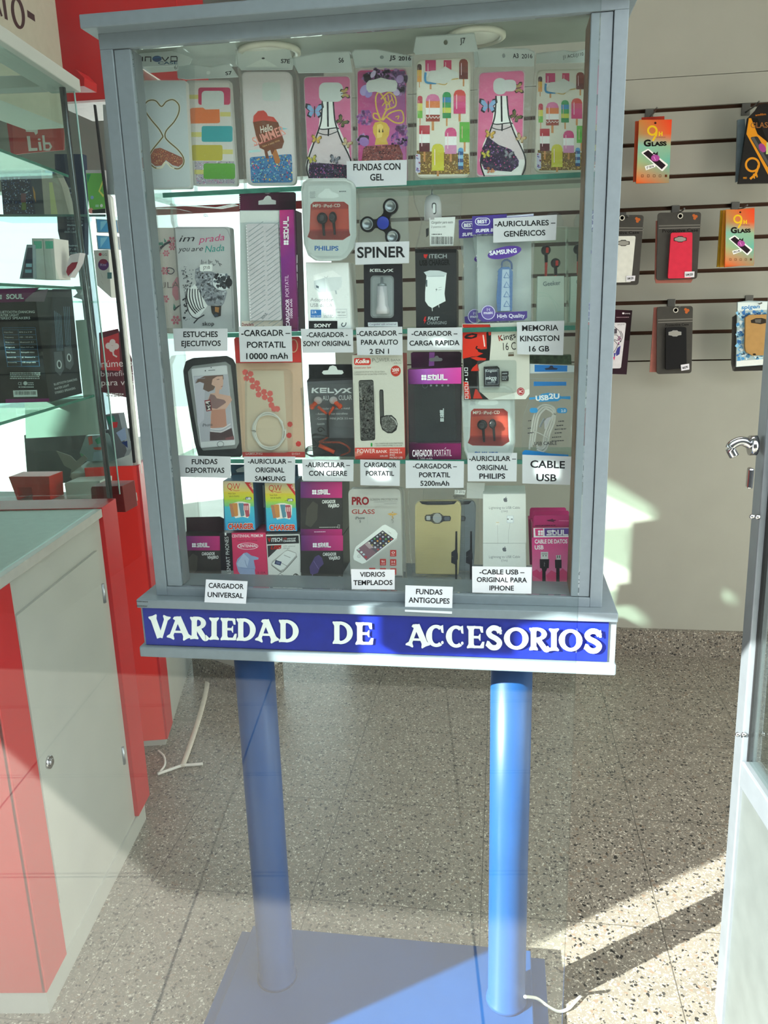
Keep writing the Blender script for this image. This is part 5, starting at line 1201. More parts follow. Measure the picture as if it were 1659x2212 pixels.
# bagged two-port car charger above the black box
e = empty('car_charger_pack', mid([(1085, 90), (1555, 90), (1550, 700), (1120, 700)], 0.082, K5, None), 'clear bag with a white car charger and barcode label above the black charger box', 'charger')
solid([(1090, 110), (1180, 95), (1480, 75), (1560, 85), (1545, 400), (1530, 690), (1120, 690), (1150, 560), (1175, 420), (1110, 250)], 0.078, 0.02, K5).build('bag', film, e)
c_ = [onY(*cp(K5, [p])[0], 0.090) for p in ((1275, 130), (1275, 180), (1280, 200), (1290, 260), (1300, 420))]
MB().lathe((c_[2].x, 0.090, 0), [(9 * kx, c_[0].z), (12 * kx, c_[1].z)], 'z', 14).build('metal_tip', alu, e)
MB().lathe((c_[2].x + .001, 0.090, 0), [(30 * kx, c_[1].z), (62 * kx, c_[2].z), (76 * kx, c_[3].z), (80 * kx, c_[4].z)], 'z', 24).build('charger_body', mat('white_gloss'), e)
a = Art(0.0795, K5); a.RR('3a3c40', 1278, 252, 1320, 362, 20).RR('e4e6e8', 1287, 264, 1312, 350, 12)
a.P('e4e4e4', [(1255, 395), (1500, 385), (1480, 655), (1260, 660)]).T('2c2c30', 'Cargador para auto', 1275, 450, 1478, 446, 24, .01, .2).T('3a3a3e', '2 puertos usb', 1272, 490, 1408, 486, 20, 0, .2).scribble('4a4a4e', 1278, 556, 1372, 555, 10).barcode(1275, 572, 1475, 645, seed=5).P('1c1c20', [(1222, 500), (1250, 490), (1248, 560), (1225, 580)])
a.build('printed_label', e)
solid([(1255, 395), (1500, 385), (1480, 655), (1260, 660)], 0.0796, 0.0004, K5).build('label', whitec, e)

def p_vitech(a):
    a.P('2e3032', [(1122, 725), (1508, 725), (1510, 1420), (1130, 1420)]).P('0e0e10', [(1120, 690), (1510, 690), (1510, 722), (1120, 725)])
    a.P('c03030', [(1200, 740), (1235, 740), (1225, 775), (1205, 770)]).T('c8281e', 'V', 1205, 778, 1240, 778, 38, .03).T('9aa0a2', 'iTECH', 1252, 776, 1420, 774, 38, .02)
    a.T('0c0c0e', 'USB CHARGER', 1163, 845, 1448, 838, 50, .04)
    a.P('e2e8ea', [(1203, 908), (1260, 890), (1350, 893), (1420, 915), (1415, 940), (1398, 1110), (1408, 1180), (1340, 1215), (1282, 1247), (1245, 1225), (1215, 1180), (1215, 1100), (1228, 940)]).P('c4ccd0', [(1203, 908), (1260, 890), (1350, 893), (1420, 915), (1415, 938), (1228, 938)]).P('b4bcc2', [(1228, 940), (1400, 938), (1395, 950), (1240, 952)])
    a.R('5a666c', 1222, 980, 1236, 1045).P('6a7478', [(1325, 1055), (1312, 1075), (1322, 1075), (1315, 1095), (1332, 1068), (1322, 1068)]).L('8a9498', [(1340, 1055), (1372, 1050)], 3).L('8a9498', [(1340, 1075), (1370, 1072)], 3)
    a.L('d0d4d6', [(1282, 1247), (1284, 1275)], 6).L('d0d4d6', [(1343, 1215), (1346, 1240)], 6)
    a.P('d83030', [(1210, 1330), (1226, 1325), (1216, 1360), (1228, 1358), (1205, 1395), (1210, 1368), (1200, 1368)]).T('b8bcbe', 'FAST', 1238, 1362, 1350, 1362, 34, .03, .2).T('8a8e90', 'CHARGING', 1232, 1400, 1420, 1398, 28, .03, .2)
carton('charger_box', [(1120, 690), (1510, 690), (1512, 1425), (1130, 1425)], 0.070, 0.05, mat('charcoal_carton', '1e1f20', 0.4), K5, S2, 'dark grey box with a white wall charger picture and red bolt', 'box', p_vitech)

def p_best(a, dx_=0):
    T = lambda pts: [(x + dx_, y) for x, y in pts]
    a.P('4a3890', T([(230, 402), (575, 380), (575, 405), (842, 385), (840, 545), (232, 585)])).P('dcdcf0', T([(575, 400), (842, 375), (842, 395), (575, 412)]))
    a.L('e8e4f4', T(rrect(262, 420, 405, 488, 33)), 7, closed=True).T('f0eef8', 'BEST', 283 + dx_, 472, 382 + dx_, 468, 34, .035).T('e4e0f0', 'SUPER BASS', 265 + dx_, 562, 520 + dx_, 548, 30, .04, .2)
e0 = []
for i, (dx_, Y, lab) in enumerate(((0, 0.064, 'violet-headed earphone bag with an oval violet emblem in front of its twin'), (-134, 0.082, 'violet-headed earphone bag mostly hidden behind its twin'))):
    yo = 8 if i else 0
    b = [(230 + dx_, 400 + yo * 9), (842 + dx_, 378 + yo * 9), (850 + dx_, 660), (835 + dx_, 1000), (830 + dx_, 1440), (520 + dx_, 1450), (272 + dx_, 1456), (262 + dx_, 1000), (285 + dx_, 900), (240 + dx_, 650)]
    e = empty('earphone_bag', mid(b, Y, K6, S2), lab, 'earphones', 'violet-headed earphone bags')
    solid(b, Y, 0.012, K6, S2).build('bag', cloudy, e)
    solid([(275 + dx_, 600), (820 + dx_, 590), (815 + dx_, 1440), (290 + dx_, 1446)], Y + 0.013, 0.0006, K6).build('backing_card', mat('pearl_card', 'f2f3f5', 0.35), e)
    if i == 0: a = Art(Y, K6)
    else: a = Art(Y, (K6[0], K6[1] + 8, K6[2]))
    p_best(a, dx_)
    a.E('5a3c98', 552 + dx_, 762, 172, 58, -12).T('f0eef8', 'SAMSUNG', 405 + dx_, 790, 675 + dx_, 762, 42, .035)
    a.P('52408c', [(288 + dx_, 1365), (330 + dx_, 1358), (470 + dx_, 1360), (778 + dx_, 1345), (778 + dx_, 1410), (745 + dx_, 1435), (330 + dx_, 1452), (290 + dx_, 1420)])
    a.T('e4e0f0', 'High Quality', 480 + dx_, 1415, 755 + dx_, 1408, 38, .02).E('6a5aa4', 390 + dx_, 1360, 72, 74).L('e0dcf0', [(390 + dx_ + 66 * math.cos(t), 1360 + 68 * math.sin(t)) for t in (k * .3 for k in range(21))], 6, closed=True).T('e8e4f4', 'music', 345 + dx_, 1376, 438 + dx_, 1372, 28, .02).L('e0dcf0', [(380 + dx_, 1345), (378 + dx_, 1318), (392 + dx_, 1330), (406 + dx_, 1318), (402 + dx_, 1345)], 5)
    a.build('printed_front', e)
    # blue ribbed clip with keyring loop
    P = lambda x, y: onY(*cp(K6, [(x + dx_, y)])[0], Y + 0.004)
    bl = mat('translucent_blue', '5a86c8', 0.2)
    body = solid([(490 + dx_, 930), (530 + dx_, 905), (600 + dx_, 905), (635 + dx_, 950), (628 + dx_, 1345), (478 + dx_, 1350), (470 + dx_, 1200)], Y + 0.002, 0.007, K6).build('earphone_clip', bl, e, bevel=0.001)
    MB().tube([P(525, 925), P(530, 860), P(575, 835), P(618, 865), P(625, 930)], 0.0012, 8).build('loop', mat('dark_blue_plastic', '3a5a9c', 0.3), e)
    a = Art(Y + 0.002, K6)
    a.P('b8c8e0', [(530, 930), (600, 930), (605, 1345), (515, 1345)] if not dx_ else [(530 + dx_, 930), (600 + dx_, 930), (605 + dx_, 1345), (515 + dx_, 1345)])
    for k in range(4): y = 960 + k * 95; a.L('4a6aa4', [(545 + dx_, y + 55), (572 + dx_, y), (605 + dx_, y + 55), (545 + dx_, y + 55)], 8)
    for k in range(10): a.L('3f6ab0', [(480 + dx_, 950 + k * 40), (515 + dx_, 965 + k * 38)], 6); a.L('3f6ab0', [(605 + dx_, 965 + k * 38), (632 + dx_, 950 + k * 40)], 6)
    a.build('printed_ribs', body)

gk = mat('red_rubber', 'd83a34', 0.4)
for i, (dx_, lab) in enumerate(((0, 'clear earphone box with red and black buds beside the violet-headed bags'), (330, 'clear earphone box with red and black buds against the brown frame edge'))):
    Y = 0.070 + 0.004 * i
    b = [(852 + dx_, 505), (1185 + dx_, 505), (1185 + dx_, 1478), (845 + dx_, 1478)]
    if i: b = [(1190, 510), (1400, 510), (1400, 1460), (1190, 1470)]
    e = empty('earphone_box', mid(b, Y, K6, S2), lab, 'earphones', 'clear earphone boxes with red buds')
    w_ = 320 if not i else 190
    x0 = 858 + dx_
    solid([(x0 + 25, 1000), (x0 + 25 + min(w_ - 40, 262), 995), (x0 + 25 + min(w_ - 40, 262), 1442), (x0 + 15, 1442)], Y + 0.004, 0.024, K6, S2 + 0.003).build('inner_card', mat('white_carton'), e)
    a = Art(Y + 0.004, K6)
    if not i:
        a.T('7a8088', 'Geeker', 938, 1098, 1112, 1082, 44, .012)
    else: a.T('7a8088', 'Gee', 1268, 1078, 1345, 1072, 44, .012)
    a.L('b8c4c0', [(x0 + 30, 1160), (x0 + 130, 1180), (x0 + min(w_ - 45, 240), 1300)], 3, smooth=True).L('b8c4c0', [(x0 + 30, 1200), (x0 + 150, 1210), (x0 + min(w_ - 60, 230), 1380)], 3, smooth=True)
    a.build('printed_card', e)
    for (bx, by, l) in (((965, 740, 1000), (1060, 868, 990)) if not i else ((1285, 730, 985),)):
        p = onY(*cp(K6, [(bx, by)])[0], Y + 0.010); q_ = onY(*cp(K6, [(bx - 2, l)])[0], Y + 0.012); m_ = onY(*cp(K6, [(bx + 2, by + 120)])[0], Y + 0.011)
        r_ = 45 / K6[2] / FPX * 1.07
        bud = MB().lathe((p.x, p.y, p.z), [(r_, 0.004), (r_, 0), (r_ * .8, -.003), (r_ * .1, -.004)], 'y', 22).cyl(p, m_, r_ * .36, r_ * .34, 12).build('earbud', mat('black_plastic'), e)
        MB().box(p.x - r_ * .05, p.x + r_ * .5, p.y - .0048, p.y - .003, p.z - r_ * .55, p.z + r_ * .5).build('red_stripe', gk, bud, bevel=0.0006)
        MB().cyl(m_, q_, r_ * .28, r_ * .26, 12).build('cable', gk, e)
    solid(b, Y, 0.034, K6, S2).build('clear_box', clear('pale_green_box', 'eef8f2', 0.05, haze=0.03, rough=0.05), e, bevel=0.0006)
    if not i: solid([(950, 500), (1140, 500), (1140, 440), (1110, 385), (1050, 360), (985, 375), (950, 420)], Y + 0.016, 0.001, K6).build('hang_tab', blister, e)
    else: solid([(1240, 505), (1400, 505), (1400, 360), (1330, 350), (1270, 385), (1240, 440)], Y + 0.016, 0.001, K6).build('hang_tab', blister, e)
# ------------------------------------------------------------------ third shelf
# sports armband in crinkled film
K7B = K7
e = empty('sports_armband', mid([(235, 310), (800, 1240)], 0.072, K7, S3), 'black-rimmed sports armband with a dummy phone showing a woman in sportswear', 'armband')
OUT = [(238, 440), (262, 350), (330, 322), (640, 302), (700, 330), (735, 400), (760, 700), (790, 1000), (800, 1170), (780, 1215), (430, 1242), (380, 1215), (345, 1120), (290, 800), (250, 560)]
INN = [(285, 450), (330, 395), (640, 355), (690, 390), (710, 560), (745, 900), (770, 1120), (740, 1175), (430, 1195), (395, 1150), (345, 860), (300, 560)]
solid([tuple(Vector(p)) for p in OUT], 0.072, 0.008, K7, S3).build('band_frame', mat('black_neoprene', '26282a', 0.6), e, bevel=0.002)
fr_ = solid(INN, 0.0705, 0.002, K7).build('clear_window', mat('grey_rim', '9a9c9c', 0.3), e, bevel=0.0006)
ph = solid(rquad((318, 420), (655, 385), (735, 1140), (410, 1172), 24), 0.069, 0.0016, K7).build('dummy_phone', mat('white_gloss'), e, bevel=0.0004)
a = Art(0.069, K7)
a.P('d4d4d8', [(322, 425), (652, 392), (732, 1138), (412, 1168)]).P('b4b2bc', [(340, 490), (662, 472), (720, 1095), (412, 1112)])
SK, HR, TP = 'd2a898', '6e5248', '8a6c6c'
a.P('c4c0cc', [(345, 500), (450, 490), (440, 900), (380, 960)])
a.P(HR, [(445, 490), (620, 480), (625, 520), (560, 560), (530, 620), (480, 640), (430, 615), (440, 560), (400, 545), (360, 560), (380, 520)]).P(SK, [(560, 495), (615, 490), (622, 560), (605, 615), (570, 620), (545, 590), (510, 570), (520, 520)]).P(SK, [(545, 590), (585, 615), (580, 660), (545, 660)])
a.P(SK, [(500, 655), (540, 650), (620, 665), (690, 680), (700, 720), (640, 770), (600, 810), (560, 830), (500, 820), (470, 760), (480, 700)])
a.P(TP, [(500, 660), (540, 670), (560, 700), (630, 715), (650, 740), (560, 800), (500, 790), (480, 720)]).P(SK, [(600, 790), (690, 690), (705, 715), (640, 810), (650, 880), (640, 960), (520, 970), (500, 880), (510, 810)])
a.P('c08a78', [(510, 810), (640, 800), (655, 970), (500, 985), (505, 900)]).L('e0d8dc', [(500, 985), (600, 990), (690, 940)], 9, smooth=True).L('e0d8dc', [(500, 1010), (600, 1018), (690, 970)], 9, smooth=True)
a.P('503c40', [(495, 1015), (600, 1025), (700, 980), (725, 1090), (495, 1100)]).P('7a4a50', [(640, 1075), (720, 1055), (725, 1090), (640, 1095)])
a.P('8a3038', [(443, 720), (500, 712), (515, 815), (462, 825)]).P('d8d0cc', [(452, 730), (495, 723), (506, 808), (468, 815)]).dots(['3a3034'], [(455, 735), (492, 728), (503, 800), (470, 808)], 18, 5, 10, 3)
a.L('8a8690', [(360, 560), (375, 520), (450, 510)], 6, smooth=True).T('4a4a54', 'iPhone', 425, 968, 520, 960, 28, .005).L('6a6a70', [(595 + 30 * math.cos(t), 1133 + 26 * math.sin(t)) for t in (k * .3 for k in range(22))], 5, closed=True)
a.L('3a3a40', [(480, 438), (545, 434)], 5).E('2a2a30', 452, 440, 6).E('2a2a30', 507, 410, 5).L('4a3a38', [(560, 525), (585, 520)], 5).L('9a5a54', [(600, 590), (618, 585)], 5)
a.build('printed_screen', ph)
solid([(90, 400), (130, 300), (300, 290), (660, 280), (760, 330), (790, 640), (815, 1245), (350, 1260), (200, 1210), (140, 900)], 0.066, 0.018, K7, S3).build('bag', film, e)

# beige earphone card with red hexagons
e = empty('earphone_pack', mid([(725, 120), (1350, 120), (1390, 1260), (800, 1255)], 0.070, K7, S3), 'beige and red earphone card with red hexagons and coiled white leads', 'earphones')
o = solid([(722, 145), (740, 122), (1330, 118), (1352, 140), (1375, 700), (1393, 1262), (802, 1255)], 0.070, 0.003, K7, S3).build('backing_card', mat('beige_card', 'c4b29c', 0.5), e)
a = Art(0.070, K7)
a.P('c8a890', [(745, 370), (1358, 365), (1390, 1205), (800, 1205)]).P('c83430', [(724, 140), (740, 124), (1330, 120), (1350, 140), (1358, 362), (742, 368)]).P('cc4440', [(800, 1208), (1390, 1205), (1392, 1258), (803, 1252)])
a.P('d0bca6', [(820, 440), (1190, 440), (1230, 1190), (850, 1200)])
for x, y in ((828, 455), (878, 470), (840, 512), (892, 530), (940, 558), (900, 590), (950, 610), (1005, 640), (955, 665), (1062, 655), (1012, 690), (1065, 712), (1075, 765), (1100, 800), (1130, 800)): a.E('d8605a', x, y, 30, 30, 15, 6)
for x, y in ((1250, 945), (1242, 1050), (1330, 1130)): a.E('c83c38', x, y, 27, 28, 15, 6)
a.L('d8b08c', [(1285 + 36 * math.cos(t), 205 + 60 * math.sin(t)) for t in (k * .3 for k in range(22))], 9, closed=True).T('e8c0b8', 'SAMSUNG', 830, 1235, 990, 1232, 20, .01).T('e8c0b8', 'EHS64', 1270, 1235, 1345, 1232, 20)
a.build('printed_card', o)
wl = mat('white_lead', 'e8e4de', 0.35)
cxp, czp = onY(*cp(K7, [(1050, 1010)])[0], 0.066), None
for k, (rx, rz, ph_) in enumerate(((150, 180, 0), (165, 160, .5), (140, 172, 1.1))):
    MB().tube([cxp + Vector((rx / K7[2] / FPX * 1.06 * math.cos(t + ph_), 0.001 * k, rz / K7[2] / FPX * 1.06 * math.sin(t + ph_))) for t in (i * .42 for i in range(15))], 0.0011, 8).build('lead', wl, e)
solid(rrect(825, 430, 1260, 1215, 60), 0.060, 0.0098, K7).build('blister', blister, e, bevel=0.003)

# earphones with zip cord in a black card
e = empty('earphone_pack', mid([(100, 205), (540, 205), (545, 1090), (100, 1090)], 0.078, K8, S3), 'black earphone card with orange zip-cord buds and clear front', 'earphones')
o = solid([(115, 207), (520, 205), (545, 330), (545, 1090), (160, 1090), (100, 360), (125, 325)], 0.078, 0.003, K8, S3).build('backing_card', mat('charcoal_card', '2a2a2c', 0.45), e)
a = Art(0.078, K8)
a.P('54565a', [(102, 370), (545, 350), (545, 900), (150, 900)]).P('161618', [(118, 210), (520, 208), (540, 330), (118, 345)])
a.P('dfe4e2', [(242, 285), (255, 265), (300, 260), (315, 225), (345, 215), (375, 225), (390, 258), (435, 262), (447, 285), (430, 300), (260, 302)])
kelyx(a, 142, 476, 525, 62, 'd8dadc'); a.T('c8cacc', 'AU', 248, 545, 305, 543, 44, .01).T('c8cacc', 'CULAR', 400, 542, 525, 538, 44, .01)
for t, x0, y, x1 in (('Auricular con cierre metal', 205, 632, 505), ('- Anatomico con microfono', 185, 682, 485), ('- Conector MINI JACK 3.5 mm', 185, 728, 535), ('- Extensible', 190, 778, 268)): a.T('c4c6c8', t, x0, y, x1, y - 4, 20)
a.build('printed_card', o)
og = mat('orange_metal', 'd84a18', 0.25, 0.4); bz = mat('black_cloth', '161414', 0.6)
P8 = lambda x, y, d=0.070: onY(*cp(K8, [(x, y)])[0], d)
kk = 1 / K8[2] / FPX * 1.06
for (tip, b0, b1, jj) in (((205, 545), (150, 605), (185, 575), (290, 675)), ((350, 545), (410, 600), (375, 575), (305, 680))):
    t_, p0, p1, p2 = P8(*tip), P8(*b0), P8(*b1), P8(*jj)
    g_ = MB().ball(t_, 40 * kk, 1, .7, .9, 16).build('ear_tip', clear('silicone', 'f0f0f0', 0.06, haze=0.45, rough=0.3), e)
    MB().ball(p0, 26 * kk, 1, .8, 1.1, 14).cyl(p0, t_, 20 * kk, 24 * kk, 14).build('earbud', og, e)
    MB().cyl(P8(b1[0] + (20 if b1[0] < 280 else -20), b1[1] + 30), p2, 14 * kk, 12 * kk, 12).build('bud_stem', og, e)
MB().tube([P8(298, 670), P8(298, 760), P8(300, 890)], 22 * kk, 10, .5).build('zip_cord', bz, e)
zc = [P8(300, 890), P8(260, 915), P8(220, 940), P8(330, 940), P8(420, 945), P8(490, 985), P8(500, 1030), P8(420, 1065)]
MB().tube(zc, 20 * kk, 10, .45).build('zip_cord', mat('orange_zip', '8a3418', 0.5, spot=0.9, scale=900), e)
MB().cyl(P8(215, 968, .066), P8(360, 1035, .066), 20 * kk, n=16).build('zip_pull', og, e)
for k in range(4):
    MB().tube([P8(300, 885), P8(170, 860 + k * 5), P8(155, 910), P8(200, 960 + k * 14), P8(110, 985 + k * 12), P8(90, 1030 + k * 6), P8(150, 1075 - k * 4), P8(300, 1040 + k * 10), P8(380, 1070)], 4.5 * kk, 8).build('lead', bz, e)
MB().tube([P8(270, 830), P8(235, 800), P8(205, 815), P8(220, 840), P8(245, 830)], 6 * kk, 8).build('lead', bz, e)
solid([(40, 430), (100, 400), (545, 390), (545, 1090), (90, 1090)], 0.060, 0.017, K8, S3).build('clear_front', film, e)

def p_kolke(a):
    a.P('c8c4ba', [(527, 118), (1005, 116), (1028, 1130), (555, 1132)]).P('d23a30', [(545, 152), (560, 145), (690, 145), (702, 158), (702, 200), (690, 212), (555, 212), (545, 200)]).T('f4ece8', 'Kolke', 556, 195, 688, 192, 38, .035, .2)
    a.T('7c7a74', 'P', 715, 182, 740, 182, 34).T('7c7a74', 'WER', 785, 180, 880, 178, 34).T('7c7a74', 'BANK', 893, 178, 990, 176, 24).L('7c7a74', [(764 + 19 * math.cos(t), 166 + 19 * math.sin(t)) for t in (-1 + k * .28 for k in range(17))], 4).L('7c7a74', [(764, 140), (764, 162)], 4)
    a.T('c05048', 'Connect your Style', 545, 246, 705, 243, 18, 0, .3).T('8a867c', 'KPB-200', 922, 202, 990, 201, 15)
    a.T('7a766e', 'CARGADOR PORTATIL DE BATERIA', 547, 286, 835, 282, 15).T('7a766e', 'CARREGADOR DE BATERIA PORTATIL', 547, 308, 855, 304, 15)
    a.E('b8382c', 938, 268, 48, 52).T('f0e4e0', '2000', 905, 275, 970, 270, 30, .02).T('f0e4e0', 'mAh', 920, 292, 958, 290, 12)
    a.P('b4b0a8', [(700, 900), (750, 880), (750, 500), (735, 400)])
    a.RQ('1c1c1c', (588, 355), (728, 350), (745, 920), (606, 928), 22).RQ('4c4c4a', (592, 360), (724, 356), (740, 915), (610, 922), 18).dots(['3a3a38', '5a5a58', '6a6a66', '2c2c2a'], [(596, 370), (722, 362), (738, 908), (612, 914)], 420, 4, 11, 4).T('8a8a86', 'Kolke', 625, 540, 612, 420, 26, .02, .2)
    a.P('222220', [(783, 460), (790, 443), (815, 443), (822, 460), (828, 690), (850, 684), (900, 684), (940, 720), (958, 770), (945, 825), (905, 855), (860, 855), (810, 820), (790, 760)]).P('4a4a48', [(787, 462), (800, 448), (815, 462), (820, 690), (792, 700)])
    a.P('5e5e5a', [(800, 710), (860, 690), (910, 700), (945, 750), (940, 800), (900, 842), (850, 842), (808, 800)]).dots(['6e6e6a', '4e4e4a', '7e7e7a'], [(805, 712), (860, 694), (908, 704), (938, 760), (930, 800), (896, 838), (850, 838), (812, 795)], 200, 3, 9, 7).L('a8a8a4', [(890, 700), (935, 740), (950, 780)], 9, smooth=True)
    a.R('2f8a3a', 702, 948, 718, 980).T('6a665e', '1 FULL CHARGE FOR YOUR SMARTPHONE', 738, 960, 1005, 955, 13).T('6a665e', '1 CARGA COMPLETA PARA TU CELULAR', 738, 980, 1000, 976, 13)
    a.P('cc4438', [(553, 992), (1026, 988), (1028, 1130), (556, 1132)]).P('e08070', [(553, 1030), (640, 1020), (620, 1060), (554, 1075)])
    a.T('f4e4e0', 'POWER', 574, 1044, 745, 1042, 40).T('f4e4e0', 'BANK', 755, 1042, 858, 1040, 28).T('f0dcd8', 'KPB-200', 790, 1078, 862, 1076, 14)
    for k, t in enumerate(('IPHONE 4', 'IPHONE 5/6', 'IPAD', 'MICRO USB')): a.T('f4e4e0', t, 882, 1022 + k * 24, 882 + (95, 115, 48, 120)[k], 1020 + k * 24, 17)
carton('power_bank_box', [(527, 118), (1005, 116), (1030, 1132), (553, 1134)], 0.066, 0.045, mat('red_carton', 'b83a30', 0.4), K8, S3, 'white and red power bank box picturing a dark stick and a small round mirror-like disc', 'box', p_kolke)

e = empty('power_bank_box', mid([(1050, 250), (1560, 230), (1555, 1115), (1060, 1115)], 0.070, K8, S3), 'pink-banded clear-windowed box with a black power bank inside', 'box')
o = solid([(1052, 255), (1558, 232), (1555, 1118), (1062, 1118)], 0.0745, 0.024, K8, S3).build('backing_card', mat('dark_plum_card', '2e1c2a', 0.4), e)
pb_ = solid(rquad((1110, 395), (1490, 388), (1508, 930), (1120, 945), 36), 0.069, 0.006, K8).build('power_bank', mat('black_leatherette', '1d2228', 0.4, bump=0.3, scale=300), e, bevel=0.002)
a = Art(0.069, K8)
for k in range(4): a.E('a8b0b8', 1270 + k * 54, 405, 10, 10)
a.L('5a6068', [(1215 + 24 * math.cos(t), 405 + 24 * math.sin(t)) for t in (k * .45 for k in range(15))], 5, closed=True)
soul_logo_v(a, 1392, 745, 625, 34); a.build('printed_mark', pb_)
for nm, qd, cols in (('top_band', [(1056, 255), (1556, 235), (1555, 388), (1058, 392)], ['5a2050', 'd84aa0', 'd0409a', '4a1a40']), ('bottom_band', [(1068, 952), (1552, 950), (1554, 1116), (1064, 1116)], ['3a1430', '8a2060', '7a1a50', '28101e'])):
    s_ = solid(qd, 0.064, 0.0355 if 0 else 0.010, K8, S3 if nm[0] == 'b' else None).build(nm, mat('plum_band', '8a2a66', 0.4), e)
    a = Art(0.064, K8); m2 = [((qd[0][0] * 2 + qd[1][0]) / 3, (qd[0][1] * 2 + qd[1][1]) / 3), ((qd[3][0] * 2 + qd[2][0]) / 3, (qd[3][1] * 2 + qd[2][1]) / 3)]
    if nm[0] == 't': a.G(['6a2860', 'b060c0', 'a048a8', '4a1c48'], [qd[0], m2[0], m2[1], qd[3]]).G(['b060c0', 'e04aa4', 'd8409c', 'a048a8'], [m2[0], qd[1], qd[2], m2[1]]); soul_logo(a, 1180, 355, 1422, 50)
    else: a.G(cols, qd).T('f0e4ec', 'CARGADOR', 1095, 1075, 1285, 1072, 62, .02).T('e0ccd8', 'PORTATIL', 1300, 1072, 1465, 1070, 62).L('e0ccd8', [(1400, 1002), (1412, 990)], 5).T('e0ccd8', '5.200 mAh', 1145, 1108, 1285, 1106, 24)
    a.build('printed_' + nm, s_)
ht = [(1080, 105), (1100, 88), (1540, 85), (1558, 102), (1555, 232), (1085, 240)]
solid(ht, 0.088, 0.0012, K8).build('hang_tab', mat('plum_card'), e)
a = Art(0.088, K8); a.G(['5a2450', '3a2030', '402434', '4a1c40'], [(1082, 95), (1556, 92), (1554, 230), (1086, 238)]).P('b060c0', [(1255, 92), (1305, 92), (1300, 218), (1250, 222)]).P('a8a4a8', [(1250, 158), (1265, 145), (1300, 142), (1315, 125), (1335, 125), (1345, 142), (1375, 148), (1380, 165), (1365, 175), (1265, 178)]); a.build('printed_tab', e)
solid([(1058, 392), (1548, 388), (1550, 950), (1066, 952)], 0.064, 0.0045, K8).build('clear_window', blister, e)

# memory card on its blister card
def p_king(a):
    RD = 'd8301c'
    a.P('d4d0c6', [(168, 85), (800, 70), (802, 745), (760, 795), (180, 800)]).P('eceae4', [(420, 800), (800, 700), (802, 745), (765, 795)])
    a.P('141212', [(172, 90), (430, 90), (442, 140), (440, 250), (425, 430), (380, 440), (320, 470), (330, 720), (420, 800), (182, 800)])
    a.P(RD, [(172, 90), (420, 92), (435, 110), (440, 190), (420, 195), (410, 150), (395, 170), (400, 320), (330, 330), (300, 310), (320, 350), (365, 365), (310, 390), (260, 395), (172, 415)])
    a.P('141212', [(185, 210), (210, 185), (265, 172), (312, 182), (305, 212), (250, 228), (200, 226)]).P(RD, [(215, 205), (260, 190), (290, 195), (260, 212)]).L('141212', [(190, 165), (240, 140), (320, 155), (345, 160)], 8, smooth=True).L('141212', [(310, 295), (300, 318), (340, 330)], 12, smooth=True)
    a.L('f0d8d0', [(365, 190), (380, 300)], 11).L('f0d8d0', [(176, 120), (192, 145)], 8).P(RD, [(245, 405), (300, 395), (345, 405), (395, 412), (385, 430), (310, 432)]).P(RD, [(265, 500), (310, 460), (330, 530), (250, 530)])
    a.P(RD, [(180, 630), (225, 640), (250, 790), (190, 795)]).P(RD, [(270, 790), (290, 700), (310, 705), (360, 790)])
    for k in range(7):
        y = 500 + k * 44; c = 'f0f0f0'
        if k == 2: a.E(c, 208, y + 20, 9)
        else: a.L(c, [(190 + k * .8, y), (218 + k, y), (218 + k, y + 28), (190 + k, y + 28)], 7, closed=k % 2 == 0)
    a.T('1c1a1a', 'Kings', 515, 248, 675, 215, 52, .01).T('c04030', 'K', 515, 248, 548, 245, 56, .0).T('2a2826', '16 C', 555, 335, 675, 328, 72).T('4a4030', 'micro', 602, 368, 655, 365, 18, .02).P('5a4a3a', [(602, 372), (655, 370), (655, 390), (602, 392)])
    a.E('b02430', 720, 724, 36, 38).L('e8c8c8', [(720 + 27 * math.cos(t), 724 + 29 * math.sin(t)) for t in (k * .4 for k in range(16))], 4, closed=True).T('f4e0e0', '8C', 703, 736, 738, 735, 24, .03)
e = empty('memory_card_pack', mid([(165, 85), (800, 70), (802, 800), (180, 800)], 0.0625, K9, None), 'memory card blister card with a red and black face emblem', 'memory card')
o = solid([(166, 100), (185, 86), (790, 70), (803, 90), (803, 745), (765, 796), (182, 802)], 0.0625, 0.0012, K9).build('backing_card', whitec, e)
a = Art(0.0625, K9); p_king(a); a.build('printed_card', o)
c_ = solid([(370, 490), (500, 484), (520, 505), (520, 682), (372, 684)], 0.0585, 0.0022, K9).build('adaptor', mat('black_plastic'), e, bevel=0.0003)
a = Art(0.0585, K9); a.P('2a2e3a', [(380, 510), (512, 508), (512, 660), (382, 662)]).L('b8bcc4', [(386, 515), (506, 512), (508, 655), (388, 658)], 3, closed=True).T('d8dce0', 'Kingston', 390, 540, 497, 536, 24, .01).T('e0e4e8', 'micro', 392, 612, 492, 606, 32, .03).T('e0e4e8', 'SD', 440, 628, 490, 624, 18, .03).T('c8ccd0', 'ADAPTER', 405, 648, 482, 645, 14); a.build('printed_mark', c_)
c_ = solid([(538, 535), (605, 532), (606, 560), (600, 575), (606, 590), (605, 624), (538, 626)], 0.0585, 0.0015, K9).build('micro_card', mat('black_plastic'), e, bevel=0.0002)
a = Art(0.0585, K9); a.T('c8ccd0', 'micro', 545, 560, 592, 558, 14, .02).scribble('a8acb0', 545, 585, 592, 584, 7, 3, 14); a.build('printed_mark', c_)
solid(rrect(308, 430, 680, 735, 26), 0.0545, 0.0075, K9).build('blister', blister, e, bevel=0.002)
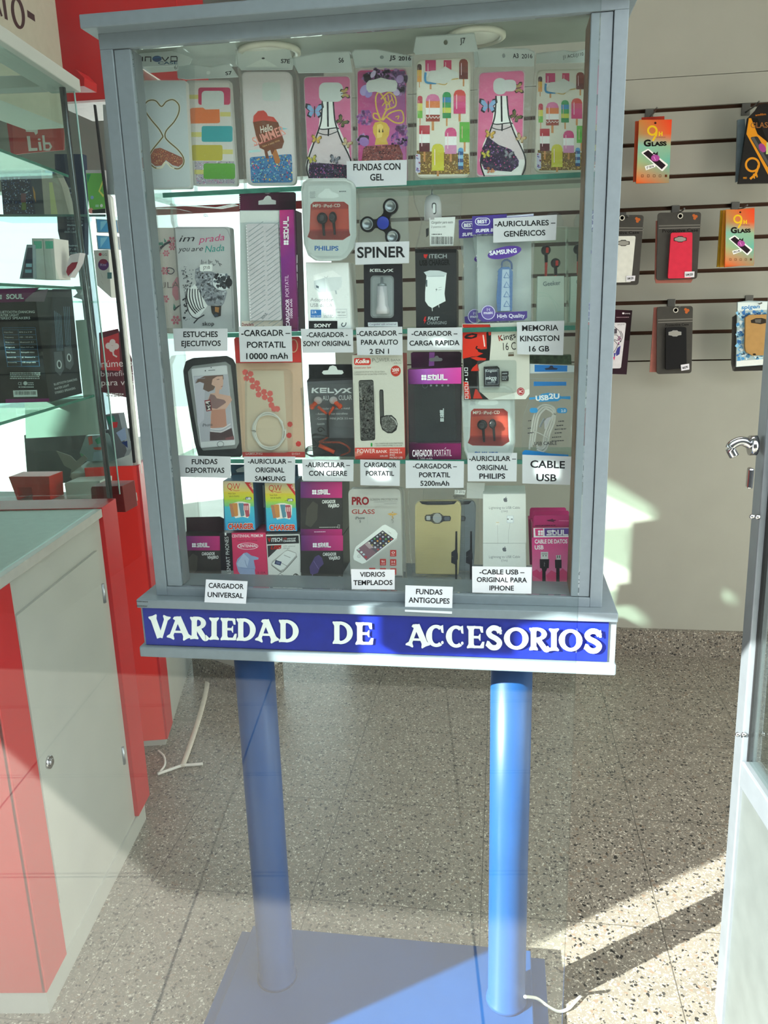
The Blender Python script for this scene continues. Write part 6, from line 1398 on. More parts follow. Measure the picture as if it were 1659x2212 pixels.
# small pack standing behind the label
tag(solid([(800, 385), (1195, 380), (1200, 470), (805, 470)], 0.10, 0.02, K9).build('small_pack', mat('dark_green_pack', '3a4a34', 0.4, spot=0.6, scale=160)), 'dark green small pack showing just above the blue-edged cable bag', 'pack')

earbud_blister(K9, 0.060, S3, OL, None, None, 'PHILIPS', 'white rounded earphone pack standing below the memory card', 1, 118, 648, 0.975)

# cable in a zip bag
e = empty('cable_bag', mid([(740, 450), (1260, 450), (1230, 1345), (740, 1345)], 0.068, K9, S3), 'blue-edged clear zip bag holding a coiled white cable', 'cable')
bg = [(805, 455), (1262, 475), (1245, 640), (1240, 820), (1200, 1100), (1195, 1345), (740, 1350), (728, 1290), (740, 1000), (770, 890), (810, 780)]
solid(bg, 0.066, 0.012, K9, S3).build('bag', film, e)
a = Art(0.0655, K9)
a.P('c4ccd0', [(806, 462), (1255, 480), (1250, 540), (806, 552)]).P('2474c0', [(850, 470), (1160, 478), (1158, 535), (850, 538)]).P('26304a', [(945, 505), (985, 498), (1000, 478), (1020, 480), (1030, 498), (1070, 505), (1060, 518), (955, 520)])
a.L('8a949c', [(806, 555), (1250, 548)], 3).L('8a949c', [(806, 600), (1250, 605)], 3).P('2a7cc4', [(842, 630), (1150, 632), (1150, 668), (842, 672)])
a.P('3a94d0', [(800, 780), (870, 775), (920, 745), (980, 735), (1070, 745), (1100, 770), (1188, 768), (1188, 798), (1100, 792), (1070, 815), (900, 822), (865, 795), (800, 800)]).T('f0f6fa', 'USB', 862, 810, 985, 802, 46, .04).T('f0f6fa', '2U', 985, 790, 1085, 790, 46, .04)
a.RR('3a94d0', 805, 878, 880, 925, 20).RR('3a94d0', 1060, 878, 1158, 928, 24).T('e8f0f6', '2.0', 1100, 918, 1145, 916, 24, .02)
for x0, y, x1 in ((790, 1005, 830), (785, 1075, 830), (785, 1120, 840), (1075, 1010, 1140), (1055, 1050, 1130), (1040, 1085, 1155), (1040, 1120, 1115), (1015, 1160, 1110), (1010, 1195, 1130)): a.scribble('3a3c42', x0, y, x1, y - 6, 9)
a.T('2a2c34', 'USB CABLE', 848, 1230, 1060, 1225, 32, .01).P('1f86d0', [(735, 1295), (760, 1275), (900, 1290), (1000, 1308), (1170, 1320), (1168, 1350), (735, 1350)])
a.build('printed_bag', e)
wc = mat('white_cable'); P9 = lambda x, y, d=0.0715: onY(*cp(K9, [(x, y)])[0], d); k9 = 1 / K9[2] / FPX * 1.06
for k in range(3):
    o_ = k * 22
    MB().tube([P9(800 + o_, 1270 - o_), P9(815 + o_, 1130), P9(845 + o_, 950 + o_ * .3), P9(900 + o_, 865 + o_ * .6), P9(970, 845 + o_), P9(1040 - o_ * .3, 890 + o_), P9(1035 - o_, 1010), P9(990 - o_, 1130), P9(970 - o_, 1240), P9(930 - o_, 1290 - o_), P9(870, 1270 - o_)], 9.5 * k9, 10).build('cable_coil', wc, e)
MB().tube([P9(845, 1100, .069), P9(900, 1120, .068), P9(980, 1165, .069)], 8 * k9, 8, .6).build('cable_tie', wc, e)
pl = solid([(940, 1010), (965, 975), (1005, 960), (1010, 1000), (985, 1060), (945, 1085)], 0.072, 0.004, K9).build('plug', mat('white_gloss'), e, bevel=0.001)
solid([(890, 1055), (935, 975), (950, 985), (905, 1068)], 0.0725, 0.003, K9).build('plug_tip', alu, e, bevel=0.0005)

# ------------------------------------------------------------------ bottom row
def soul_face(a, x0, y0, x1, y1, plug):
    H = y1 - y0; W = x1 - x0; X = lambda u: x0 + u * W; Y = lambda v: y0 + v * H
    a.P('3a3836', [(x0, y0), (x1, y0), (x1, y1), (x0, y1)]).G(['6a3a78', 'd03c80', 'c83878', '5c3068'], [(X(0), Y(0)), (X(1), Y(0)), (X(1), Y(.30)), (X(0), Y(.30))])
    soul_logo(a, X(.28), Y(.235), X(.70), H * .085)
    a.T('e4e2e0', 'CARGADOR', X(.52), Y(.40), X(.84), Y(.395), H * .06, .03, .15).T('e4e2e0', 'VIAJERO', X(.66), Y(.475), X(.93), Y(.47), H * .06, .03, .15)
    if plug:
        a.P('5a4c78', [(X(.22), Y(.75)), (X(.2), Y(.62)), (X(.33), Y(.42)), (X(.42), Y(.38)), (X(.5), Y(.44)), (X(.54), Y(.56)), (X(.45), Y(.63)), (X(.4), Y(.74)), (X(.28), Y(.77))]).L('6c5c8c', [(X(.27), Y(.76)), (X(.25), Y(.84)), (X(.05), Y(.88))], W * .02, smooth=True).L('8070a0', [(X(.3), Y(.5)), (X(.42), Y(.66))], W * .012)
    else: a.P('4e4a44', [(X(.12), Y(.8)), (X(.15), Y(.5)), (X(.3), Y(.36)), (X(.42), Y(.42)), (X(.4), Y(.7)), (X(.25), Y(.85))])
    a.scribble('c8c4c0', X(.45), Y(.855), X(.9), Y(.85), H * .012).L('d0ccc8', [(X(.9), Y(.8)), (X(.94), Y(.8)), (X(.94), Y(.86)), (X(.9), Y(.86))], W * .008, closed=True)
    a.G(['5c2c60', 'c43478', 'b82c6c', '4c2450'], [(X(0), Y(.88)), (X(1), Y(.88)), (X(1), Y(1)), (X(0), Y(1))]).scribble('e0c8d8', X(.33), Y(.94), X(.6), Y(.935), H * .012)
cc = mat('dark_brown_carton', '33302c', 0.4)
o = carton('travel_charger_box', [(118, 655), (470, 655), (495, 1080), (135, 1090)], 0.075, 0.05, cc, K10, S4, 'dark and pink charger box at the row end, with a hang tab', 'box', lambda a: soul_face(a, 125, 655, 490, 1085, False), 'dark pink-banded charger boxes')
MB().pxprism(cp(K10, [(175, 488), (475, 482), (512, 500), (512, 640), (180, 645)]), 0.10, 0.0012).build('hang_tab', mat('plum_tab', '3c2a2e', 0.45), o)
for (y0, y1, x0, x1, lab) in ((648, 1105, 1200, 1580, 'dark and pink charger box standing under its twin, with a violet plug picture'), (168, 650, 1195, 1572, 'dark and pink charger box stacked on top of its twin under the paper labels')):
    z0 = S4 if y0 > 500 else None
    b = [(x0, y0), (x1, y0 + 4), (x1 + 5, y1), (x0 + 6, y1 + 2)]
    if z0 is None:
        zt_ = onY(*cp(K10, [(1390, 650)])[0], 0.072).z
    o = carton('travel_charger_box', b, 0.072, 0.055, cc, K10, z0, lab, 'box', lambda a: soul_face(a, x0 + 4, y0 + 2, x1, y1, y0 > 500), 'dark pink-banded charger boxes')
def p_qw(x0, y0, x1, y1):
    def f(a):
        H = y1 - y0; W = x1 - x0; X = lambda u, v=0: x0 + u * W + v * H * .05; Y = lambda v: y0 + v * H
        for (v0, v1, c0, c1) in ((0, .22, 'c8b8a0', 'd8c060'), (.22, .38, 'd8c040', 'b8c83c'), (.38, .52, 'a8c848', '68b888'), (.52, 1, '50b8c8', '38a0d8')): a.G([c0, c0, c1, c1], [(X(0, v0), Y(v0)), (X(1, v0), Y(v0)), (X(1, v1), Y(v1)), (X(0, v1), Y(v1))])
        a.T('c8302c', 'QW', X(.13, .1), Y(.17), X(.56, .1), Y(.17), H * .13, -.005).L('c8302c', [(X(.3, .1), Y(.17)), (X(.42, .1), Y(.2)), (X(.55, .1), Y(.19))], 4)
        a.P('d03834', [(X(.72), Y(.02)), (X(.92), Y(.03)), (X(1, .2), Y(.2)), (X(1, .2), Y(.27))]).T('f8e8e0', 'NEW', X(.86, .05), Y(.07), X(.97, .15), Y(.18), 18)
        a.T('5a5030', 'New Style', X(.15, .28), Y(.27), X(.4, .28), Y(.265), 13).T('5a5030', 'Safe & Healthy', X(.17, .33), Y(.325), X(.52, .33), Y(.32), 13)
        a.RR('3a4c6c', X(.72, .37), Y(.325), X(.92, .37), Y(.385), 10).T('f0f0f0', 'USB', X(.75, .37), Y(.38), X(.9, .37), Y(.375), 18, .03).T('4a3c30', 'with', X(.64, .37), Y(.38), X(.71, .37), Y(.375), 10)
        hand = [(.17, .52), (.24, .46), (.48, .42), (.62, .42), (.88, .46), (.85, .66), (.78, .76), (.6, .73), (.35, .76), (.2, .58)]
        a.P('e4e0d8', [(X(u + (.0), v), Y(v)) for u, v in hand])
        for (u0, v0, c, r_) in ((.24, .5, 'b07a5c', 0), (.34, .49, 'c8884c', 0), (.55, .49, '5a8a9c', 0), (.72, .5, 'b0505c', 0)):
            a.RQ(c, (X(u0 - .08, .5), Y(v0 - .04)), (X(u0 + .1, .5), Y(v0 - .04)), (X(u0 + .12, .6), Y(v0 + .22)), (X(u0 - .0, .6), Y(v0 + .24)), 8)
        for k in range(3): a.RR('e0b0b0', X(.64 + k * .06, .55), Y(.5), X(.68 + k * .06, .55), Y(.6), 6)
        a.scribble('4a90b0', X(.1, .86), Y(.86), X(.65, .86), Y(.855), 9)
        a.T('e8e0d0', 'CHARGER', X(.07, .95), Y(.985), X(.97, .95), Y(.98), H * .115, .07).T('d03c24', 'CHARGER', X(.08, .95), Y(.98), X(.96, .95), Y(.975), H * .105, .045)
    return f
qc = mat('blue_side_carton', '3c6a8c', 0.4)
carton('battery_charger_box', [(503, 162), (770, 160), (795, 600), (515, 605)], 0.072, 0.045, qc, K10, None, 'yellow-to-blue charger box standing on the pink premium box', 'box', p_qw(506, 163, 772, 600), 'yellow-to-blue charger boxes')
carton('battery_charger_box', [(875, 178), (1145, 176), (1168, 608), (890, 614)], 0.072, 0.045, qc, K10, None, 'yellow-to-blue charger box standing on the white black-banded box', 'box', p_qw(878, 179, 1147, 610), 'yellow-to-blue charger boxes')
def p_cent(a):
    a.P('d83c66', [(583, 628), (885, 625), (912, 1085), (606, 1090)]).T('f4dce4', 'CENTENNIAL PREMIUM', 585, 668, 862, 664, 26, .01).T('7a3048', 'Cargador para Celular', 630, 702, 815, 700, 16)
    a.L('f0dce4', [(726 + 92 * math.cos(t), 746 + 28 * math.sin(t)) for t in (k * .25 for k in range(26))], 4, closed=True).T('f4e4ea', 'CENTENNIAL', 640, 757, 812, 755, 26, .015)
    a.P('9aa8cc', [(622, 900), (635, 860), (690, 808), (720, 802), (760, 830), (800, 840), (825, 850), (820, 865), (780, 870), (790, 920), (795, 940), (790, 960), (800, 1060), (770, 1080), (760, 1060), (680, 1030), (640, 970)]).P('b8c4de', [(690, 810), (740, 860), (720, 940), (640, 930), (630, 900)]).L('8492b8', [(660, 940), (790, 950)], 4).L('7a88b0', [(700, 870), (720, 930)], 4)
    for k, t in enumerate(('1.0A', '1.5A', '2.1A')): a.T('8a2040', t, 822, 995 + k * 33, 888, 993 + k * 33, 20).L('8a2040', [(810, 975 + k * 33), (818, 975 + k * 33), (818, 995 + k * 33), (810, 995 + k * 33)], 2, closed=True)
o = carton('premium_charger_box', [(580, 628), (885, 625), (914, 1092), (605, 1096)], 0.073, 0.045, mat('pink_carton', 'c83460', 0.4), K10, S4, 'pink premium charger box with a pale blue plug and black lettered edge', 'box', p_cent)
s_ = solid([(475, 632), (580, 628), (605, 1096), (498, 1092)], 0.0735, 0.02, K10, S4).build('side_panel', blackc, o)
a = Art(0.0735, K10); a.T('d8d8d8', 'FOR SMART PHONES', 580, 1062, 552, 660, 34, .0); a.R('e8e8e8', 520, 625, 535, 650); a.build('printed_side', s_)
def p_vit2(a):
    a.P('e4e2de', [(890, 645), (1190, 640), (1213, 1100), (918, 1102)]).P('2c2c2e', [(893, 655), (1182, 648), (1186, 720), (900, 730)])
    a.T('d02c24', 'V', 905, 708, 935, 706, 36, .05).T('e8e8e8', 'iTECH', 938, 706, 1035, 702, 32, .03).T('d04a40', 'LCD', 1045, 685, 1075, 683, 14, .03).T('e0e0e0', 'universal', 1080, 684, 1155, 681, 14, .02).T('e0e0e0', 'CHARGER', 1045, 708, 1158, 704, 16, .03)
    a.P('3c3c3e', [(903, 740), (1030, 735), (940, 820), (908, 850)]).T('b82820', 'USB', 932, 775, 1030, 768, 30, .05, .3).T('7a7a7a', 'LCD universal', 1045, 752, 1150, 750, 13).T('7a7a7a', 'charger', 1045, 770, 1105, 768, 13)
    a.P('b4b2ae', [(935, 910), (945, 880), (1060, 790), (1085, 775), (1160, 805), (1168, 835), (1060, 960), (1020, 980), (945, 925)]).P('ecebe8', [(945, 900), (1060, 795), (1085, 785), (1155, 810), (1158, 828), (1050, 950), (1020, 962), (950, 915)]).L('6a6866', [(940, 915), (1020, 975), (1060, 958), (1168, 838)], 5, smooth=True).L('8a8886', [(980, 870), (1080, 925)], 4)
    a.P('3a4060', [(975, 870), (1030, 885), (1020, 920), (965, 905)]).P('6a7090', [(985, 880), (1020, 890), (1012, 910), (978, 900)]).L('9a9896', [(1050, 825), (1110, 850)], 5)
    a.L('6a6a6a', [(1010, 985), (1050, 1010), (1090, 1030)], 3).L('6a6a6a', [(990, 1010), (1030, 980)], 3)
    a.E('3a3a3c', 1157, 1018, 27, 28).E('c8c6c2', 1150, 1018, 10, 18).E('c8c6c2', 1168, 1018, 6, 16)
    a.P('3a3a3c', [(940, 1060), (1205, 1052), (1208, 1080), (915, 1082), (915, 1045), (950, 1040), (970, 1055)]).E('2c2c2e', 960, 1050, 16).E('4a4a4c', 1020, 1048, 16)
carton('universal_charger_box', [(887, 642), (1192, 638), (1216, 1104), (916, 1106)], 0.074, 0.045, mat('grey_white_carton', 'b8b8b6', 0.4), K10, S4, 'white charger box with a black band and grey cradle picture', 'box', p_vit2)

# blue hang-card blister high behind the charger boxes
e = empty('blue_hang_pack', mid([(575, 10), (1175, 20), (1190, 420), (600, 420)], 0.118, K10, S4), 'teal blue hang card pack rising behind the yellow-to-blue boxes', 'pack')
o = solid([(572, 15), (1172, 15), (1205, 500), (1210, 1090), (700, 1090), (600, 500)], 0.118, 0.002, K10, S4).build('backing_card', mat('teal_card', '2f6a86', 0.4), e)
a = Art(0.118, K10); a.P('e8ecec', [(620, 65), (640, 50), (690, 30), (720, 35), (720, 80), (630, 84)]).P('c8d4d8', [(790, 200), (870, 200), (880, 400), (800, 400)]); a.build('printed_card', o)

# screen-glass packs: two, one behind the other
def p_pro(a):
    a.T('8a2024', 'PRO', 155, 465, 348, 465, 82, .04).T('8a8884', 'SCREEN PROTECTOR', 358, 422, 672, 420, 24, .01).scribble('9a9894', 400, 442, 670, 440, 7).scribble('9a9894', 520, 462, 670, 460, 7)
    a.T('b4b0a8', 'EXPLOSION-PROOF TEMPERED GLASS FILM', 155, 505, 668, 512, 28).T('a03a34', 'GLASS', 155, 570, 412, 570, 50, .01)
    a.T('4a4a50', 'iPhone', 195, 632, 300, 628, 30, .005).T('4a4a50', '5', 240, 668, 258, 668, 28).L('a8a8a6', [(330, 590), (332, 690)], 4)
    a.P('c8a05c', [(555, 570), (600, 560), (612, 575), (625, 560), (670, 570), (630, 590), (618, 585), (618, 620), (606, 620), (606, 585), (590, 592)]).L('8a8680', [(600, 600), (625, 620), (600, 635), (620, 650), (612, 675)], 5, smooth=True).E('b88a48', 612, 552, 7)
    a.P('ecece8', [(170, 1050), (190, 960), (205, 935), (500, 700), (530, 690), (640, 750), (668, 790), (660, 840), (300, 1120), (270, 1130), (180, 1085)]).P('c8c6c2', [(300, 1120), (660, 840), (668, 855), (300, 1132)])
    a.P('6a6068', [(205, 975), (500, 755), (630, 850), (320, 1095)]).P('4a444c', [(330, 890), (500, 755), (630, 850), (480, 960)]).P('8a6a74', [(205, 975), (300, 905), (430, 1005), (320, 1095)]).P('b8a0a4', [(300, 910), (340, 880), (400, 950), (350, 960)])
    cols = ['d8d4c8', 'a89c5c', 'd0d0d8', 'c84a48', '6c8ab0', 'e0e0e0', '9a9aa0', 'c8c0d8', '5aa85c', 'd89a4a']
    n_ = 0
    for i in range(6):
        for j in range(4):
            x = 350 + i * 30 + j * 33 - (60 if i > 5 else 0); y = 895 - i * 23 + j * 25
            a.RQ(cols[n_ % 10], (x - 13, y), (x, y - 12), (x + 14, y - 1), (x + 1, y + 12), 3); a.k -= 1; n_ += 1
    a.k += 1
    for k, (x, y) in enumerate(((232, 970), (262, 1000), (288, 1025), (312, 1055))): a.RQ(('b0c4bc', 'd8e0e0', 'c0d0d8', 'c83c44')[k], (x - 16, y), (x, y - 14), (x + 17, y - 1), (x + 1, y + 14), 4)
    a.E('dededa', 235, 1045, 16, 18).L('a8a6a2', [(235 + 16 * math.cos(t), 1045 + 18 * math.sin(t)) for t in (k * .5 for k in range(13))], 3, closed=True).L('9a9894', [(565, 770), (595, 790)], 4)
    for x, y, t in ((585, 975, ''), (585, 1078, 'H'), (470, 1075, '9H'), (585, 1180, ''), (470, 1178, ''), (350, 1175, '')):
        a.R('c03c38', x, y, x + 68, y + 72); a.T('f0d8d4', t or '0', x + 16, y + 42, x + 52, y + 42, 26, .01).scribble('f0d8d4', x + 12, y + 60, x + 58, y + 60, 6)
    a.T('2a2a2a', '8', 638, 1385, 652, 1385, 24)
for i, (dx_, Y, lab) in enumerate(((0, 0.068, 'frontmost silver screen-glass pack with a slanting phone picture'), (36, 0.086, 'second silver screen-glass pack, peeping out behind the front one'))):
    b = rquad((115 + dx_, 292), (700 + dx_, 288), (728 + dx_, 1418), (145 + dx_, 1420), 60)
    e = empty('screen_glass_pack', mid([(115 + dx_, 292), (720 + dx_, 1418)], Y, K11, S4), lab, 'screen protector', 'silver screen-glass packs')
    o = solid(b, Y, 0.012, K11, S4).build('case', mat('silver_card', 'c6c4be', 0.3, spot=0.04), e, bevel=0.002)
    a = Art(Y, (K11[0] + dx_ / K11[2], K11[1], K11[2]))
    if i == 0: p_pro(a)
    else: a.T('2a2a2a', '3', 690, 1310, 704, 1310, 26)
    a.build('printed_card', o)
MB().pxprism(cp(K11, [(290, 290), (340, 262), (460, 258), (470, 285), (590, 292)]), 0.098, 0.001).build('hang_tab', cloudy, e)

# armour cases: gold in front, grey behind
for i, (dx_, Y, col, lab) in enumerate(((0, 0.070, 'd8c694', 'gold brushed armour phone case with a black card slot, in front of the grey one'), (165, 0.088, '9298a0', 'grey armour phone case half hidden behind the gold one'))):
    T = lambda pts: [(x + dx_, y) for x, y in pts]
    bag = T([(790, 300), (1000, 290), (1240, 280), (1340, 300), (1430, 330), (1410, 420), (1420, 1380), (1330, 1440), (830, 1440), (800, 900), (780, 420)])
    e = empty('armour_case_pack', mid(bag, Y, K11, S4), lab, 'phone case', 'armour phone cases in film bags')
    cs = solid(T([(862, 470), (885, 445), (930, 428), (1330, 425), (1368, 450), (1380, 500), (1365, 1000), (1350, 1360), (1310, 1390), (900, 1385), (868, 1350), (860, 900)]), Y, 0.010, K11, S4 + 0.002).build('case', mat('brushed_' + col, col, 0.32, 0.2, spot=0.08, scale=14), e, bevel=0.0025)
    a = Art(Y, K11)
    a.P('22242c', T([(910, 430), (1335, 428), (1300, 462), (1200, 470), (1000, 470), (940, 460)])); a.scribble('4a4c54', 1000 + dx_, 450, 1290 + dx_, 448, 8)
    a.P('2a2c34', T([(972, 600), (985, 582), (1040, 578), (1070, 562), (1140, 560), (1180, 590), (1255, 592), (1266, 615), (1258, 650), (1180, 655), (1140, 680), (1075, 680), (1045, 658), (985, 652), (972, 635)])).RR('a8aab0', 990 + dx_, 592, 1035 + dx_, 640, 12).E('9a9ca0', 1112 + dx_, 618, 50, 54).RR('5a5e6c', 1192 + dx_, 602, 1252 + dx_, 645, 10)
    a.P('14141a', T([(1316, 765), (1336, 765), (1338, 970), (1335, 1340), (1314, 1340), (1312, 1140)])).P('1c1e28', T([(1270, 1000), (1318, 965), (1342, 1010), (1344, 1075), (1312, 1138), (1268, 1118)])).E('23252f', 1318 + dx_, 1048, 24, 58)
    for k in range(46): a.L('d4c48c' if i == 0 else 'a8aeb6', T([(868 + (k * 37) % 120, 480 + k * 19), (980 + (k * 53) % 320, 478 + k * 19)]), 1.6); a.k -= 1
    a.k += 1
    if i == 0: a.k += 1; a.P('14141a', T([(1316, 765), (1336, 765), (1338, 970), (1312, 970)]))
    a.build('printed_trim', cs)
    solid(bag, Y - 0.003, 0.016, K11, S4).build('bag', film, e)
    a = Art(Y - 0.002, K11); a.P('dcdcda', T([(1310, 300), (1430, 305), (1420, 355), (1305, 350)] if i == 0 else [(1280, 220), (1480, 225), (1470, 400), (1275, 395)]))
    if i == 0: a.T('4a4a4e', 'J3 2016', 1315, 335, 1418, 342, 34).T('4a4a4e', 'SCA2779', 1325, 375, 1390, 378, 14, .02).T('3a3a3e', 'MADE IN CHINA', 1300, 398, 1395, 402, 15, .03)
    else: a.T('4a4a4e', 'J3 2016', 1305 + 0, 302, 1405, 298, 34).T('3a3a3e', 'SCA2779', 1322, 355, 1385, 352, 14, .02).T('3a3a3e', 'MADE IN CHINA', 1292, 380, 1418, 378, 15, .03)
    a.build('printed_tag', e)

def apple(a, x, y, s, c):
    a.P(c, [(x - s * .5, y), (x - s * .42, y - s * .35), (x - s * .15, y - s * .42), (x, y - s * .36), (x + s * .2, y - s * .43), (x + s * .42, y - s * .3), (x + s * .3, y - s * .02), (x + s * .45, y + s * .2), (x + s * .28, y + s * .48), (x + s * .1, y + s * .5), (x, y + s * .45), (x - s * .15, y + s * .5), (x - s * .35, y + s * .35)]).E(c, x + s * .08, y - s * .55, s * .18, s * .09, -50)
for i, (y0, y1, sit, lab) in enumerate(((690, 1180, S4, 'white cable box at the bottom of a stack of two, above the paper label'), (210, 688, None, 'white cable box on top of its twin, with a faint picture of the plugs'))):
    def p_ap(a, y0=y0, i=i):
        a.P('dcdcd8', [(330, y0 + 3), (742, y0 + 2), (746, y1 - 2), (330, y1 - 2)]); apple(a, 547 - i * 0 - (10 if not i else 0), y0 + 58, 42, '6a6a70')
        x = 388; a.T('7a7a80', 'Lightning to USB Cable', x, y0 + (146 if i else 142), 688, y0 + (144 if i else 140), 24).T('7a7a80', '(1m)', 508, y0 + (178 if i else 175), 566, y0 + (177 if i else 174), 22)
        if i: a.R('c8ccd2', 560, 420, 626, 492).R('e8eaec', 566, 424, 620, 486).R('6a6058', 562, 450, 578, 460).R('6a7078', 600, 450, 616, 460).L('c4c4c2', [(592, 492), (575, 580), (575, 688)], 5).R('e6e2dc', 452, 478, 488, 512).R('d0b890', 456, 484, 484, 490).L('cccac6', [(470, 512), (472, 690)], 6)
    carton('cable_box', [(327, y0), (743, y0 - 2), (747, y1), (328, y1)], 0.070, 0.05, whitec, K12, sit, lab, 'box', p_ap, 'white phone cable boxes')
def p_pinkc(a):
    a.G(['d83c84', 'd83c84', 'e07aa4', 'd87098'], [(802, 632), (1175, 628), (1175, 960), (806, 965)]).G(['d87098', 'e07aa4', 'd8305c', 'd8305c'], [(806, 960), (1175, 955), (1172, 1168), (812, 1170)])
    a.P('d04070', [(806, 965), (850, 940), (880, 970), (920, 930), (900, 1050), (812, 1000)]).P('d84878', [(940, 1000), (990, 950), (1050, 980), (1100, 930), (1170, 990), (1165, 1050), (960, 1060)])
    a.P('f0ecee', [(818, 542), (1170, 538), (1170, 628), (820, 632)]).P('d83a7c', [(832, 548), (912, 545), (912, 618), (838, 618)]).P('5a3a88', [(922, 545), (1160, 542), (1158, 615), (926, 618)])
    for i in range(2):
        for j in range(2): a.RR('f4eef2', 862 + i * 26, 564 + j * 25, 884 + i * 26, 586 + j * 25, 5)
    soul_logo(a, 950, 612, 1150, 48, 'f4f0f4', False)
    a.T('f4e8ee', 'CABLE DE DATOS', 830, 690, 1146, 688, 38, .035).T('f4e8ee', 'USB', 830, 748, 916, 746, 38, .035)
    a.R('d8d8d6', 888, 772, 960, 845).R('b0b0ae', 895, 780, 953, 800).R('8a8a88', 905, 802, 918, 816).R('8a8a88', 932, 802, 945, 816).P('1c181c', [(878, 842), (970, 842), (966, 930), (880, 930)]).P('1c181c', [(895, 928), (952, 928), (940, 960), (904, 960)]).R('141014', 903, 950, 936, 1170).L('8a8688', [(922, 870), (922, 905)], 3).E('8a8688', 922, 908, 4).L('8a8688', [(922, 892), (932, 882)], 3)
    a.P('d0d0ce', [(1036, 805), (1084, 802), (1080, 850), (1040, 850)]).R('3a3638', 1046, 806, 1054, 832).R('3a3638', 1066, 806, 1074, 832).P('1c181c', [(1025, 848), (1090, 848), (1090, 930), (1028, 930)]).R('141014', 1038, 928, 1070, 1170)
pk = mat('hot_pink_carton', 'b02a62', 0.4)
for i, (dx_, dy_, Y, lab) in enumerate(((0, 0, 0.070, 'foremost pink data cable box with the black plug picture'), (-10, -45, 0.104, 'pink data cable box just behind the front one, only its tab showing'), (-38, -75, 0.128, 'rearmost pink data cable box, only its tab and edge showing'))):
    b = [(805 + dx_, 532 + dy_), (1172 + dx_, 530 + dy_), (1176 + dx_, 1170), (815 + dx_, 1174)]
    o = carton('data_cable_box', b, Y, 0.03 if i == 0 else 0.02, pk, K12, S4, lab, 'box', p_pinkc if i == 0 else None, 'pink data cable boxes')
    hb = [(822 + dx_, 432 + dy_), (835 + dx_, 420 + dy_), (1160 + dx_, 418 + dy_), (1172 + dx_, 430 + dy_), (1168 + dx_, 528 + dy_), (815 + dx_, 530 + dy_)]
    t_ = MB().pxprism(cp(K12, hb), Y + 0.004, 0.0012).build('hang_tab', mat('pink_tab', 'c42e74', 0.4), o)
    if i == 0: a = Art(Y + 0.004, K12); a.P('5a1c3c', [(942, 465), (985, 458), (1000, 450), (1010, 460), (1040, 462), (1030, 470), (1010, 475), (1030, 490), (1000, 480), (960, 475)]).L('e88ab4', [(1062, 470), (1160, 472)], 4).scribble('5a1c3c', 835, 522, 1030, 518, 8); a.build('printed_tab', t_)

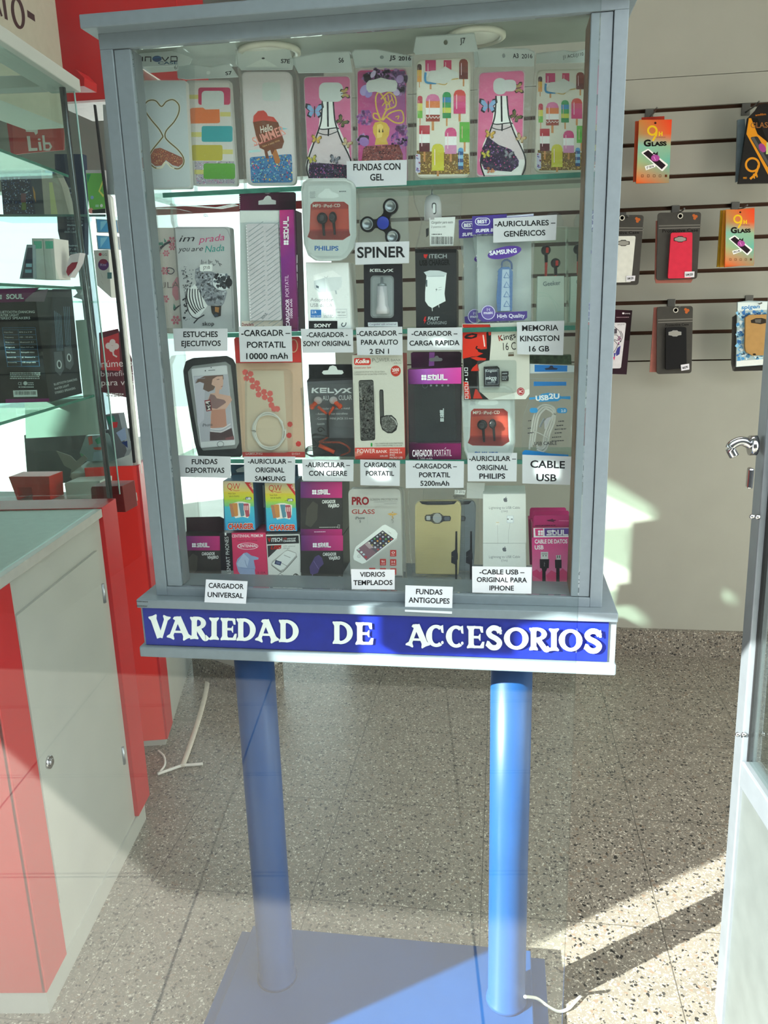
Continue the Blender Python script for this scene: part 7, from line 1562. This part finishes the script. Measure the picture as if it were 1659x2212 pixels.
# ------------------------------------------------------------------ paper labels
paper = mat('label_paper', 'e4e2ea', 0.55, spot=0.01)
LB = [
 (K2, [(492, 1195), (1033, 1183), (1030, 1408), (495, 1430)], 0.0567, [('FUNDAS CON', 553, 1278, 975, 1270, 58), ('GEL', 703, 1368, 825, 1366, 58)], 'white paper label reading fundas con gel on the top glass shelf edge'),
 (K5, [(550, 628), (1065, 617), (1063, 822), (557, 838)], 0.0515, [('SPINER', 575, 772, 1028, 764, 100)], 'white paper label reading spiner under the black spinner'),
 (K4, [(233, 1438), (748, 1440), (748, 1650), (250, 1655)], 0.0567, [('ESTUCHES', 332, 1520, 657, 1518, 52), ('EJECUTIVOS', 314, 1606, 685, 1602, 50)], 'white paper label reading estuches ejecutivos below the zebra wallet case'),
 (K4, [(853, 1422), (1350, 1415), (1362, 1750), (868, 1755)], 0.0567, [('-CARGADR –', 878, 1510, 1340, 1506, 56), ('PORTATIL', 932, 1620, 1298, 1618, 56), ('10000 mAh', 925, 1728, 1318, 1724, 56)], 'white three-line paper label reading cargadr portatil 10000 mAh'),
 (K5, [(42, 1442), (533, 1445), (538, 1665), (60, 1668)], 0.0567, [('-CARGADOR -', 97, 1522, 485, 1518, 46), ('SONY ORIGINAL', 66, 1605, 515, 1600, 46)], 'white two-line paper label below the white mains adaptor box'),
 (K5, [(563, 1428), (1000, 1422), (1003, 1690), (575, 1690)], 0.0567, [('-CARGADOR –', 573, 1510, 1000, 1503, 46), ('PARA AUTO', 610, 1592, 960, 1590, 46), ('2 EN 1', 692, 1678, 875, 1676, 46)], 'white paper label reading cargador para auto 2 en 1'),
 (K5, [(1048, 1435), (1567, 1428), (1563, 1640), (1047, 1645)], 0.0567, [('-CARGADOR –', 1087, 1508, 1520, 1506, 45), ('CARGA RAPIDA', 1067, 1600, 1540, 1595, 46)], 'white paper label reading cargador carga rapida'),
 (K6, [(440, 425), (1075, 385), (1063, 638), (440, 665)], 0.0605, [('-AURICULARES –', 455, 505, 1060, 488, 52), ('GENÉRICOS', 546, 605, 960, 590, 54)], 'white paper label reading auriculares genericos over the violet bag heading'),
 (K6, [(675, 1455), (1148, 1440), (1135, 1785), (678, 1775)], 0.0555, [('MEMORIA', 727, 1542, 1088, 1536, 54), ('KINGSTON', 707, 1646, 1098, 1640, 54), ('16 GB', 797, 1748, 998, 1746, 54)], 'white three-line paper label beside the red face emblem, first word memoria'),
 (K7, [(197, 1238), (690, 1250), (692, 1452), (205, 1440)], 0.0567, [('FUNDAS', 324, 1322, 566, 1320, 48), ('DEPORTIVAS', 266, 1402, 632, 1403, 48)], 'white paper label reading fundas deportivas under the sports armband'),
 (K7, [(815, 1250), (1300, 1250), (1295, 1502), (822, 1490)], 0.0567, [('-AURICULAR –', 853, 1316, 1266, 1316, 44), ('ORIGINAL', 924, 1398, 1196, 1400, 46), ('SAMSUNG', 919, 1478, 1208, 1480, 44)], 'white three-line paper label under the beige card with red hexagons'),
 (K8, [(55, 1100), (540, 1105), (538, 1308), (62, 1305)], 0.0567, [('-AURICULAR –', 88, 1175, 507, 1176, 46), ('CON CIERRE', 119, 1255, 479, 1256, 46)], 'white paper label reading auricular con cierre'),
 (K8, [(603, 1103), (978, 1112), (975, 1352), (605, 1345)], 0.0567, [('CARGADOR', 638, 1174, 943, 1176, 44), ('PORTATIL', 656, 1254, 922, 1256, 44)], 'white two-line paper label reading cargador portatil under the red and white box'),
 (K8, [(1030, 1112), (1582, 1120), (1578, 1370), (1033, 1372)], 0.0567, [('-CARGADOR –', 1100, 1186, 1515, 1188, 45), ('PORTATIL', 1158, 1270, 1452, 1270, 46), ('5200mAh', 1170, 1350, 1442, 1350, 46)], 'white paper label reading cargador portatil 5200mAh'),
 (K9, [(217, 1302), (685, 1302), (680, 1572), (220, 1570)], 0.0550, [('-AURICULAR –', 233, 1378, 676, 1378, 46), ('ORIGINAL', 304, 1464, 598, 1464, 48), ('PHILIPS', 329, 1545, 573, 1545, 48)], 'white three-line paper label under the lower red earphone pack'),
 (K9, [(735, 1320), (1203, 1337), (1185, 1605), (735, 1590)], 0.0567, [('CABLE', 809, 1440, 1136, 1448, 68), ('USB', 866, 1566, 1056, 1570, 66)], 'white paper label reading cable usb in large letters'),
 (K11, [(145, 1190), (637, 1195), (635, 1418), (155, 1415)], 0.0035, [('VIDRIOS', 246, 1275, 528, 1272, 52), ('TEMPLADOS', 173, 1368, 611, 1366, 54)], 'white paper label reading vidrios templados in front of the silver packs'),
 (K12, [(223, 912), (803, 920), (797, 1178), (225, 1165)], 0.0035, [('-CABLE USB –', 294, 988, 730, 990, 46), ('ORIGINAL PARA', 268, 1062, 755, 1068, 46), ('IPHONE', 391, 1144, 628, 1146, 46)], 'white paper label reading cable usb original para iphone'),
 (K10, [(352, 1043), (725, 1060), (710, 1262), (338, 1248)], -0.0192, [('CARGADOR', 375, 1118, 690, 1130, 44), ('UNIVERSAL', 366, 1200, 688, 1212, 44)], 'white paper label reading cargador universal stuck on the grey ledge'),
 (K11, [(755, 1370), (1287, 1388), (1277, 1690), (750, 1665)], -0.0192, [('FUNDAS', 874, 1468, 1170, 1476, 58), ('ANTIGOLPES', 790, 1562, 1250, 1576, 58)], 'white paper label reading fundas antigolpes stuck on the grey ledge'),
]
for K, q, Y, lines, lab in LB:
    if Y < 0:   # leans from the ledge front back against the frame
        p = cp(K, q); tl, tr = onY(p[0][0], p[0][1], -0.003), onY(p[1][0], p[1][1], -0.003); bl = onY(p[3][0], p[3][1], Y)
        n = (tr - tl).cross(bl - tl).normalized(); n = n if n.y < 0 else -n
        rb = ray(*p[2]); br = CAM + rb * ((tl - CAM).dot(n) / rb.dot(n))
        o = MB().loft([tl, tr, br, bl], [v - n * 0.0004 for v in (tl, tr, br, bl)]).build('price_label', paper)
        a = Art(None, K, plane=(tl, n), lift=0.0002)
    else:
        o = MB().pxprism(cp(K, q), Y, 0.0004).build('price_label', paper)
        a = Art(Y, K, lift=0.0002)
    tag(o, lab, 'label', 'white paper labels in the cabinet')
    for ln in lines: a.T('141418', *ln, 0.022)
    a.build('printed_text', o)
# ------------------------------------------------------------------ goods hanging on the slatted wall
KS, KT = (1280, 180, 4.3773), (1280, 420, 4.3773)
YH = WY - 0.10
hk = mat('grey_steel', '6a6a66', 0.35, 0.7)
def hook(px_, py_, K, lab):
    """Slat-wall hook: plate in the groove and a rod that carries the packs."""
    p = onY(*cp(K, [(px_, py_)])[0], WY)
    e = empty('wall_hook', (p.x, WY - 0.002, p.z - 0.03), lab, 'hook', 'slat wall hooks')
    MB().box(p.x - 0.011, p.x + 0.011, WY - 0.004, WY + 0.001, p.z - 0.024, p.z + 0.006).build('plate', hk, e, bevel=0.001)
    q = onY(*cp(K, [(px_ + 30, py_ + 70)])[0], YH - 0.01)
    MB().tube([(p.x, WY - 0.004, p.z - 0.016), (p.x, YH + 0.02, p.z - 0.018), (p.x, YH - 0.02, p.z - 0.015)], 0.0022, 8).build('rod', hk, e)
hook(535, 270, KS, 'wall hook carrying the upper orange glass packs, two grooves above the red case')
hook(1450, 215, KS, 'wall hook carrying the black and orange glass pack')
hook(280, 190, KT, 'wall hook behind the white case bag beside the cabinet')
hook(785, 125, KT, 'wall hook carrying the red case bag')
hook(1350, 95, KT, 'wall hook carrying the lower orange glass packs')
hook(745, 1010, KT, 'wall hook carrying the black case bag')
hook(1480, 975, KT, 'wall hook carrying the tan case pack by the door')
hook(150, 1050, KT, 'wall hook behind the flower-printed case pack')

def p_9h(K, x0, y0, x1, y1, sl, tag_):
    def f(a):
        H = y1 - y0; W = x1 - x0
        q = lambda u, v: (x0 + u * W + sl * v * W, y0 + v * H)
        for v0, v1, c in ((0, .22, ('b8763c', 'd83c20', 'd85028', 'a08050')), (.22, .42, ('a08050', 'd85028', '88a888', '78b0a0')), (.42, .66, ('78b0a0', '88a888', '60a898', '98a878')), (.66, 1, ('98a878', '60a898', '98805c', 'd85820'))): a.G(c, [q(0, v0), q(1, v0), q(1, v1), q(0, v1)])
        a.E('301c14', *q(.5, .05), W * .035); X, Y_ = q(.42, .17); r = W * .13
        a.L('d8b020', [(X + r * math.cos(t), Y_ + r * math.sin(t)) for t in (k * .35 for k in range(19))], W * .06, closed=True).L('d8b020', [(X + r, Y_), (X + r * .9, Y_ + r), (X + r * .1, Y_ + r * 2.4)], W * .06, smooth=True)
        a.T('d8b020', 'H', *q(.62, .25), *q(.74, .25), H * .06, .06).T('5a3c24', 'TEMPERED', *q(.52, .285), *q(.84, .285), H * .016)
        a.T('14120e', 'G', *q(.18, .42), *q(.40, .415), H * .1, .05).T('14120e', 'LASS', *q(.42, .415), *q(.88, .405), H * .062, .06)
        a.RQ('e4e2e0', q(.1, .52), q(.32, .455), q(.96, .715), q(.78, .82), W * .05).P('241820', [q(.17, .53), q(.32, .48), q(.88, .72), q(.76, .785)]).E('a04890', *q(.55, .605), W * .13, H * .055).P('241820', [q(.45, .54), q(.5, .51), q(.55, .535), q(.62, .5), q(.62, .56)]).L('d890c8', [q(.5, .58), q(.56, .64)], W * .02)
        a.P('e4e4e2', [q(.24, .735), q(.54, .695), q(.57, .745), q(.28, .8)]).T('2a2a2a', tag_, *q(.30, .775), *q(.52, .745), H * .03, .04)
        for k in range(5):
            a.L('5a2c10', [q(.15 + k * .18, .87), q(.21 + k * .18, .87), q(.21 + k * .18, .905), q(.15 + k * .18, .905)], W * .015, closed=True)
            if k == 4: a.P('5a2c10', [q(.87, .87), q(.93, .87), q(.93, .905), q(.87, .9)])
    return f
grp = 'orange and teal glass packs on the slat wall'
def gpack(K, pts, Y, col, lab, paint=None):
    o = tag(MB().pxprism(cp(K, pts), Y, 0.006).build('screen_glass_pack', mat('pack_' + col, col, 0.4), bevel=0.0003), lab, 'screen protector', grp)
    if paint: a = Art(Y, K); paint(a); a.build('printed_front', o)
    return o
gpack(KS, [(465, 322), (680, 310), (690, 900), (480, 920)], YH + 0.030, 'b03420', 'rearmost upper glass pack, only its red top edge showing')
gpack(KS, [(405, 358), (450, 355), (650, 900), (640, 925), (385, 930)], YH + 0.015, 'b84a28', 'middle upper glass pack, its brown-red edge showing beside the front one')
gpack(KS, [(440, 347), (750, 340), (697, 940), (412, 947)], YH, 'd06028', 'front upper glass pack, orange and teal with a slanting phone', p_9h(KS, 440, 345, 750, 942, -.09, 'J7 2016'))
gpack(KT, [(1212, 150), (1300, 145), (1290, 680), (1176, 686)], YH + 0.028, 'b08a20', 'rearmost lower glass pack, only its yellow edge showing')
gpack(KT, [(1235, 148), (1330, 142), (1320, 682), (1205, 688)], YH + 0.014, 'c88a24', 'middle lower glass pack, its amber edge showing')
gpack(KT, [(1262, 152), (1532, 124), (1527, 662), (1248, 690)], YH, 'd06028', 'front lower glass pack, orange and teal, nearest the door', p_9h(KT, 1262, 142, 1532, 675, -.03, 'PLUS'))
# black and orange pack
b9 = tag(MB().pxprism(cp(KS, [(1470, 325), (1545, 250), (1575, 200), (1640, 190), (1800, 260), (1900, 330), (1850, 940), (1380, 947)]), YH, 0.012).build('screen_glass_pack', mat('black_orange_pack', '161310', 0.4), bevel=0.0004), 'black and orange glass pack high on the slat wall', 'screen protector')
a = Art(YH, KS)
a.P('c8821c', [(1478, 330), (1560, 330), (1800, 940), (1700, 940), (1455, 480)]).P('161310', [(1500, 330), (1560, 330), (1660, 560), (1560, 480)]).T('8a5a30', 'GLASS', 1495, 422, 1690, 418, 52, .01).T('c87820', 'amfilm', 1540, 310, 1640, 300, 20)
a.RQ('2a2a2a', (1490, 510), (1560, 500), (1720, 770), (1660, 800), 18).P('4a4a4a', [(1500, 515), (1530, 510), (1680, 770), (1660, 785)]).E('903a78', 1605, 610, 30, 46, -30).P('a8b878', [(1645, 560), (1700, 550), (1700, 670), (1640, 670)])
a.L('c8821c', [(1512 + 62 * math.cos(t), 770 + 62 * math.sin(t)) for t in (k * .3 for k in range(21))], 20, closed=True).L('c8821c', [(1570, 775), (1545, 850), (1490, 905)], 20, smooth=True).T('c8821c', 'H', 1525, 900, 1570, 880, 40, .06, .2).T('c8821c', 'PRO', 1425, 905, 1460, 902, 18, .03)
a.build('printed_front', b9)
tag(MB().pxprism(cp(KS, [(1372, 345), (1440, 335), (1480, 900), (1355, 935), (1365, 600)]), YH + 0.022, 0.008).build('case_pack', mat('slate_bag', '5c6c74', 0.3, spot=0.2, scale=30)), 'slate grey pack with orange corners behind the black and orange glass pack', 'pack')

# protective-case bags
grey_bag = mat('smoke_bag', '45433f', 0.3, spot=0.1, scale=40)
def case_bag(K, bag, case, col, lab, hole, words=None, tagtxt='SAM J320', Y=YH, behind=None, tagq=None, logo=None):
    e = empty('protective_case_pack', mid(bag, Y, K, None), lab, 'phone case', 'protective phone cases in smoke bags')
    solid(rquad(*bag, 30), Y, 0.006, K).build('bag', grey_bag, e, bevel=0.001)
    c_ = solid(rquad(*case, 18), Y - 0.010, 0.010, K).build('case', mat('case_' + col, col, 0.35, bump=0.05), e, bevel=0.0015)
    a = Art(Y - 0.010, K); hx, hy, s = hole
    a.P('26221e' if col != '141416' else '8a8a88', [(hx - 60 * s, hy - 14 * s), (hx - 28 * s, hy - 22 * s), (hx - 18 * s, hy - 30 * s), (hx + 22 * s, hy - 30 * s), (hx + 34 * s, hy - 20 * s), (hx + 62 * s, hy - 16 * s), (hx + 62 * s, hy + 14 * s), (hx + 34 * s, hy + 18 * s), (hx + 20 * s, hy + 28 * s), (hx - 18 * s, hy + 28 * s), (hx - 30 * s, hy + 20 * s), (hx - 60 * s, hy + 16 * s)])
    a.P('8a8882', [(hx - 52 * s, hy - 8 * s), (hx - 14 * s, hy - 22 * s), (hx + 18 * s, hy - 22 * s), (hx + 54 * s, hy - 10 * s), (hx + 54 * s, hy + 8 * s), (hx + 16 * s, hy + 21 * s), (hx - 14 * s, hy + 21 * s), (hx - 52 * s, hy + 10 * s)])
    a.build('printed_case', c_)
    a = Art(Y, K)
    (x0, y0), (x1, y1) = bag[0], bag[1]
    a.L('6a6862', [(x0 + 8, y0 + 125), (x1 - 2, y1 + 122)], 10).L('77746e', [(x0 + 8, y0 + 150), (x1 - 2, y1 + 146)], 7)
    if words: a.T('1c1a18', *words)
    lx, ly = x1 - 62, y1 + 45
    for t in (-2.2, -.2, 1.6): a.E('a8582c', lx + 14 * math.cos(t), ly + 14 * math.sin(t), 14)
    a.build('printed_bag', e)
    if tagq:
        g = solid(tagq, Y - 0.012, 0.0006, K).build('size_tag', mat('label_paper'), e)
        a = Art(Y - 0.012, K); a.T('2a2a2a', tagtxt, tagq[3][0] + 12, tagq[3][1] - 16, tagq[2][0] - 12, tagq[2][1] - 18, 20, .03); a.build('printed_size', g)
    hc = onY(*cp(K, [((x0 + x1) / 2 + 6, y0 + 32)])[0], Y - 0.001)
    r_ = 22 / K[2] / FPX * 2.45
    MB().lathe((hc.x, Y, hc.z), [(r_, 0.0), (r_, -.002), (r_ * .68, -.002), (r_ * .68, 0.0)], 'y', 24).build('eyelet', mat('ivory_ring', 'd8d4c8', 0.35), e)
    if behind:
        solid(behind, Y + 0.012, 0.005, K).build('rear_bag', mat('pink_film_bag', 'a8685c', 0.35), e)
    return e
case_bag(KT, [(60, 190), (486, 195), (434, 856), (40, 860)], [(150, 395), (408, 392), (366, 830), (120, 835)], 'dcdcd4', 'smoke bag with a white phone case, beside the cabinet', (290, 460, 1.0), ('Protective Case', 120, 375, 440, 370, 24, .02), tagq=[(320, 770), (405, 768), (400, 818), (318, 822)])
case_bag(KT, [(618, 172), (1028, 166), (988, 798), (604, 812)], [(742, 362), (945, 358), (938, 790), (712, 796)], 'd83048', 'smoke bag with a bright red phone case', (828, 424, 1.0), ('Protective Case', 660, 360, 998, 350, 30, .02), tagq=[(872, 730), (964, 728), (962, 782), (870, 786)], behind=[(600, 250), (640, 240), (950, 800), (930, 835), (600, 840), (588, 800)])
case_bag(KT, [(610, 1062), (950, 1054), (936, 1690), (606, 1700)], [(692, 1260), (888, 1256), (890, 1640), (690, 1660)], '141416', 'smoke bag with a black phone case, lowest on the wall', (778, 1315, 1.0), ('Protective Case', 690, 1245, 910, 1238, 22, .02), tagtxt='SAM J2 PRO', tagq=[(834, 1612), (914, 1600), (916, 1655), (840, 1668)], behind=[(580, 1070), (640, 1062), (640, 1680), (540, 1680), (560, 1400)])

e = empty('protective_case_pack', mid([(60, 1085), (375, 1095), (320, 1700), (40, 1690)], YH, KT, None), 'dark plum pack with a flower-drawn white phone case, half hidden by the cabinet', 'phone case')
o = solid([(60, 1082), (376, 1096), (322, 1702), (40, 1694)], YH, 0.008, KT).build('backing_card', mat('plum_black_card', '2a1420', 0.4), e)
a = Art(YH, KT); a.G(['3a1426', '1c1014', '140e10', '2a1018'], [(62, 1084), (374, 1097), (350, 1380), (50, 1380)]).E('e0d8dc', 290, 1124, 9).T('c8bcc0', 'Samsung', 302, 1132, 355, 1130, 14).scribble('8a7078', 225, 1166, 352, 1164, 7); a.build('printed_card', o)
c_ = solid(rquad((90, 1215), (318, 1212), (268, 1644), (60, 1648), 16), YH - 0.009, 0.009, KT).build('case', mat('case_white', 'd8d4d8', 0.35), e, bevel=0.0012)
a = Art(YH - 0.009, KT)
for pts in ([(205, 1250), (250, 1290), (270, 1340), (240, 1380), (200, 1370)], [(200, 1380), (235, 1420), (215, 1470), (190, 1500)], [(265, 1290), (285, 1340), (262, 1400)], [(195, 1330), (230, 1330), (255, 1365)], [(100, 1300), (150, 1350), (190, 1330)], [(120, 1400), (170, 1420), (160, 1480)]): a.L('3a343c', pts, 5, smooth=True)
a.P('3c3a7a', [(235, 1450), (265, 1430), (255, 1510), (225, 1530), (220, 1490)]).P('c83860', [(195, 1540), (215, 1530), (205, 1570)]).P('4a4a88', [(200, 1500), (222, 1500), (205, 1550)]).P('4a444c', [(200, 1270), (232, 1268), (230, 1315), (200, 1318)]).dots(['2a2a30', '803a6a'], [(240, 1350), (275, 1340), (260, 1420), (235, 1420)], 14, 4, 8, 4).T('6a666c', 'SM J710', 235, 1238, 300, 1234, 12)
a.build('printed_case', c_)

e = empty('protective_case_pack', mid([(1365, 1015), (1640, 1010), (1600, 1630), (1355, 1635)], YH, KT, None), 'pale blue pack with a tan phone case, cut off by the door post', 'phone case')
o = solid([(1372, 1018), (1480, 1005), (1690, 1010), (1650, 1610), (1358, 1632)], YH, 0.008, KT).build('backing_card', mat('pale_blue_card', 'a8bcc0', 0.4), e)
a = Art(YH, KT)
a.P('c8d4d4', [(1376, 1022), (1680, 1014), (1676, 1090), (1372, 1100)]).T('3a7cb0', 'spigen', 1405, 1085, 1582, 1075, 36, .03, .15)
a.dots(['4a88b8', '7ab0d0', 'c8d8dc', '3a6ca8', '9cc4d4'], [(1372, 1110), (1680, 1095), (1655, 1560), (1362, 1570)], 260, 8, 24, 11).P('d0d4d2', [(1362, 1575), (1652, 1555), (1650, 1606), (1360, 1628)])
a.build('printed_card', o)
c_ = solid([(1445, 1165), (1480, 1140), (1690, 1132), (1670, 1520), (1510, 1525), (1450, 1490), (1440, 1440)], YH - 0.010, 0.010, KT).build('case', mat('case_tan', 'b08850', 0.4), e, bevel=0.0015)
a = Art(YH - 0.010, KT); a.P('2c2620', [(1495, 1190), (1525, 1178), (1545, 1170), (1600, 1168), (1640, 1180), (1640, 1215), (1590, 1228), (1530, 1218), (1500, 1215)]).P('5a5650', [(1535, 1182), (1595, 1178), (1590, 1215), (1540, 1212)]).E('1a1612', 1530, 1512, 16, 8); a.build('printed_case', c_)
solid([(1325, 1160), (1370, 1130), (1372, 1600), (1330, 1670), (1315, 1600)], YH + 0.012, 0.006, KT).build('rear_bag', grey_bag, e)
solid([(1325, 1635), (1650, 1605), (1640, 1665), (1340, 1672)], YH + 0.013, 0.006, KT).build('rear_bag', mat('black_bag', '24221f', 0.35), e)
